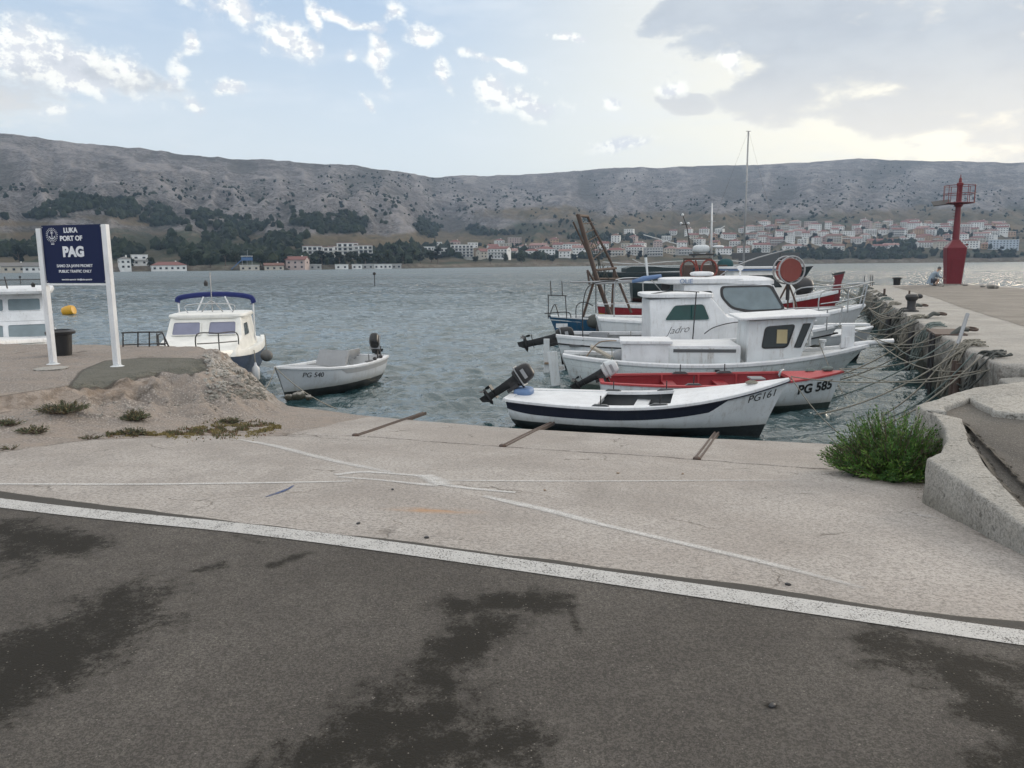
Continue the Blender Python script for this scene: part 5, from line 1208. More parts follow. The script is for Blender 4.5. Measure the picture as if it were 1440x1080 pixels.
# 5. tall wheelhouse boat OLIE
t = boat('fishing_boat', (7.1, 24.9), -2, 'large white boat with rounded windscreen and OLIE written on its roof edge')
h = Hull(8.6, 2.9, .95, .45, .1, .6, 1.0, .5, .42, 2.3, .3)
build_hull(h, t, M['whitehull'])
mb = MB(); h.strip(mb, 0, .14, .09, 0, .995, out=.03); mb.build('gunwale', M['white'], t, smooth=40)
mb = MB(); h.deck(mb, 0.0, .99, -.03, .04, .05); mb.build('deck', M['old_white'], t, smooth=30)
prof = [(-1.75, .85), (-1.7, 2.12), (.98, 2.12), (1.42, 1.35), (2.2, 1.25), (2.4, .95)]
cb, w = cabin(t, prof, 1.15, .95, .85, 2.15, M['white'], 'wheelhouse', .05)
for sd in (-1, 1):
    side_window(cb, [(-.52, 2.02), (-.50, 1.72), (-.2, 1.42), (.3, 1.33), (1.32, 1.36), (.92, 2.04)], w, sd, .09, 'greyglass', 'dark', .12)
    side_window(cb, [(-1.4, 1.72), (-1.38, 1.92), (-.85, 1.92), (-.83, 1.72)], w, sd, .02, 'glass', 'white', .05)
for y_ in (-.45, .45): quad_window(cb, [(1.38, y_-.38, 1.45), (1.38, y_+.38, 1.45), (1.08, y_+.34, 2.05), (1.08, y_-.34, 2.05)], 'greyglass', 'white', .03, .012)
mb = MB(); mb.rbox((-1.0, 0, 2.22), (2.6, 2.05, .22), 6, 16); mb.rbox((.05, 0, 2.17), (2.45, 2.02, .40), 2.7, 16); mb.build('wheelhouse_roof', M['white'], t, smooth=50)
MB().rbox((-.95, .1, 2.43), (.75, .6, .16), 3, 10).build('roof_hatch', M['white'], t, smooth=True); MB().lathe([(.03, 0), (.03, .2), (.09, .24), (.09, .34), (.02, .36)], (.15, -.4, 2.33), 10).build('roof_light', M['white'], t, smooth=40)
put_text('OLIE', .20, M['motorblue'], t, lambda u, v, w_: Vector((-1.66+u, -1.075-w_, 2.22+v)), 'boat_name')
rails(t, [[(2.4, -1.15, 1.1), (2.45, -1.15, 1.85), (3.4, -.8, 1.98), (4.35, -.1, 2.12), (4.5, 0, 2.12), (4.35, .1, 2.12), (3.4, .8, 1.98), (2.45, 1.15, 1.85), (2.4, 1.15, 1.1)], [(3.4, -.8, 1.2), (3.4, -.8, 1.98)], [(4.1, -.2, 1.3), (4.25, -.15, 2.1)], [(2.45, -1.13, 1.5), (3.4, -.8, 1.6), (4.2, -.12, 1.72)], [(4.15, .2, 1.3), (4.3, .15, 2.1)]], .022, 'steel', 'bow_rail')
# net drum on a tripod
dm = empty('net_drum', (8.84, 24.7, W+1.18), math.radians(-82), 'round red net drum in a steel ring on a tripod above the bow of OLIE', 'net drum')
RX = Matrix.Rotation(math.pi/2, 3, 'Y')
MB().lathe([(.01, -.16), (.36, -.16), (.37, -.13), (.37, .13), (.36, .16), (.01, .16)], (0, 0, 1.35), 28, RX).build('drum', paint('drum_red', (.20, .045, .035), .6, .5, (.2, .12, .1)), dm, smooth=40)
mb = MB(); mb.tube([(.2, math.cos(a)*.43, 1.35+math.sin(a)*.43) for a in [k*math.pi/16 for k in range(33)]], .028, 8); mb.tube([(-.2, math.cos(a)*.43, 1.35+math.sin(a)*.43) for a in [k*math.pi/16 for k in range(33)]], .028, 8)
for k in range(8): a = k*math.pi/4; mb.tube([(-.2, math.cos(a)*.43, 1.35+math.sin(a)*.43), (.2, math.cos(a)*.43, 1.35+math.sin(a)*.43)], .014, 6)
mb.tube([(-.2, 0, .92), (-.2, 0, 1.78)], .012); mb.build('drum_ring', M['galv'], dm, smooth=60)
for a in (.5, 2.6, 4.7): MB().tube([(0, 0, .95), (math.cos(a)*.25, math.sin(a)*.25, .45), (math.cos(a)*.42, math.sin(a)*.42, 0)], .028, 6).build('leg', M['rust'], dm)
MB().tube([(0, 0, .4), (0, 0, 1.0)], .06, 8).build('post', M['dark'], dm)
# 6. blue dredger with slanting frame
t = boat('fishing_boat', (5.7, 28.9), 178, 'blue-hulled old working boat with a tall rusty slanting A-frame, leftmost of the moored group')
h = Hull(8.6, 2.6, .72, .12, .02, .85, .5, .45, .5, 2.6, .1)
build_hull(h, t, M['bluehull'])
h2 = h
mb = MB(); h.strip(mb, 0, .12, .06, 0, .99, out=.03); mb.build('gunwale', M['old_white'], t, smooth=40)
mb = MB(); h.deck(mb, .02, .99, -.12, .04, .03); mb.build('deck', M['old_white'], t, smooth=30)
L_ = lambda X, Y, Z: Matrix.Rotation(math.radians(-178), 3, 'Z') @ Vector((X-5.7, Y-28.9, Z-W))
def at(px, py, Y): p = P(px, py, Y); return L_(p.x, p.y, p.z)
fr = MB()
for pts, r_ in ((((813, 302, 28.4), (838, 388, 28.4), (866, 466, 28.4)), .085), (((826, 304, 29.6), (858, 366, 29.6), (888, 440, 29.6)), .05), (((838, 386, 28.4), (819, 448, 28.4)), .05), (((864, 380, 29.6), (860, 448, 29.6)), .06), (((812, 303, 28.4), (826, 304, 29.6)), .06), (((806, 312, 28.9), (834, 372, 28.9), (842, 392, 28.9)), .035), (((838, 380, 28.4), (866, 377, 29.6)), .05), (((826, 380, 28.0), (838, 400, 28.2)), .04), (((826, 380, 28.0), (829, 400, 28.0)), .04), (((842, 392, 28.4), (872, 392, 29.6)), .04)):
    fr.tube([at(*p) for p in pts], r_, 7)
for k in range(5):
    f_ = .15+k*.15; a = at(813+f_*25, 302+f_*86, 28.4); b = at(826+f_*32, 304+f_*62, 29.6); fr.tube([a, b], .02, 5)
fr.build('a_frame', M['rust'], t, smooth=60)
nm = MB()
for k in range(26):
    f_ = random.random(); g_ = random.random(); a = at(816+f_*30, 312+f_*80, 28.5); b = at(832+f_*26, 312+f_*58+8, 29.5); p = a*(1-g_)+b*g_; nm.tube([p, p+Vector((random.uniform(-.3, .3), random.uniform(-.2, .2), -random.uniform(.3, .7)))], .014, 4)
nm.build('hanging_net', M['ropedark'], t)
rails(t, [[at(771, 416, 28), at(771, 448, 28)], [at(795, 416, 28), at(797, 448, 28)], [at(770, 415, 28), at(797, 416, 28)], [at(775, 416, 28), at(774, 395, 28)], [at(791, 416, 28), at(790, 395, 28)], [at(766, 441, 28), at(798, 439, 28), at(803, 447, 28)], [at(838, 398, 28), at(838, 440, 28)], [at(850, 398, 28), at(852, 445, 28)], [at(810, 447, 28), at(811, 430, 28), at(822, 425, 28), at(834, 430, 28)], [at(772, 446, 28), at(780, 428, 28), at(786, 446, 28)]], .02, 'dark', 'stern_rail')
rails(t, [[at(802, 396, 27.6), at(812, 397, 27.6), at(900, 394, 27.6)], [at(836, 399, 28), at(905, 396, 28)]], .035, 'galv', 'long_pole')
MB().box(at(790, 458, 28), (.42, .02, .16)).build('name_board', M['white'], t)
p = at(788, 458, 27.6); 
MB().rbox(at(845, 452, 28.3), (1.1, .9, .55), 2.6, 10).build('net_heap', M['ropedark'], t, smooth=True); MB().rbox(at(868, 458, 28.3), (.9, .8, .45), 2.4, 10).build('net_pile', M['ropeblue'], t, smooth=True)
MB().rbox(at(852, 468, 27.4), (.75, .5, .95), 2.6, 10).build('deck_winch', M['dark'], t, smooth=True)
put_text('JE', .34, M['white'], t, lambda u, v, w_: at(872, 458, 27.3)+Vector((-u, .02+w_, v)), 'registration', bold=.01)
# blue boom of a furled awning near OLIE's stern
ar = empty('awning_frame', (4.35, 25.6, W+.95), 0, 'steel hoop frame with a furled blue awning over the stern of the OLIE boat', 'awning')
q = lambda px, py, Y=25.6: P(px, py, Y)-Vector((4.35, 25.6, W+.95))
MB().tube([q(889, 396), q(905, 392), q(930, 388)], [.05, .09, .06], 8).build('furled_cloth', M['motorblue'], ar, smooth=True)
mb = MB(); mb.tube(bez([q(864, 475), q(864, 405), q(872, 392), q(905, 391)]), .022); mb.tube([q(893, 396), q(915, 392), q(935, 415)], .018); mb.tube([q(905, 470), q(904, 392)], .02); mb.tube([q(840, 428), q(905, 426)], .014); mb.tube([q(864, 446), q(905, 447)], .014); mb.build('hoop', M['steel'], ar, smooth=60)
MB().tube([q(908, 362, 25.6), q(911, 391, 25.6)], [.05, .03], 6).build('post', M['old_white'], ar)
MB().lathe([(.01, -.06), (.14, -.05), (.16, 0), (.14, .05), (.01, .06)], q(936, 402), 12, Matrix.Rotation(math.pi/2, 3, 'X')).build('search_light', M['dark'], ar, smooth=40)
# 7. red cutter with high stem
t = boat('fishing_boat', (8.8, 33), -4, 'red boat with a tall red stem post sticking up beyond the bow rail of OLIE')
h = Hull(10.2, 2.5, .95, .60, .1, .3, .5, .4, .45, 2.2, .2, .7, .4, 2.6)
build_hull(h, t, M['crimsonhull'])
mb = MB(); h.strip(mb, 0, .1, .14, 0, .995, out=.03); mb.build('gunwale', M['old_white'], t, smooth=40)
mb = MB(); h.deck(mb, .02, .99, -.1, .04, .03); mb.build('deck', M['wood'], t, smooth=30)
band(h, t, paint('yellow_stripe', (.42, .26, .05), .6, .5), .42, .66, .0, .5, 'stripe')
MB().prism([(4.65, .9), (4.88, 2.05), (4.80, 2.2), (5.22, 2.28), (5.12, 1.9), (5.08, 1.1)], -.07, .07, 'y').build('stem_post', M['red'], t, bevel=.01)
MB().prism([(4.76, 2.21), (4.76, 2.28), (5.24, 2.38), (5.23, 2.29)], -.085, .085, 'y').build('stem_cap', M['dark'], t)
MB().rbox((-.8, 0, 1.3), (2.2, 1.2, .7), 3, 10).build('net_heap', paint('yellow_nets', (.35, .24, .06), .9, .6, (.1, .12, .1), 5), t, smooth=True); MB().rbox((1.2, .1, 1.25), (1.3, 1.0, .4), 2.6, 10).build('net_pile', M['ropedark'], t, smooth=True)
MB().lathe([(.01, -.05), (.2, -.05), (.22, 0), (.2, .05), (.01, .05)], (.1, -1.1, 1.25), 14, Matrix.Rotation(math.pi/2, 3, 'X')).build('name_disc', M['fadedred'], t)
# 8. boat with blue stripe wheelhouse
t = boat('fishing_boat', (11.2, 38), -3, 'white boat with blue roof stripe, half hidden behind the red net drum')
h = Hull(8.6, 2.7, .9, .5, .1, .5, .8, .45); build_hull(h, t, M['whitehull'])
mb = MB(); h.strip(mb, 0, .12, .08, 0, .99, out=.03); mb.build('gunwale', M['white'], t, smooth=40); mb = MB(); h.deck(mb, .02, .99, -.05, .04, .03); mb.build('deck', M['old_white'], t, smooth=30)
cb, w = cabin(t, [(-.6, .9), (-.5, 2.45), (1.6, 2.45), (2.4, 1.5), (2.5, .9)], 1.1, .95, .9, 2.45, M['cream'], 'wheelhouse', .03)
for sd in (-1, 1): side_window(cb, [(.2, 1.6), (.2, 2.15), (1.3, 2.15), (1.75, 1.6)], w, sd, .04, 'glass', 'black', .06)
MB().box((.55, 0, 2.52), (2.7, 2.2, .10)).build('wheelhouse_roof', M['white'], t, bevel=.02); MB().box((.55, 0, 2.42), (2.6, 2.14, .07)).build('roof_stripe', M['motorblue'], t)
rails(t, [[(-2.6, -.8, 1.0), (-.4, -.8, 2.6), (2.0, -.8, 3.35), (2.4, -.6, 3.3)]], .035, 'galv', 'boom')
MB().rbox((3.0, 0, 1.6), (1.1, 1.3, .9), 2.4, 10).build('net_heap', M['dark'], t, smooth=True)
# small open boat tucked between
t = boat('rowing_boat', (8.3, 22.6), -4, 'small white open boat squeezed between the script-named boat and OLIE')
h = Hull(4.6, 1.7, .60, .30, .03, .6, .5, .3); build_hull(h, t, M['greyhull'])
mb = MB(); h.inner(mb, .02, .80, .16); mb.build('hull_interior', M['inside'], t, smooth=40)
mb = MB(); h.strip(mb, 0, .12, .05, 0, .995, out=.025); mb.build('gunwale', M['white'], t, smooth=40); mb = MB(); h.deck(mb, .7, .995, .01, .03, .04); mb.build('foredeck', M['old_white'], t, smooth=30); seats(h, t, (.3, .55), .4, M['wood'])
# 9. fishing boat with red ring guards, raft canister and white mast
t = boat('fishing_boat', (15.0, 58), -3, 'fishing boat with orange ring gallows and thin white mast, seen above the OLIE roof')
h = Hull(12, 3.6, 1.3, .8, .1, .6, 1, .6); build_hull(h, t, M['greenishhull'])
mb = MB(); h.strip(mb, 0, .15, .1, 0, .99, out=.03); mb.build('gunwale', M['old_white'], t, smooth=40); mb = MB(); h.deck(mb, .02, .99, -.05, .04, .03); mb.build('deck', M['wood'], t, smooth=30)
LT = lambda px, py, Y=58: Matrix.Rotation(math.radians(3), 3, 'Z') @ (P(px, py, Y)-Vector((15.0, 58, W)))
def ringpts(px, py, R, Y, k=20): c_ = LT(px, py, Y); return [c_+Vector((math.cos(a)*R*.8, 0, math.sin(a)*R)) for a in [i*2*math.pi/k for i in range(k+1)]]
for (a, b) in ((968, 380), (997, 379)):
    MB().tube(ringpts(a, b, .68, 55), .075, 6).build('ring_guard', M['orange'], t, smooth=True)
MB().tube([LT(960, 392, 55), LT(962, 364, 55), LT(1000, 364, 55), LT(1010, 392, 55)], .08, 6).build('gallows', M['rust'], t)
MB().tube([LT(978, 366, 55), LT(986, 394, 55)], .06, 6).build('stay', M['orange'], t)
MB().rbox(LT(986, 350), (1.25, .7, .62), 3, 12).build('raft_canister', M['old_white'], t, smooth=True); MB().box(LT(986, 358), (1.7, .8, .12)).build('canister_shelf', M['dark'], t); MB().rbox(LT(1010, 347), (.85, .6, .22), 3, 10).build('radar', M['white'], t, smooth=True)
cb, w = cabin(t, [(-2.2, 1.2), (-2.2, 2.6), (.9, 2.6), (1.1, 1.2)], 1.2, 1.1, 1.2, 2.6, M['rust'], 'wheelhouse', .04)
side_window(cb, [(-1.6, 1.9), (-1.6, 2.4), (-.9, 2.4), (-.9, 1.9)], w, -1, .04, 'glass', 'dark', .05)
MB().tube([LT(1000, 372), LT(1001, 312), LT(1001.5, 286)], [.09, .07, .04], 8).build('mast', M['white'], t, smooth=True); MB().tube([LT(996, 312), LT(1006, 312)], .05, 6).build('spreader', M['galv'], t); MB().tube([LT(1006, 322), LT(1014, 321), LT(1019, 318)], .03, 6).build('antenna', M['white'], t)
mb = MB(); mb.tube([LT(970, 345), LT(966, 320), LT(960, 302)], [.05, .04, .03], 6); mb.tube([LT(958, 316), LT(968, 316)], .03, 6); mb.build('lamp_post', M['dark'], t)
for a in ((960, 302), (958, 314), (968, 314)): MB().rbox(LT(*a), (.2, .2, .2), 2, 8).build('lamp', M['white'], t, smooth=True)
MB().rbox(LT(1020, 372), (1.2, .8, .9), 2.3, 10).build('net_heap', paint('teal_nets', (.03, .09, .10), .9, .4), t, smooth=True)
MB().tube([LT(905, 330), LT(966, 347)], .035, 6).build('boom', M['old_white'], t)
# 10. sailing yacht behind (only its mast clears the others)
t = boat('sailing_boat', (23.6, 80), 8, 'sailing yacht whose single tall grey mast rises above the hills, moored beyond the fishing boats')
h = Hull(11, 3.2, .95, .35, .05, .6, 1, .7); build_hull(h, t, M['whitehull']); mb = MB(); h.deck(mb, .02, .99, 0, .04, .05); mb.build('deck', M['white'], t, smooth=30)
cabin(t, [(-1.5, .9), (-1.3, 1.4), (1.6, 1.35), (2.6, .95)], .9, .7, .9, 1.4, M['white'], 'coachroof')
MB().lathe([(.11, .9), (.10, 9), (.075, 15.7), (.02, 15.7)], (.35, 0, 0), 8).build('mast', M['galv'], t, smooth=True)
mb = MB(); mb.box((.35, 0, 15.75), (.5, .06, .06)); mb.box((.35, 0, 10.8), (.06, 1.3, .05)); mb.build('spreader', M['galv'], t); MB().tube([(.3, 0, 2.1), (-3.8, 0, 2.0)], .07, 8).build('boom', M['bluecloth'], t)
MB().tube([(5.2, 0, 1.25), (.4, 0, 15.7)], .007, 4).build('forestay', M['dark'], t); MB().tube([(-5.2, 0, 1.05), (.3, 0, 15.7)], .007, 4).build('backstay', M['dark'], t)
# 11. dark trawler far out
t = boat('trawler', (33, 132), 4, 'long low dark green vessel lying across the bay behind the moored boats', 'ship')
h = Hull(38, 6, 1.1, .9, .3, .7, 2, 1); build_hull(h, t, M['greenishhull']); mb = MB(); h.deck(mb, .02, .99, 0, .04, .05); mb.build('deck', M['dgrey'], t)
mb = MB(); mb.prism([(-14, 1.15), (-14, 1.9), (-13, 2.2), (2, 2.0), (2, 1.6)], -2, 2, 'y'); mb.build('awning', M['greenhull'], t)
mb = MB(); mb.tube(bez([(-18, -2, 3.0), (-12, -2, 2.6), (-6, -2, 3.0), (2, -2, 3.1), (6, -2, 2.8)]), .06, 5); mb.tube(bez([(-13, -2, 3.4), (-10, -2, 2.3), (-4, -2, 2.0), (3, -2, 2.9)]), .05, 5); mb.build('rigging', M['old_white'], t)
MB().box((9, 0, 2.4), (5, 4, 2.6)).build('deckhouse', M['dgrey'], t); mb = MB()
for x_ in (-2, 1, 13): mb.tube([(x_, 0, 1), (x_, 0, 4.2)], .08, 5)
mb.build('post', M['dark'], t)
t = empty('boat_shelter', (49, 150, W), .05, 'flat grey roof shelter on posts over the water, left of the red net drum', 'shelter')
MB().prism([(-5.5, 3.4), (-5.5, 4.5), (5.5, 4.5), (5.5, 3.4)], -3, 3, 'y').build('roof', M['dgrey'], t)
for x_ in (-5, -2.5, 0, 2.5, 5): MB().box((x_, -2.6, 1.5), (.3, .3, 4.2)).build('post', M['old_white'], t)
MB().box((0, 0, .3), (13, 6.5, .9)).build('deck', M['dark'], t); MB().box((1, 1, 2), (7, 2, 2.6)).build('back_wall', M['dark'], t)

# 12. small grey-white boat at the left
t = boat('rowing_boat', (-4.3, 17.7), -111, 'small white open boat with dark bottom and tilted black outboard, alone left of centre')
h = Hull(3.75, 1.5, .50, .20, .02, .70, .42, .3, .40, 2.4, .1)
build_hull(h, t, M['greyhull']); band(h, t, M['grey'], .05, .14, .0, .62, 'stripe')
mb = MB(); h.inner(mb, .02, .80, .16); mb.build('hull_interior', M['inside'], t, smooth=40)
mb = MB(); h.strip(mb, 0, .10, .05, 0, .995, out=.025); mb.box((-1.92, 0, h.sz(0)), (.10, 2*h.hb(0), .05)); mb.build('gunwale', M['white'], t, smooth=40)
mb = MB(); h.deck(mb, .68, .995, .01, .03, .04); mb.build('foredeck', M['grey'], t, smooth=30)
seats(h, t, (.25, .5), .36, M['white'])
MB().box((-.1, .1, .66), (.06, .8, .40), M=Matrix.Rotation(-.5, 3, 'Y')).build('loose_board', M['grey'], t)
MB().box((-1.5, -.35, .58), (.9, .06, .22)).build('back_board', M['grey'], t)
rowlock(h, t, .3, 1); rowlock(h, t, .3, -1)
for k, tt_ in enumerate((.12, .22)): p = h.pt(tt_, 0, 1); MB().rbox((p.x, p.y-.05, p.z+.06), (.12, .1, .1), 2, 8).build('cleat', M['dark'], t, smooth=True)
outboard(t, (-1.95, .15, .66), math.radians(58), math.radians(24), 'black', .95)
side_text(h, t, 'PG 540', .15, .80, .45, M['dark'], 1)
BOAT12 = t
# 13. off-white cabin boat with navy canopy
t = boat('cabin_boat', (-7.52, 18.95), -80, 'off-white cabin cruiser with curtained windscreen and furled navy canopy, bow to the quay')
h = Hull(6.9, 2.55, .82, .28, .05, .8, .8, .45, .42, 2.5, .2, .7)
build_hull(h, t, M['navyhull'])
mb = MB(); h.strip(mb, 0, .10, .18, 0, .995, out=.04); mb.build('topside_band', M['cream'], t, smooth=40)
mb = MB(); h.deck(mb, .02, .99, .04, .02, .10); mb.build('deck', M['cream'], t, smooth=30)
prof = [(-1.9, .8), (-1.85, 1.72), (.05, 1.78), (.42, 1.28), (1.75, 1.02), (1.95, .85)]
cb, w = cabin(t, prof, 1.08, .93, .8, 1.78, M['cream'], 'cabin', .05)
for y_ in (-.47, .47): quad_window(cb, [(.42, y_-.36, 1.32), (.42, y_+.36, 1.32), (.16, y_+.34, 1.64), (.16, y_-.34, 1.64)], 'milky', 'cream', .03, .012)
for sd in (-1, 1): side_window(cb, [(-.7, 1.25), (-.7, 1.58), (-.08, 1.58), (.16, 1.25)], w, sd, .03, 'glass', 'cream', .05)
MB().rbox((-.9, 0, 1.80), (2.1, 2.08, .14), 7, 14).build('cabin_roof', M['cream'], t, smooth=50)
mb = MB(); mb.tube(bez([(-1.5, -1.08, 2.14), (-1.5, -1.0, 2.27), (-1.5, -.4, 2.35), (-1.5, .4, 2.35), (-1.5, .98, 2.26), (-1.5, 1.08, 2.08)]), .075, 8); mb.build('furled_canopy', M['bluecloth'], t, smooth=True)
rails(t, [[(-1.5, 1.06, .95), (-1.5, 1.06, 2.15)]], .022, 'white', 'canopy_pole'); rails(t, [[(-1.5, -1.06, 1.8), (-1.5, -1.06, 2.15)]], .022, 'white', 'canopy_pole'); rails(t, [[(-1.2, .5, 1.85), (-1.3, .3, 2.3)]], .022, 'white', 'canopy_pole'); rails(t, [[(-1.2, -.5, 1.85), (-1.3, -.3, 2.3)]], .022, 'white', 'canopy_pole')
rails(t, [[(-.6, -.6, 1.86), (-.6, -.6, 2.1), (-.6, .6, 2.1), (-.6, .6, 1.86)], [(-.9, -.3, 1.86), (-.8, 0, 2.2), (-.9, .3, 1.86)], [(-.9, 0, 1.86), (-.9, 0, 3.0)]], .016, 'steel', 'roof_rack')
MB().lathe([(.05, 0), (.06, .1), (.02, .16)], (-1.0, -.15, 2.62), 10).build('masthead_light', M['dark'], t)
for sd in (-1, 1):
    rails(t, [[(1.2, sd*1.02, .98), (1.25, sd*1.0, 1.42), (2.2, sd*.72, 1.50), (3.0, sd*.38, 1.55), (3.05, sd*.36, 1.1)], [(2.2, sd*.72, 1.05), (2.2, sd*.72, 1.50)], [(1.24, sd*1.0, 1.2), (2.2, sd*.72, 1.26), (3.02, sd*.38, 1.32)]], .016, 'dark', 'bow_rail')
MB().rbox((2.4, .1, 1.1), (.3, .35, .12), 3, 8).build('deck_hatch', M['white'], t, smooth=True); MB().tube([(2.9, 0, 1.02), (3.1, 0, 1.15), (3.35, 0, 1.1)], .05, 8).build('anchor_roller', M['galv'], t)
MB().rbox((.9, -1.02, 1.0), (.02, .09, .16), 2, 8).build('porthole', M['dark'], t)
t.scale = (.88,)*3; BOAT13 = t
# fenders hang from the boats
def fender(px, py, Y, r, hgt, mat, label, ball=False):
    p = P(px, py, Y); t = empty('fender', p, 0, label, 'fender', 'fenders hanging from the off-white cabin boat')
    if ball: MB().rbox((0, 0, 0), (2*r, 2*r, 2*r), 2, 12).build('ball', M[mat], t, smooth=True)
    else: MB().lathe([(.02, -hgt/2), (r, -hgt/2+r*.8), (r, hgt/2-r*.8), (.03, hgt/2), (.02, hgt/2+.06)], (0, 0, 0), 12).build('body', M[mat], t, smooth=60)
    MB().tube([(0, 0, hgt/2), (-.05, .1, hgt/2+.35)], .012, 5).build('lanyard', M['rope'], t)
fender(375, 500, 18.9, .15, .3, 'rubber', 'round grey fender ball on the right side of the off-white cabin boat', True)
fender(360, 525, 18.2, .09, .4, 'white', 'small white fender at the waterline of the off-white cabin boat')
# 14. big white boat at the left edge
t = boat('passenger_boat', (-14.6, 21.6), -60, 'large white two-level boat with wide windows cut by the left edge of the photo')
h = Hull(9, 3.1, .95, .35, .05, .85, .9, .5, .42, 3, .2); build_hull(h, t, M['whitehull'])
mb = MB(); h.strip(mb, 0, .12, .12, 0, .995, out=.04); mb.build('gunwale', M['white'], t, smooth=40); mb = MB(); h.deck(mb, .02, .99, .02, .02, .12); mb.build('deck', M['white'], t, smooth=30)
cb, w = cabin(t, [(-3, .9), (-3, 1.62), (1.05, 1.62), (1.35, 1.0), (2.2, .95)], 1.5, 1.42, .9, 1.62, M['white'], 'lower_cabin', .03)
for y0, y1 in ((-1.35, -.62), (-.5, .32), (.44, 1.36)): quad_window(cb, [(1.29, y0, 1.12), (1.29, y1, 1.12), (1.11, y1, 1.50), (1.11, y0, 1.50)], 'greyglass', 'white', .02, .012)
for sd in (-1, 1): side_window(cb, [(-2.5, 1.1), (-2.5, 1.5), (.3, 1.5), (.5, 1.1)], w, sd, .03, 'greyglass', 'white', .05)
cb, w = cabin(t, [(-3, 1.62), (-3, 2.5), (.55, 2.5), (1.05, 1.62)], 1.46, 1.32, 1.62, 2.5, M['white'], 'upper_cabin', .03)
for y0, y1 in ((-1.25, -.55), (-.45, .35), (.47, 1.22)): quad_window(cb, [(.87, y0, 1.95), (.87, y1, 1.95), (.66, y1, 2.32), (.66, y0, 2.32)], 'greyglass', 'white', .02, .012)
MB().rbox((-1.2, 0, 2.58), (4.6, 3.15, .2), 8, 14).build('roof', M['white'], t, smooth=50)
rails(t, [[(.7, -1.3, 2.95), (.7, 1.3, 2.95)], [(.75, -.9, 2.65), (.6, -.95, 3.05)], [(.75, .5, 2.65), (.6, .45, 3.05)]], .018, 'dark', 'roof_rail'); rails(t, [[(.75, 1.42, .95), (.72, 1.42, 2.5)]], .02, 'galv', 'roof_post')
MB().box((2.5, .0, 1.15), (.3, .22, .2)).build('windlass', M['galv'], t, bevel=.02); mb = MB(); mb.tube([(2.5, -.25, 1.16), (2.5, .25, 1.16)], .07, 10); mb.build('windlass_drum', M['dark'], t)
MB().lathe([(.04, 0), (.06, .1), (.02, .15)], (.6, 1.1, 2.7), 8).build('navigation_light', M['black'], t)

# loose gear lying in the boats
def coil(loc, r_, mt, lab, grp='rope coils in the boats'):
    t = empty('rope_coil', loc, 0, lab, 'rope coil', grp); pts = []
    for i in range(60): a = i*.55; q = r_*.8*(1-.55*(i/60)); pts.append((math.cos(a)*q, math.sin(a)*q*.9,   .010+.0006*i+.006*math.sin(i*1.7)))
    MB().tube(pts, .009, 5).build('coil', M[mt], t, smooth=True)
def inboat(root, x, y, z): return Matrix.Translation(root.location) @ root.rotation_euler.to_matrix().to_4x4() @ Vector((x, y, z))
coil(inboat(BOAT1, 1.75, -.05, .80), .13, 'rope', 'small rope coil lying on the foredeck of the navy-striped boat')
coil(inboat(BOAT2, 1.75, .1, .66), .12, 'ropeblue', 'greenish rope coil on the red foredeck')
coil(inboat(BOAT3, 2.35, .2, .86), .2, 'ropedark', 'dark rope coil on the bow of the planked boat')
coil(inboat(BOAT4, 2.9, -.1, 1.02), .2, 'rope', 'pale rope coil on the bow of the script-named boat')
for k, (rt, x, y, z, hh, mt, lab) in enumerate(((BOAT4, -1.9, -1.30, .60, .45, 'white', 'white fender hanging at the stern quarter of the script-named boat'), (BOAT3, -2.3, -1.0, .52, .36, 'ropeblue', 'greenish fender near the stern of the planked boat'))):
    p = inboat(rt, x, y, z); t = empty('fender', p, 0, lab, 'fender', 'fenders hanging from the moored boats'); MB().lathe([(.02, -hh/2), (.075, -hh/2+.06), (.075, hh/2-.06), (.03, hh/2), (.02, hh/2+.05)], (0, 0, 0), 10).build('body', M[mt], t, smooth=60); MB().tube([(0, 0, hh/2), (0, .05, hh/2+.25)], .01, 5).build('lanyard', M['rope'], t)
def crate(loc, rz, mt, lab):
    t = empty('fish_crate', loc, rz, lab, 'crate', 'fish crates in the boats'); mb = MB(); mb.box((0, 0, .01), (.5, .34, .02))
    for s_ in (-1, 1): mb.box((0, s_*.16, .11), (.5, .02, .2)); mb.box((s_*.24, 0, .11), (.02, .3, .2))
    mb.build('tray', M[mt], t)
crate(inboat(BOAT4, -2.6, .2, .70), -.3, 'grey', 'grey fish crate on the stern seat of the script-named boat')
t = bpy.data.objects['passenger_boat']; t.scale = (1, 1, .84)
# ------------------------------------------------------------------ floating marks
p = G(97, 441, W); t = empty('mooring_buoy', (p.x, p.y, W), 0, 'yellow barrel-shaped mooring buoy floating right of the passenger boat', 'buoy')
MB().lathe([(.01, -.32), (.28, -.3), (.33, -.1), (.33, .18), (.27, .33), (.01, .36)], (0, 0, .16), 20, Matrix.Rotation(math.radians(78), 3, 'Y')).build('float', M['yellow'], t, smooth=40); MB().tube([(0, 0, .3), (0, 0, .62)], .03, 6).build('ring_post', M['galv'], t)
for px, py, hh, lb in ((527, 402, 1.55, 'thin dark marker pole with a round top standing in the open bay'), (29, 399, 1.1, 'small dark marker just above the roof of the passenger boat')):
    p = G(px, py, W); t = empty('marker_pole', (p.x, p.y, W), 0, lb, 'marker', 'marker poles in the bay'); MB().tube([(0, 0, -1), (0, 0, hh)], .06, 6).build('pole', M['dark'], t); MB().rbox((0, 0, hh+.1), (.45, .3, .42), 2, 8).build('top_mark', M['dark'], t, smooth=True)
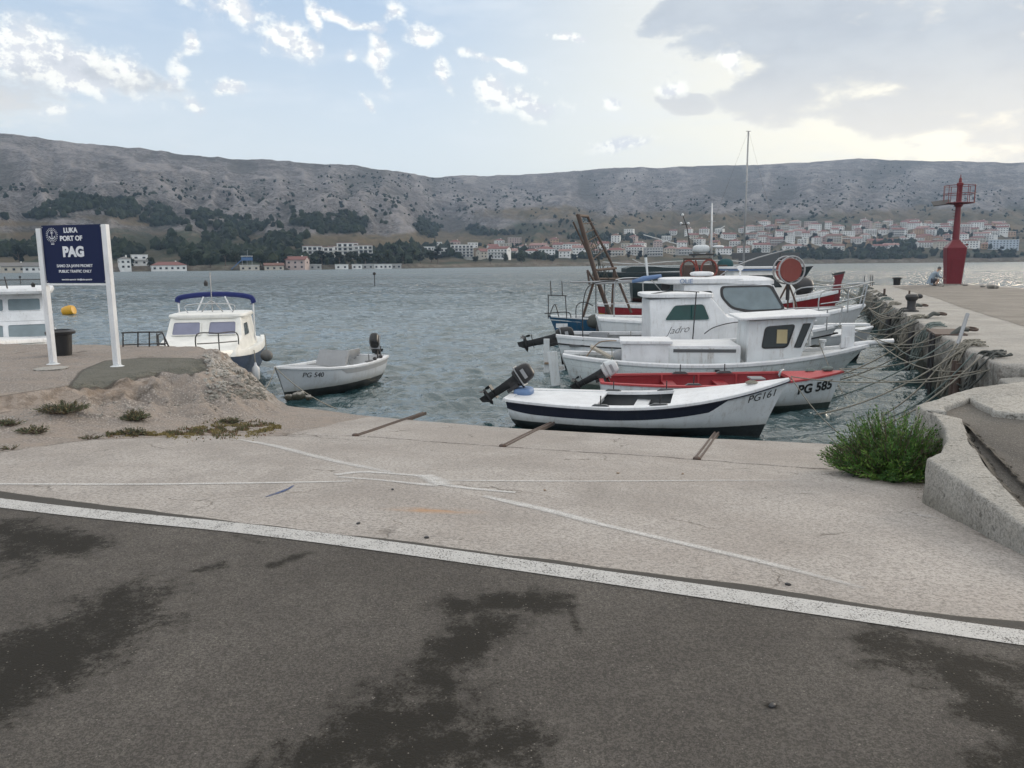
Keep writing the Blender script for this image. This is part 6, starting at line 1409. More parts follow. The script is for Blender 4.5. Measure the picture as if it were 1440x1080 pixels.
# ------------------------------------------------------------------ sign, bins, lighthouse, person, bollard
SB = [S(75, 512), S(165, 515)]
z0 = .02; A = Vector((SB[0].x, SB[0].y, z0)); B = Vector((SB[1].x, SB[1].y, z0)); ctr = (A+B)/2; dv = (B-A); wid = Vector((dv.x, dv.y)).length; rz = math.atan2(dv.y, dv.x)
t = empty('port_sign', ctr, rz, 'dark blue port sign with white lettering on two white posts at the left', 'sign')
for s_, hh in ((-1, 2.20), (1, 2.24)):
    x_ = s_*wid/2; o = MB().box((x_, 0, hh/2), (.092, .08, hh)).build('post', M['white'], t, bevel=.006)
    MB().lathe([(.105, -.01), (.105, .015), (.06, .03), (.06, .05)], (x_, 0, 0), 14).build('foot', M['old_white'], o, smooth=40)
m, n = newmat('sign_blue'); M['signblue'] = m; finish(n, Base_Color=n.mix(n.noise(obco(n), 3, 4), (.003, .009, .048), (.005, .013, .062)), Roughness=.6, Specular_IOR_Level=.25)
BW = wid-.10; BH = .91; zc = 1.79
bd = MB().box((0, -.005, zc), (BW, .02, BH)).build('board', M['signblue'], t, bevel=.003)
MB().box((0, -.008, zc-BH/2-.022), (BW, .03, .028)).build('board_edge', M['white'], t)
M['letter'] = paint('sign_lettering', (.72, .73, .76), .5, .1)
def st(s, size, x, z, **kw): put_text(s, size, M['letter'], bd, lambda u, v, w_: Vector((x+u, -.017-w_, z+v)), 'lettering', **kw)
st('LUKA', .105, -.02, zc+.368, bold=.004); st('PORT OF', .105, -.02, zc+.243, bold=.004); st('PAG', .215, .0, zc+.03, bold=.011)
st('SAMO ZA JAVNI PROMET', .062, .0, zc-.185, bold=.001); st('PUBLIC TRAFFIC ONLY', .062, .0, zc-.272, bold=.001); st('www.lucka-uprava.hr  info@lucka-uprava.hr', .033, .02, zc-.40, bold=.001)
for x_ in (-BW/2+.02, BW/2-.02):
    for z_ in (zc-BH/2+.03, zc+BH/2-.03): MB().lathe([(.008, 0), (.008, .006), (.001, .008)], (x_, -.016, z_), 8, Matrix.Rotation(math.pi/2, 3, 'X')).build('bolt', M['steel'], bd)
em = MB(); cx_, cz_ = -.385, zc+.30
def circ(r, w, k=40, dash=False):
    for i in range(k):
        if dash and i % 2: continue
        a, b = 2*math.pi*i/k, 2*math.pi*(i+(.7 if dash else 1))/k
        em.add([(cx_+q*math.cos(th), -.0185, cz_+q*math.sin(th)) for q, th in ((r, a), (r, b), (r-w, b), (r-w, a))], [(0, 1, 2, 3)])
circ(.088, .006); circ(.115, .014, 44, True)
em.tube([(cx_, -.018, cz_-.055), (cx_, -.018, cz_+.045)], .006, 4); em.tube([(cx_-.03, -.018, cz_+.035), (cx_+.03, -.018, cz_+.035)], .005, 4); em.tube([(cx_+.014*math.cos(a), -.018, cz_+.058+.014*math.sin(a)) for a in [i*.5 for i in range(14)]], .004, 4)
em.tube([(cx_+.05*math.cos(a), -.018, cz_-.008+.05*math.sin(a)) for a in [math.pi*1.08+i*math.pi*.84/10 for i in range(11)]], .007, 4)
em.add([(cx_-.06, -.0185, cz_-.01), (cx_-.035, -.0185, cz_-.02), (cx_-.052, -.0185, cz_-.04)], [(0, 1, 2)]); em.add([(cx_+.06, -.0185, cz_-.01), (cx_+.035, -.0185, cz_-.02), (cx_+.052, -.0185, cz_-.04)], [(0, 1, 2)])
em.box((cx_, -.018, cz_-.138), (.06, .002, .014)); em.build('anchor_emblem', M['letter'], bd)
p = S(72, 519); t = empty('manhole_cover', (p.x, p.y, H1(p.x, p.y)+.004), 0, 'flat round concrete cover set in the quay at the foot of the sign', 'cover'); MB().lathe([(.01, -.01), (.24, -.01), (.24, .012), (.22, .016), (.01, .016)], (0, 0, 0), 24).build('lid', M['pier'], t, smooth=40)
def bucket(px, py, h_, r_, label, zz=None):
    p = G(px, py, .03) if zz is None else G(px, py, zz); p.z = H1(p.x, p.y) if zz is None else zz
    t = empty('bin', p, 0, label, 'bin', 'black bins on the quays'); MB().lathe([(.01, 0), (r_*.72, 0), (r_*.86, h_*.86), (r_*.80, h_*.86), (.01, h_*.8)], (0, 0, 0), 20).build('tub', M['black'], t, smooth=40)
    MB().lathe([(r_*.85, h_*.82), (r_*1.12, h_*.84), (r_*1.15, h_*.93), (r_*.95, h_), (r_*.8, h_), (r_*.8, h_*.86)], (0, 0, 0), 20).build('rim', M['black'], t, smooth=40); return t
bucket(88, 500, .46, .215, 'black plastic bin with a wide rim behind the left post of the port sign')
bucket(1261, 401, .50, .27, 'small black bin standing at the far end of the pier left of the person', .03)
# metal handrail at the quay edge beside the cream boat
q0 = S(170, 489); t = empty('handrail', (q0.x, q0.y, 0), 0, 'low dark steel handrail at the quay edge between the port sign and the cream boat', 'handrail')
R_ = lambda px, py, Y: P(px, py, Y)-Vector((q0.x, q0.y, 0))
Yq = q0.y+.15
MB().tube([R_(171, 468, Yq), R_(200, 467, Yq), R_(228, 467, Yq), R_(233, 478, Yq), R_(238, 489, Yq)], .016, 6).build('top_rail', M['dark'], t, smooth=60)
MB().tube([R_(173, 485, Yq), R_(200, 484, Yq), R_(235, 483, Yq)], .012, 6).build('mid_rail', M['dark'], t)
for x_ in (173, 194, 210): MB().tube([R_(x_, 468, Yq), R_(x_, 492, Yq)], .014, 6).build('post', M['dark'], t)
# lighthouse
lp = G(1339, 400.5, .03); t = empty('harbour_beacon', lp, math.radians(-16), 'red steel harbour beacon with tapered base and round railed platform on the pier end', 'beacon'); t.scale = (.97, .97, .92)
def sq(w, z, c=.82): return [Vector((x*w, y*w, z)) for x, y in ((-1, -c), (-c, -1), (c, -1), (1, -c), (1, c), (c, 1), (-c, 1), (-1, c))]
mb = MB(); mb.loft([sq(.44, 0, .9), sq(.59, 2.55, .9), sq(.30, 2.95, .8), sq(.22, 3.1)]); mb.build('base', M['red'], t, bevel=.01)
MB().box((0, -.508, 1.0), (.5, .03, 1.6), M=Matrix.Rotation(.0588, 3, 'X')).build('door', M['red'], t, bevel=.008); MB().box((.60, -.3, 2.75), (.10, .12, .14)).build('junction_box', M['red'], t)
MB().lathe([(.22, 3.05), (.20, 4.2), (.165, 5.3), (.27, 5.42), (.27, 5.62), (.17, 5.7), (.16, 6.7), (.20, 6.78), (.20, 6.92), (.10, 6.98), (.09, 7.22), (.03, 7.30), (.02, 7.5)], (0, 0, 0), 14).build('column', M['red'], t, smooth=35)
mb = MB(); 
for k in range(10): mb.box((-.20-.02*(k % 2), 0, 3.3+k*.2), (.10, .3, .022))
mb.build('rung', M['red'], t)
def ring3(r, z, k=20): return [(r*math.cos(a), r*math.sin(a), z) for a in [i*2*math.pi/k for i in range(k+1)]]
for z_ in (5.58, 6.2, 6.75): MB().tube(ring3(.92, z_), .022, 5).build('ring_rail', M['red'], t, smooth=True)
for k in range(10): a = k*.628; MB().tube([(.92*math.cos(a), .92*math.sin(a), 5.58), (.92*math.cos(a), .92*math.sin(a), 6.75)], .018, 5).build('baluster', M['red'], t)
mb = MB()
for k in range(8): a = k*.785; mb.tube([(.2*math.cos(a), .2*math.sin(a), 5.5), (.92*math.cos(a), .92*math.sin(a), 5.58)], .022, 5)
mb.add([(r*math.cos(i*.3142), r*math.sin(i*.3142), 5.56) for r in (.25, .90) for i in range(20)], [(i, (i+1) % 20, 20+(i+1) % 20, 20+i) for i in range(20)]); mb.build('platform', M['red'], t)
MB().box((-1.05, -.15, 5.62), (1.05, .75, .06), M=Matrix.Rotation(.45, 3, 'X') @ Matrix.Rotation(-.12, 3, 'Y')).build('solar_panel', M['dark'], t); MB().tube([(-.2, 0, 5.5), (-1.0, -.1, 5.58)], .03, 6).build('panel_arm', M['red'], t)
MB().box((0, 0, .02), (1.5, 1.5, .10)).build('plinth', M['pier'], t, bevel=.02)
for k, (px, py, s_) in enumerate(((1357, 402, .22), (1382, 404, .28), (1396, 406, .40), (1324, 403, .18), (1318, 402, .14))):
    p = G(px, py, .03); t = empty('stone', p, k, ['small flat stone just right of the red beacon base', 'small stone between the beacon and the largest pier-end stone', 'largest loose stone on the pier edge right of the beacon', 'pale pebble left of the beacon base', 'small pale stone by the crouching person'][k], 'stone', 'loose stones on the pier end')
    r_ = random.Random(k); b_ = MB().rbox((0, 0, s_*.25), (s_*1.6, s_, s_*.7), 2.4, 7); b_.v = [(x*(1+r_.uniform(-.12, .12)), y*(1+r_.uniform(-.12, .12)), z) for x, y, z in b_.v]; b_.build('stone_body', M['pier'], t, smooth=True)

# the crouching person
def skin_mesh(verts, edges, radii, name, mat, parent, root=0, sub=2):
    me = bpy.data.meshes.new(name); me.from_pydata([tuple(v) for v in verts], edges, []); me.update()
    ob = bpy.data.objects.new('tmp_skin', me); C.objects.link(ob)
    ob.modifiers.new('skin', 'SKIN'); sv = me.skin_vertices[0].data
    for i, r_ in enumerate(radii): sv[i].radius = (r_, r_) if not isinstance(r_, tuple) else r_; sv[i].use_root = (i == root)
    ob.modifiers['skin'].use_smooth_shade = True
    s2 = ob.modifiers.new('sub', 'SUBSURF'); s2.levels = sub; s2.render_levels = sub
    dg = bpy.context.evaluated_depsgraph_get(); m2 = bpy.data.meshes.new_from_object(ob.evaluated_get(dg)); bpy.data.objects.remove(ob); bpy.data.meshes.remove(me)
    m2.name = name; m2.materials.clear(); m2.materials.append(mat); m2.polygons.foreach_set('use_smooth', [True]*len(m2.polygons))
    o = bpy.data.objects.new(name, m2); C.objects.link(o); o.parent = parent
    if parent is not None: kids.setdefault(parent.name, []).append(o)
    return o
pp = G(1313, 401.8, .035)
t = empty('person', pp, math.radians(-8), 'person in a grey hooded top crouching and reaching towards the red beacon', 'person')
# x forward, z up; crouched on the toes, knees high, back bent forward
V_ = [(-.20, 0, .30), (-.16, 0, .46), (-.06, 0, .64), (.06, 0, .80), (.12, 0, .88), (.19, 0, .97),          # pelvis, waist, chest, shoulders, neck, head base
      (-.14, .10, .30), (.20, .14, .42), (.02, .13, .10), (.0, .13, .04), (.14, .14, .03),                    # left leg
      (-.14, -.10, .30), (.24, -.13, .40), (.08, -.13, .10), (.06, -.13, .04), (.20, -.14, .03),              # right leg
      (.06, .17, .78), (.22, .20, .58), (.42, .15, .50), (.06, -.17, .78), (.24, -.20, .56), (.46, -.14, .46), (.49, .14, .48), (.53, -.13, .43)]
E_1 = [(0, 1), (1, 2), (2, 3), (3, 4), (4, 5), (0, 6), (6, 7), (7, 8), (8, 9), (9, 10), (0, 11), (11, 12), (12, 13), (13, 14), (14, 15), (3, 16), (16, 17), (17, 18), (18, 22), (3, 19), (19, 20), (20, 21), (21, 23)]
RD = [.15, .145, .155, .13, .06, .055, .10, .072, .05, .042, .038, .10, .072, .05, .042, .038, .07, .048, .032, .07, .048, .032, .034, .034]
body = skin_mesh(V_, E_1, RD, 'body', M['skin'], t)
# hands: palms and five fingers each, rooted in the palm
for sd, hx, hz in ((1, .50, .475), (-1, .54, .425)):
    for k, (dy, ln) in enumerate(((-.028, .06), (-.01, .072), (.009, .068), (.026, .052))):
        b_ = Vector((hx, sd*.137+dy, hz)); body_f = skin_mesh([b_, b_+Vector((ln*.55, dy*.2, -.008)), b_+Vector((ln, dy*.3, -.03))], [(0, 1), (1, 2)], [.010, .009, .007], 'finger', M['skin'], t, sub=1)
    b_ = Vector((hx-.03, sd*.137-sd*.03, hz)); skin_mesh([b_, b_+Vector((.03, -sd*.022, -.004)), b_+Vector((.06, -sd*.018, -.02))], [(0, 1), (1, 2)], [.012, .010, .008], 'thumb', M['skin'], t, sub=1)
hd = MB(); Mh = Matrix.Rotation(math.radians(35), 3, 'Y'); hc = Vector((.25, 0, 1.04)); hd.rbox(hc, (.19, .155, .235), 2.2, 12, Mh)
hd.rbox(hc+Mh @ Vector((.10, 0, -.015)), (.035, .03, .05), 2, 6, Mh)
for s_ in (-1, 1): hd.rbox(hc+Mh @ Vector((-.005, s_*.078, -.01)), (.035, .015, .06), 2, 6, Mh)
hd.build('head', M['skin'], t, smooth=True)
for s_ in (-1, 1): MB().rbox(hc+Mh @ Vector((.085, s_*.032, .015)), (.016, .028, .014), 2, 6, Mh).build('eye', M['dark'], t)
MB().rbox(hc+Mh @ Vector((.088, 0, -.065)), (.012, .05, .012), 2, 6, Mh).build('mouth', M['fadedred'], t)
MB().rbox(hc+Mh @ Vector((-.022, 0, .035)), (.20, .178, .215), 2.2, 12, Mh).build('hair', paint('grey_hair', (.10, .10, .10), .9, .2), t, smooth=True)
skin_mesh([(-.20, 0, .27), (-.17, 0, .46), (-.07, 0, .64), (.05, 0, .79), (.11, 0, .86), (.05, .18, .77), (.21, .21, .57), (.36, .17, .52), (.05, -.18, .77), (.23, -.21, .55), (.40, -.16, .48), (-.24, 0, .16)], [(0, 1), (1, 2), (2, 3), (3, 4), (3, 5), (5, 6), (6, 7), (3, 8), (8, 9), (9, 10), (0, 11)], [.185, .18, .185, .15, .10, .085, .066, .048, .085, .066, .048, .15], 'jacket', M['shirt'], t)
skin_mesh([(-.18, 0, .31), (-.13, .10, .31), (.12, .14, .41), (-.13, -.10, .31), (.15, -.13, .40)], [(0, 1), (1, 2), (0, 3), (3, 4)], [.155, .115, .088, .115, .088], 'shorts', M['shorts'], t)
for x_, y_ in ((.07, .135), (.13, -.135)): MB().rbox((x_, y_, .045), (.27, .10, .09), 2.6, 10).build('shoe', M['dark'], t, smooth=True)

# pier ironwork
EDG = [Vector(p) for p in PIER[:6]]
def pedge(Y, off=0.0, z=0.03):
    for a, b in zip(EDG, EDG[1:]):
        if a.y <= Y <= b.y: f_ = (Y-a.y)/(b.y-a.y); q = a+(b-a)*f_; return Vector((q.x+off, Y, z))
    return Vector((EDG[0].x+off, Y, z))
p = G(1281, 438, .03); t = empty('bollard', p, math.radians(10), 'black cast iron mooring bollard with a hooked head standing on the pier', 'bollard'); t.scale = (.66, .66, .78)
MB().lathe([(.01, 0), (.34, 0), (.34, .05), (.22, .09), (.18, .22), (.19, .42), (.27, .50), (.29, .60), (.22, .68), (.01, .70)], (0, 0, 0), 18).build('body', M['dark'], t, smooth=40); MB().rbox((.33, 0, .60), (.42, .30, .2), 2.6, 10).build('horn', M['dark'], t, smooth=True)
def rodthing(pts, r_, lab, mat='galv', nm='iron_rod', cat='rod', grp='iron rods along the pier edge'):
    pts = [Vector(p) for p in pts]; t = empty(nm, pts[0], 0, lab, cat, grp); MB().tube([p-pts[0] for p in pts], r_, 7).build('shaft', M[mat], t, smooth=60); return t
rodthing([P(1347, 484, 14.6), P(1361, 441, 14.8)], .035, 'grey pipe leaning out from the near pier edge, tallest of the rods')
rodthing([P(1277, 438, 24.6), P(1279, 409, 24.8)], .03, 'upright rusty rod in front of the black bollard', 'rust')
rodthing([P(1243, 424, 35), P(1244, 406, 35)], .05, 'short thick rusty stake on the pier edge between bollard and far bin', 'rust')
rodthing([P(1215, 404, 49), P(1216, 388, 49)], .03, 'thin dark rod at the far corner of the pier, leftmost of three', 'dark')
rodthing([P(1224, 402, 48), P(1224, 386, 48)], .025, 'thin dark rod at the far corner of the pier, middle of three', 'dark')
rodthing([P(1227, 402, 48), P(1227, 387, 48)], .025, 'thin dark rod at the far corner of the pier, rightmost of three', 'dark')
for k, (px, py, Y, lab) in enumerate(((1366, 470, 16.5, 'near'), (1324, 448, 21.3, 'middle'), (1299, 437, 25.5, 'far'))):
    a = P(px, py, Y); a.z = .10; t = empty('mooring_ring', (a.x, a.y, .035), .3, f'bent iron mooring hook lying over the pier edge, {lab} one of three', 'mooring hook', 'mooring hooks on the pier edge')
    mb = MB(); mb.tube([(.12*math.cos(q), .12*math.sin(q)*.8, .10+.02*math.sin(q)) for q in [i*.45 for i in range(14)]], .028, 6); mb.build('eye', M['rust'], t, smooth=60)
    MB().tube([(-.1, 0, .09), (-.35, -.05, .12), (-.62, -.1, .02), (-.78, -.12, -.25)], [.05, .06, .05, .04], 7).build('rope_wrap', M['ropedark'], t, smooth=True)
# steel ladder bracket and pipes on the wall
a = pedge(16.2); t = empty('pier_ladder', a, 0, 'dark steel ladder frame with a flat top plate hanging on the pier wall', 'ladder')
ex = Vector((.927, -.374, 0)).normalized() if False else Vector((.37, .93, 0)).normalized(); ox = Vector((-.93, .37, 0)).normalized()
mb = MB()
MB().add([Vector(v) for v in [ex*-.0+ox*.15+Vector((0, 0, .02)), ex*1.5+ox*.15+Vector((0, 0, .02)), ex*1.5-ox*.45+Vector((0, 0, .03)), -ox*.45+Vector((0, 0, .03)), ox*.15+Vector((0, 0, -.03)), ex*1.5+ox*.15+Vector((0, 0, -.03)), ex*1.5-ox*.45+Vector((0, 0, -.02)), -ox*.45+Vector((0, 0, -.02))]], [(0, 1, 2, 3), (7, 6, 5, 4), (0, 4, 5, 1), (1, 5, 6, 2), (2, 6, 7, 3), (3, 7, 4, 0)]).build('top_plate', M['rust'], t)
for s_ in (.1, .55): MB().tube([ex*s_+ox*.16, ex*s_+ox*.18+Vector((0, 0, -1.5))], .035, 6).build('stile', M['dark'], t)
for k in range(5): MB().tube([ex*.1+ox*.17+Vector((0, 0, -.25-k*.26)), ex*.55+ox*.17+Vector((0, 0, -.25-k*.26))], .02, 6).build('rung', M['dark'], t)
for k, (Y, hh, mt) in enumerate(((13.6, -1.6, 'rust'), (13.95, -1.6, 'rust'), (20, -1.5, 'dark'), (26, -1.5, 'dark'), (33, -1.5, 'rust'))):
    a = pedge(Y, -.16); rodthing([a+Vector((0, 0, -.25)), a+Vector((-.05, 0, hh))], .055 if k < 2 else .08, ['rusty vertical pipe on the near pier wall, nearer of the pair', 'rusty vertical pipe on the near pier wall, farther of the pair', 'dark fender post on the pier wall below the ladder', 'dark fender post on the pier wall below the bollard', 'rusty post far along the pier wall'][k], mt, 'wall_pipe', 'pipe', 'pipes and posts fixed to the pier wall')
# old rubber tyres and rope heaps hanging on the wall
def heap(Y, w_, lab, mt, seed):
    r_ = random.Random(seed); a = pedge(Y, 0, .0); w_ = w_*.8; t = empty('rope_heap', a, 0, lab, 'rope heap', 'rope bundles hanging over the pier edge')
    mb = MB()
    for k in range(13):
        s0 = r_.uniform(-w_, w_); pts = []
        for i in range(7):
            f_ = i/6; pts.append(ex*(s0+r_.uniform(-.15, .15))+ox*(-.35+f_*.62+r_.uniform(-.03, .05))+Vector((0, 0, .08-max(0, f_-.45)*2.0*r_.uniform(.5, 1.1)+r_.uniform(-.03, .03))))
        mb.tube(bez(pts, 4), r_.uniform(.010, .020), 5)
    mb.build('rope_bundle', M[mt], t, smooth=True)
for k, (Y, w_, mt) in enumerate(((12.6, .3, 'ropedark'), (14.4, .5, 'rope'), (18.6, .6, 'ropeblue'), (21.5, .7, 'rope'), (24.5, .8, 'ropedark'), (28, 1.0, 'rope'), (31.5, 1.2, 'ropeblue'), (35, 1.3, 'ropedark'), (39, 1.5, 'rope'), (43.5, 1.6, 'ropedark'), (47.5, 1.2, 'ropeblue'))):
    heap(Y, w_, f"tangled {['dark', 'pale', 'greenish', 'pale', 'dark', 'pale', 'greenish', 'dark', 'pale', 'dark', 'greenish'][k]} rope bundle hanging over the pier edge, {ORD[k]} from the near end", mt, k)
# mooring ropes
def rope(p0, p1, sag, r_, mt, lab, grp='mooring ropes between the boats and the pier', n_=14, end_sag=0):
    p0, p1 = Vector(p0), Vector(p1); t = empty('mooring_rope', p0, 0, lab, 'rope', grp); pts = []
    for i in range(n_+1):
        f_ = i/n_; p = p0.lerp(p1, f_); p.z -= sag*4*f_*(1-f_); pts.append(p-p0)
    MB().tube(pts, r_*.8, 6).build('line', M[mt], t, smooth=True)
def bw(root, x, y, z):
    return Matrix.Translation(root.location) @ root.rotation_euler.to_matrix().to_4x4() @ Vector((x*root.scale.x, y*root.scale.y, z*root.scale.z))
b1, b2, b3, b4 = bw(BOAT1, 2.36, 0, .93), bw(BOAT2, 2.28, 0, .72), bw(BOAT3, 3.5, 0, 1.1), bw(BOAT4, 3.7, 0, 1.15)
rope(b1, P(1385, 520, 12.3), .15, .013, 'rope', 'long pale rope from the bow of the navy-striped boat to the near pier corner')
rope(b1, G(1180, 622, -.85)+Vector((1.2, 1.0, -.4)), .3, .010, 'rope', 'slack rope from the bow of the navy-striped boat dropping to the water by the bush')
rope(b2, P(1398, 518, 12.0), .25, .013, 'rope', 'pale rope from the red-decked boat to the near pier corner')
rope(b2, pedge(13.9, -.05, .05), .12, .015, 'rope', 'thick pale rope from the red-decked boat to the pier by the leaning pipe')
rope(bw(BOAT3, 2.2, -.5, 1.05), G(1190, 560, W), .08, .012, 'rope', 'pale rope running from the planked boat bollard down into the water off its bow')
rope(b3, pedge(13.2, -.1, -.3), .25, .014, 'rope', 'pale rope from the long bowsprit to the rusty pipes on the wall')
rope(b3, pedge(16.0, -.05, .05), .18, .016, 'rope', 'thick rope from the long bowsprit to the pier just before the ladder')
rope(bw(BOAT3, 3.9, 0, 1.0), pedge(14.6, -.1, .0), .30, .012, 'ropeblue', 'greenish slack rope from the bowsprit tip to the pier by the leaning pipe')
rope(b4, pedge(17.8, -.05, .05), .22, .016, 'rope', 'rope from the bow plank of the script-named boat to the pier past the ladder')
rope(b4, pedge(20.4, -.05, .05), .25, .016, 'ropeblue', 'greenish rope from the script-named boat to the middle mooring hook')
rope(b4, pedge(15.3, -.05, .0), .35, .013, 'rope', 'slack rope from the script-named boat to the pier near the ladder')
b5 = Vector((11.5, 24.8, W+1.3)); b7 = Vector((14.0, 32.7, W+1.7)); b8 = Vector((15.6, 37.8, W+1.4)); b9 = Vector((20.6, 57.6, W+2))
for k, (a, Y, sg, mt) in enumerate([(b5, 21.5, .15, 'rope'), (b5, 23.0, .25, 'rope'), (b5, 25.5, .2, 'ropeblue'), (b5, 27.5, .3, 'rope'), (b5, 19.6, .35, 'ropedark'), (b5, 29.5, .1, 'rope')]):
    rope(a, pedge(Y, -.05, .05), sg, .019, mt, f'mooring rope from the bow of OLIE to the pier, {ORD[k]} of six')
for k, (a, Y, sg, mt) in enumerate([(b7, 29, .2, 'rope'), (b7, 31, .3, 'ropeblue'), (b7, 33.5, .2, 'rope'), (b7, 26.5, .35, 'ropedark')]):
    rope(a, pedge(Y, -.05, .05), sg, .022, mt, f'mooring rope from the red boat with the tall stem to the pier, {ORD[k]} of four')
for k, (a, Y, sg, mt) in enumerate([(b8, 35, .2, 'rope'), (b8, 37.5, .3, 'rope'), (b8, 40, .2, 'ropeblue'), (b8, 42.5, .3, 'ropedark')]):
    rope(a, pedge(Y, -.05, .05), sg, .026, mt, f'mooring rope from the boat with the blue roof stripe to the pier, {ORD[k]} of four')
for k, (Y, sg) in enumerate([(45, .3), (48, .2), (49.9, .15)]): rope(b9+Vector((-2, -2, 0)), pedge(Y, -.05, .1), sg, .03, 'rope', f'mooring rope from the boat with orange rings to the pier end, {ORD[k]} of three')
# lines dropping from the pier into the water
for k, (Y, dx, dy, mt) in enumerate([(12.5, -1.9, .2, 'rope'), (13.0, -1.2, .8, 'ropeblue'), (13.8, -2.6, .5, 'rope'), (14.5, -1.8, -.6, 'rope'), (15.2, -2.8, .3, 'ropeblue'), (16.8, -2.2, 1.2, 'rope'), (18.4, -2.5, .2, 'rope'), (20.2, -2.8, 1.0, 'rope'), (22.0, -2.4, .5, 'ropedark'), (24.0, -3.0, 1.5, 'rope'), (26.2, -2.6, .2, 'rope'), (28.6, -3.2, 1.2, 'ropedark'), (30.8, -3.0, .8, 'rope'), (33.8, -3.4, 1.0, 'rope'), (36.8, -3.6, .5, 'rope'), (40.6, -3.8, 1.0, 'rope')]):
    a = pedge(Y, -.05, .03); rope(a, (a.x+dx, a.y+dy, W-.1), .22, .015+Y*.0003, mt, f'slack {"greenish" if mt == "ropeblue" else "dark" if mt == "ropedark" else "pale"} line dropping from the pier edge into the water, {ORD[k]} from near end', 'slack lines from the pier into the water')
c12 = bw(BOAT12, 1.85, 0, .70)
rope(c12, G(474, 575, -.86), .10, .012, 'rope', 'pale rope from the bow of the small left boat down to the slip edge', 'ropes of the left-hand boats')
rope(c12, G(372, 548, -.8), .06, .010, 'rope', 'short pale rope from the small left boat to the rocky mound', 'ropes of the left-hand boats')
# broken lumps at the slip's edge
for k, (px, py, s_) in enumerate(((408, 562, .14), (420, 561, .20), (434, 562, .13))):
    p = G(px, py, -.86); t = empty('concrete_lump', p, k, ['left of three broken lumps on the slip edge under the small boat', 'middle and largest of three broken lumps on the slip edge', 'right of three broken lumps on the slip edge under the small boat'][k], 'lump', 'broken lumps at the slip edge')
    r_ = random.Random(k+40); b_ = MB().rbox((0, 0, s_*.3), (s_*1.5, s_, s_*.8), 2.6, 7); b_.v = [(x*(1+r_.uniform(-.2, .2)), y*(1+r_.uniform(-.2, .2)), z*(1+r_.uniform(-.15, .15))) for x, y, z in b_.v]; b_.build('lump_body', M['quay'], t, smooth=True)

# ------------------------------------------------------------------ bush and weeds
M['bush'] = []
for a, b in (((.026, .085, .012), (.085, .185, .030)), ((.014, .050, .010), (.050, .115, .022)), ((.075, .150, .022), (.16, .26, .055))):
    m, n = newmat('bush_leaf'); c = obco(n); M['bush'].append(m)
    b_ = n.t.nodes.new('ShaderNodeBsdfPrincipled'); n.put(b_.inputs['Base Color'], n.mix(n.noise(c, 6, 4, .6), a, b)); b_.inputs['Roughness'].default_value = .6; b_.inputs['Specular IOR Level'].default_value = .3
    tr = n.t.nodes.new('ShaderNodeBsdfTranslucent'); n.put(tr.inputs[0], tuple(x*1.2 for x in b)); x = n.t.nodes.new('ShaderNodeMixShader'); x.inputs[0].default_value = .22; o = n.t.nodes.new('ShaderNodeOutputMaterial')
    n.t.links.new(b_.outputs[0], x.inputs[1]); n.t.links.new(tr.outputs[0], x.inputs[2]); n.t.links.new(x.outputs[0], o.inputs[0])
def shrub(name, loc, R, Hh, nst, label, seed, spread=1.0, leaf=.035, cat='bush', group=None, mats=None, squash=1):
    r_ = random.Random(seed); t = empty(name, loc, 0, label, cat, group); fo = MB(); stm = MB()
    for k in range(nst):
        a = r_.random()*6.283; q = r_.random()**.5; L = Hh*(1.05-.45*q*q)*r_.uniform(.7, 1.12); lean = q*spread*1.15
        d = Vector((math.cos(a)*math.sin(lean), math.sin(a)*math.sin(lean)*squash, math.cos(lean))).normalized(); b0 = Vector((math.cos(a)*q*R*.35, math.sin(a)*q*R*.35*squash, 0))
        reach = max(L, R*q*1.0); pts = []
        for i in range(6):
            f_ = i/5; p = b0+d*reach*f_+Vector((r_.gauss(0, .012), r_.gauss(0, .012), .06*reach*f_*f_)); pts.append(p)
        if k % 2 == 0: stm.tube(pts, [.009*(1-.8*i/5) for i in range(6)], 4)
        mi = r_.choice((0, 0, 1, 1, 2)); ns = int(34*reach/.55)
        for j in range(ns):
            f_ = r_.uniform(.22, 1); i0 = min(4, int(f_*5)); p = pts[i0].lerp(pts[i0+1], f_*5-i0)
            sd = Vector((r_.gauss(0, 1), r_.gauss(0, 1), r_.gauss(0, .6))).normalized(); tip = (d*.75+sd*.8+Vector((0, 0, .25))).normalized(); ln = leaf*r_.uniform(.8, 1.9)*(1.25-.5*f_)
            w_ = tip.cross(sd); w_ = w_.normalized() if w_.length > .01 else Vector((1, 0, 0)); w_ *= leaf*.13*r_.uniform(.8, 1.4)
            fo.add([p-w_*.5, p+tip*ln*.45-w_, p+tip*ln, p+tip*ln*.45+w_], [(0, 1, 2, 3)], mi if r_.random() < .8 else r_.randrange(3))
    fo.build('foliage', mats or M['bush'], t); stm.build('stem', M['bark'], t); return t
bp = S(1260, 672); bp = Vector((bp.x+.0, bp.y+.12, H1(bp.x, bp.y+.12)-.02))
shrub('bush', bp, .54, .62, 860, 'dense bright green bush growing at the foot of the right kerb', 5, 1.14, .036)
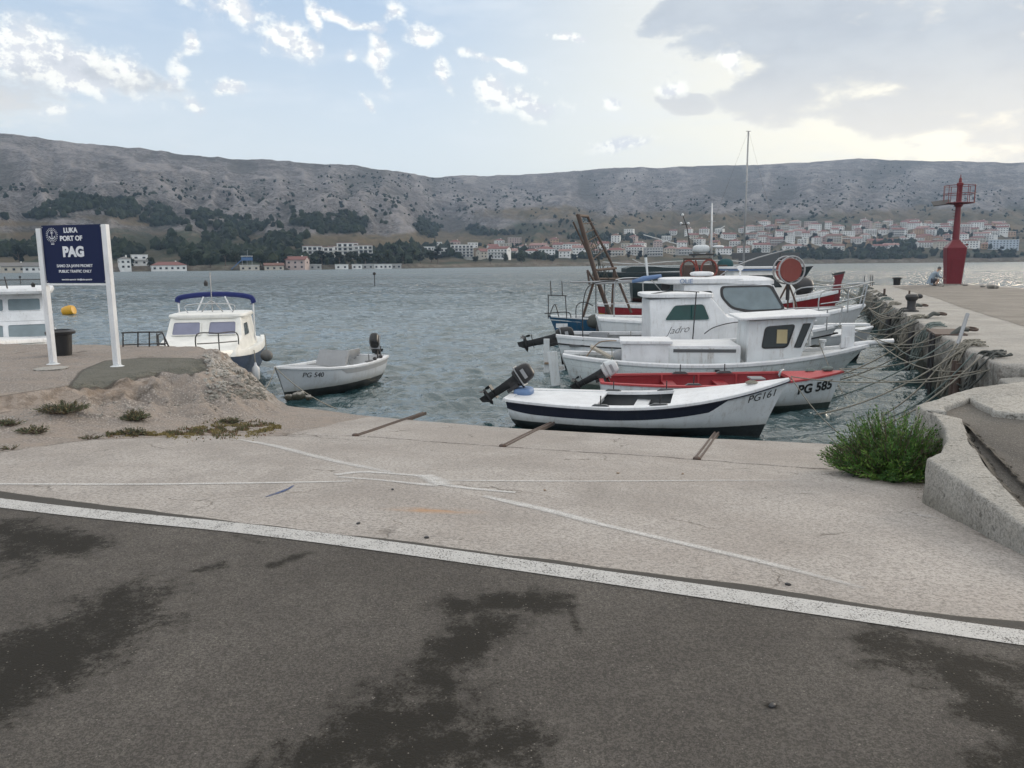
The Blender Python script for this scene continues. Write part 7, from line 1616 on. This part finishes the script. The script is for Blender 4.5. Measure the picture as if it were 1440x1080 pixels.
# woody bleached root beside it
p = S(1296, 672); t = empty('driftwood', (p.x, p.y, p.z+.02), .6, 'bleached bit of root and litter between the bush and the kerb', 'driftwood')
MB().tube([(-.12, -.02, .0), (-.03, .02, .06), (.05, .0, .10), (.12, .05, .2)], [.02, .035, .03, .012], 7).build('root', M['canvas'], t, smooth=True); MB().rbox((-.02, -.06, .02), (.18, .10, .06), 2.4, 7).build('litter', M['wood'], t, smooth=True)
M['weed'] = []
for a, b in (((.05, .065, .028), (.10, .12, .055)), ((.035, .045, .025), (.07, .08, .04)), ((.14, .10, .045), (.22, .17, .08))):
    m, n = newmat('weed_leaf'); finish(n, Base_Color=n.mix(n.noise(obco(n), 8, 3), a, b), Roughness=.8); M['weed'].append(m)
for k, (px, py, R, Hh, nst, lab) in enumerate(((88, 580, .24, .09, 170, 'dark low weed at the foot of the broken quay flank, leftmost large one'), (190, 590, .15, .13, 190, 'rounded grey-green weed tuft standing alone on the rough ground'), (10, 598, .13, .06, 70, 'dark small weed at the left edge of the photo'), (46, 609, .15, .04, 70, 'flat brownish weed patch near the left edge'), (185, 611, .13, .07, 90, 'grey-green tuft at the left end of the mossy strip'), (322, 595, .13, .07, 80, 'dark tuft at the top right of the mossy strip'), (14, 632, .08, .02, 16, 'tiny dark weed at the slab joint by the left edge'), (128, 617, .10, .03, 20, 'small low weed on the joint left of the mossy strip'))):
    p = S(px, py); shrub('weed', (p.x, p.y, p.z-.005), R, Hh, nst, lab, 60+k, 1.25, .030, 'weed', 'weeds on the rough ground at the left', M['weed'], .7)
# mossy dry strip along the joint
mb = MB(); r_ = random.Random(9)
for k in range(9000):
    f_ = r_.random(); px = 150+f_*245; cy = 611-8*max(0, (f_-.35)/.65)+6*f_*0; hw = 3.2+8*max(0, min(1, (f_-.3)*3))*(1-max(0, (f_-.85)/.15))
    py = cy+r_.gauss(0, .5)*hw-(3 if f_ > .5 else 0)
    if noise.noise(Vector((px*.06, py*.25, 1))) < -.12: continue
    g_ = G(px, py, -.36-.12*f_)
    for _ in range(2): g_ = G(px, py, H1(g_.x, g_.y))
    mi = 0 if noise.noise(Vector((px*.03, py*.1, 7))) > .0 else (1 if r_.random() < .6 else 2); hh = r_.uniform(.006, .03)*(1.6 if mi == 2 else 1); a = r_.random()*6.28; w_ = r_.uniform(.006, .014)
    z_ = H1(g_.x, g_.y) if k % 3 == 0 else g_.z
    mb.add([(g_.x-math.cos(a)*w_, g_.y-math.sin(a)*w_, g_.z-.004), (g_.x+math.cos(a)*w_, g_.y+math.sin(a)*w_, g_.z-.004), (g_.x+r_.gauss(0, .012), g_.y+r_.gauss(0, .012), g_.z+hh)], [(0, 1, 2)], mi)
ms = []
for a, b in (((.15, .13, .05), (.27, .21, .09)), ((.14, .085, .05), (.24, .15, .10)), ((.07, .08, .04), (.13, .13, .06))):
    m, n = newmat('moss'); finish(n, Base_Color=n.mix(n.noise(geoco(n), 9, 4), a, b), Roughness=.95); ms.append(m)
tag(mb.build('moss', ms), 'low mossy strip of yellow-green and rusty ground cover along the slab joint', 'moss', kind='stuff')
# loose stones below the broken flank
mb = MB(); r_ = random.Random(31)
for k in range(420):
    if k < 260: px = r_.uniform(288, 372); py = r_.uniform(500+(px-288)*.45, 562)
    else: px = r_.uniform(0, 330); py = 590-px*.09+r_.gauss(0, 6)
    p = S(px, py)
    if p.z < -1.05: continue
    s_ = r_.uniform(.012, .05) if k < 260 else r_.uniform(.006, .018)
    rot = Matrix.Rotation(r_.random()*6, 3, 'Z'); mb.add([p+rot @ Vector((v.x*s_*r_.uniform(.7, 1.5), v.y*s_*r_.uniform(.6, 1.1), v.z*s_*r_.uniform(.4, .9))) for v in icv], icf)
tag(mb.build('rubble', [M['kerb']]), 'loose stones and rubble on the broken corner of the left quay', 'rubble', kind='stuff')
# leaf litter and grit under the bush
mb = MB()
for k in range(900):
    px = r_.gauss(1312, 26); py = 690+(px-1312)*.55+r_.gauss(0, 9); 
    g_ = G(px, py, -.3)
    for _ in range(2): g_ = G(px, py, H1(g_.x, g_.y)+.004)
    a = r_.random()*6.28; w_ = r_.uniform(.004, .011)
    mb.add([(g_.x+math.cos(a+q)*w_*(1 if i % 2 else .6), g_.y+math.sin(a+q)*w_, g_.z+.003+r_.random()*.006) for i, q in enumerate((0, 1.6, 3.1, 4.7))], [(0, 1, 2, 3)], 0)
tag(mb.build('leaf_litter', [M['dirt']]), 'dark leaf litter and grit along the foot of the right kerb', 'litter', kind='stuff')
for k, (px, py, mt, lab) in enumerate(((600, 757, 'dark', 'tiny dark pebble on the concrete just above the road line'), (504, 737, 'dark', 'tiny dark pebble below the orange stain'), (552, 689, 'dark', 'dark crumb near the blue paint smudge side of the slip'), (869, 666, 'wood', 'small dead leaf on the slip above the long faint line'), (960, 667, 'wood', 'dead leaf lying on the slip right of centre'), (766, 690, 'wood', 'small leaf scrap between the painted lines'), (1108, 823, 'dark', 'small dark pebble at the right beyond the faded line'), (1086, 994, 'dark', 'dark flattened scrap on the asphalt at the lower right'))):
    p = S(px, py) if py < 850 else G(px, py, .004); t = empty('pebble', p, k, lab, 'pebble', 'scraps and pebbles on the ground'); MB().rbox((0, 0, .006), (.035, .022, .014), 2.3, 6).build('pebble_body', M[mt], t, smooth=True)
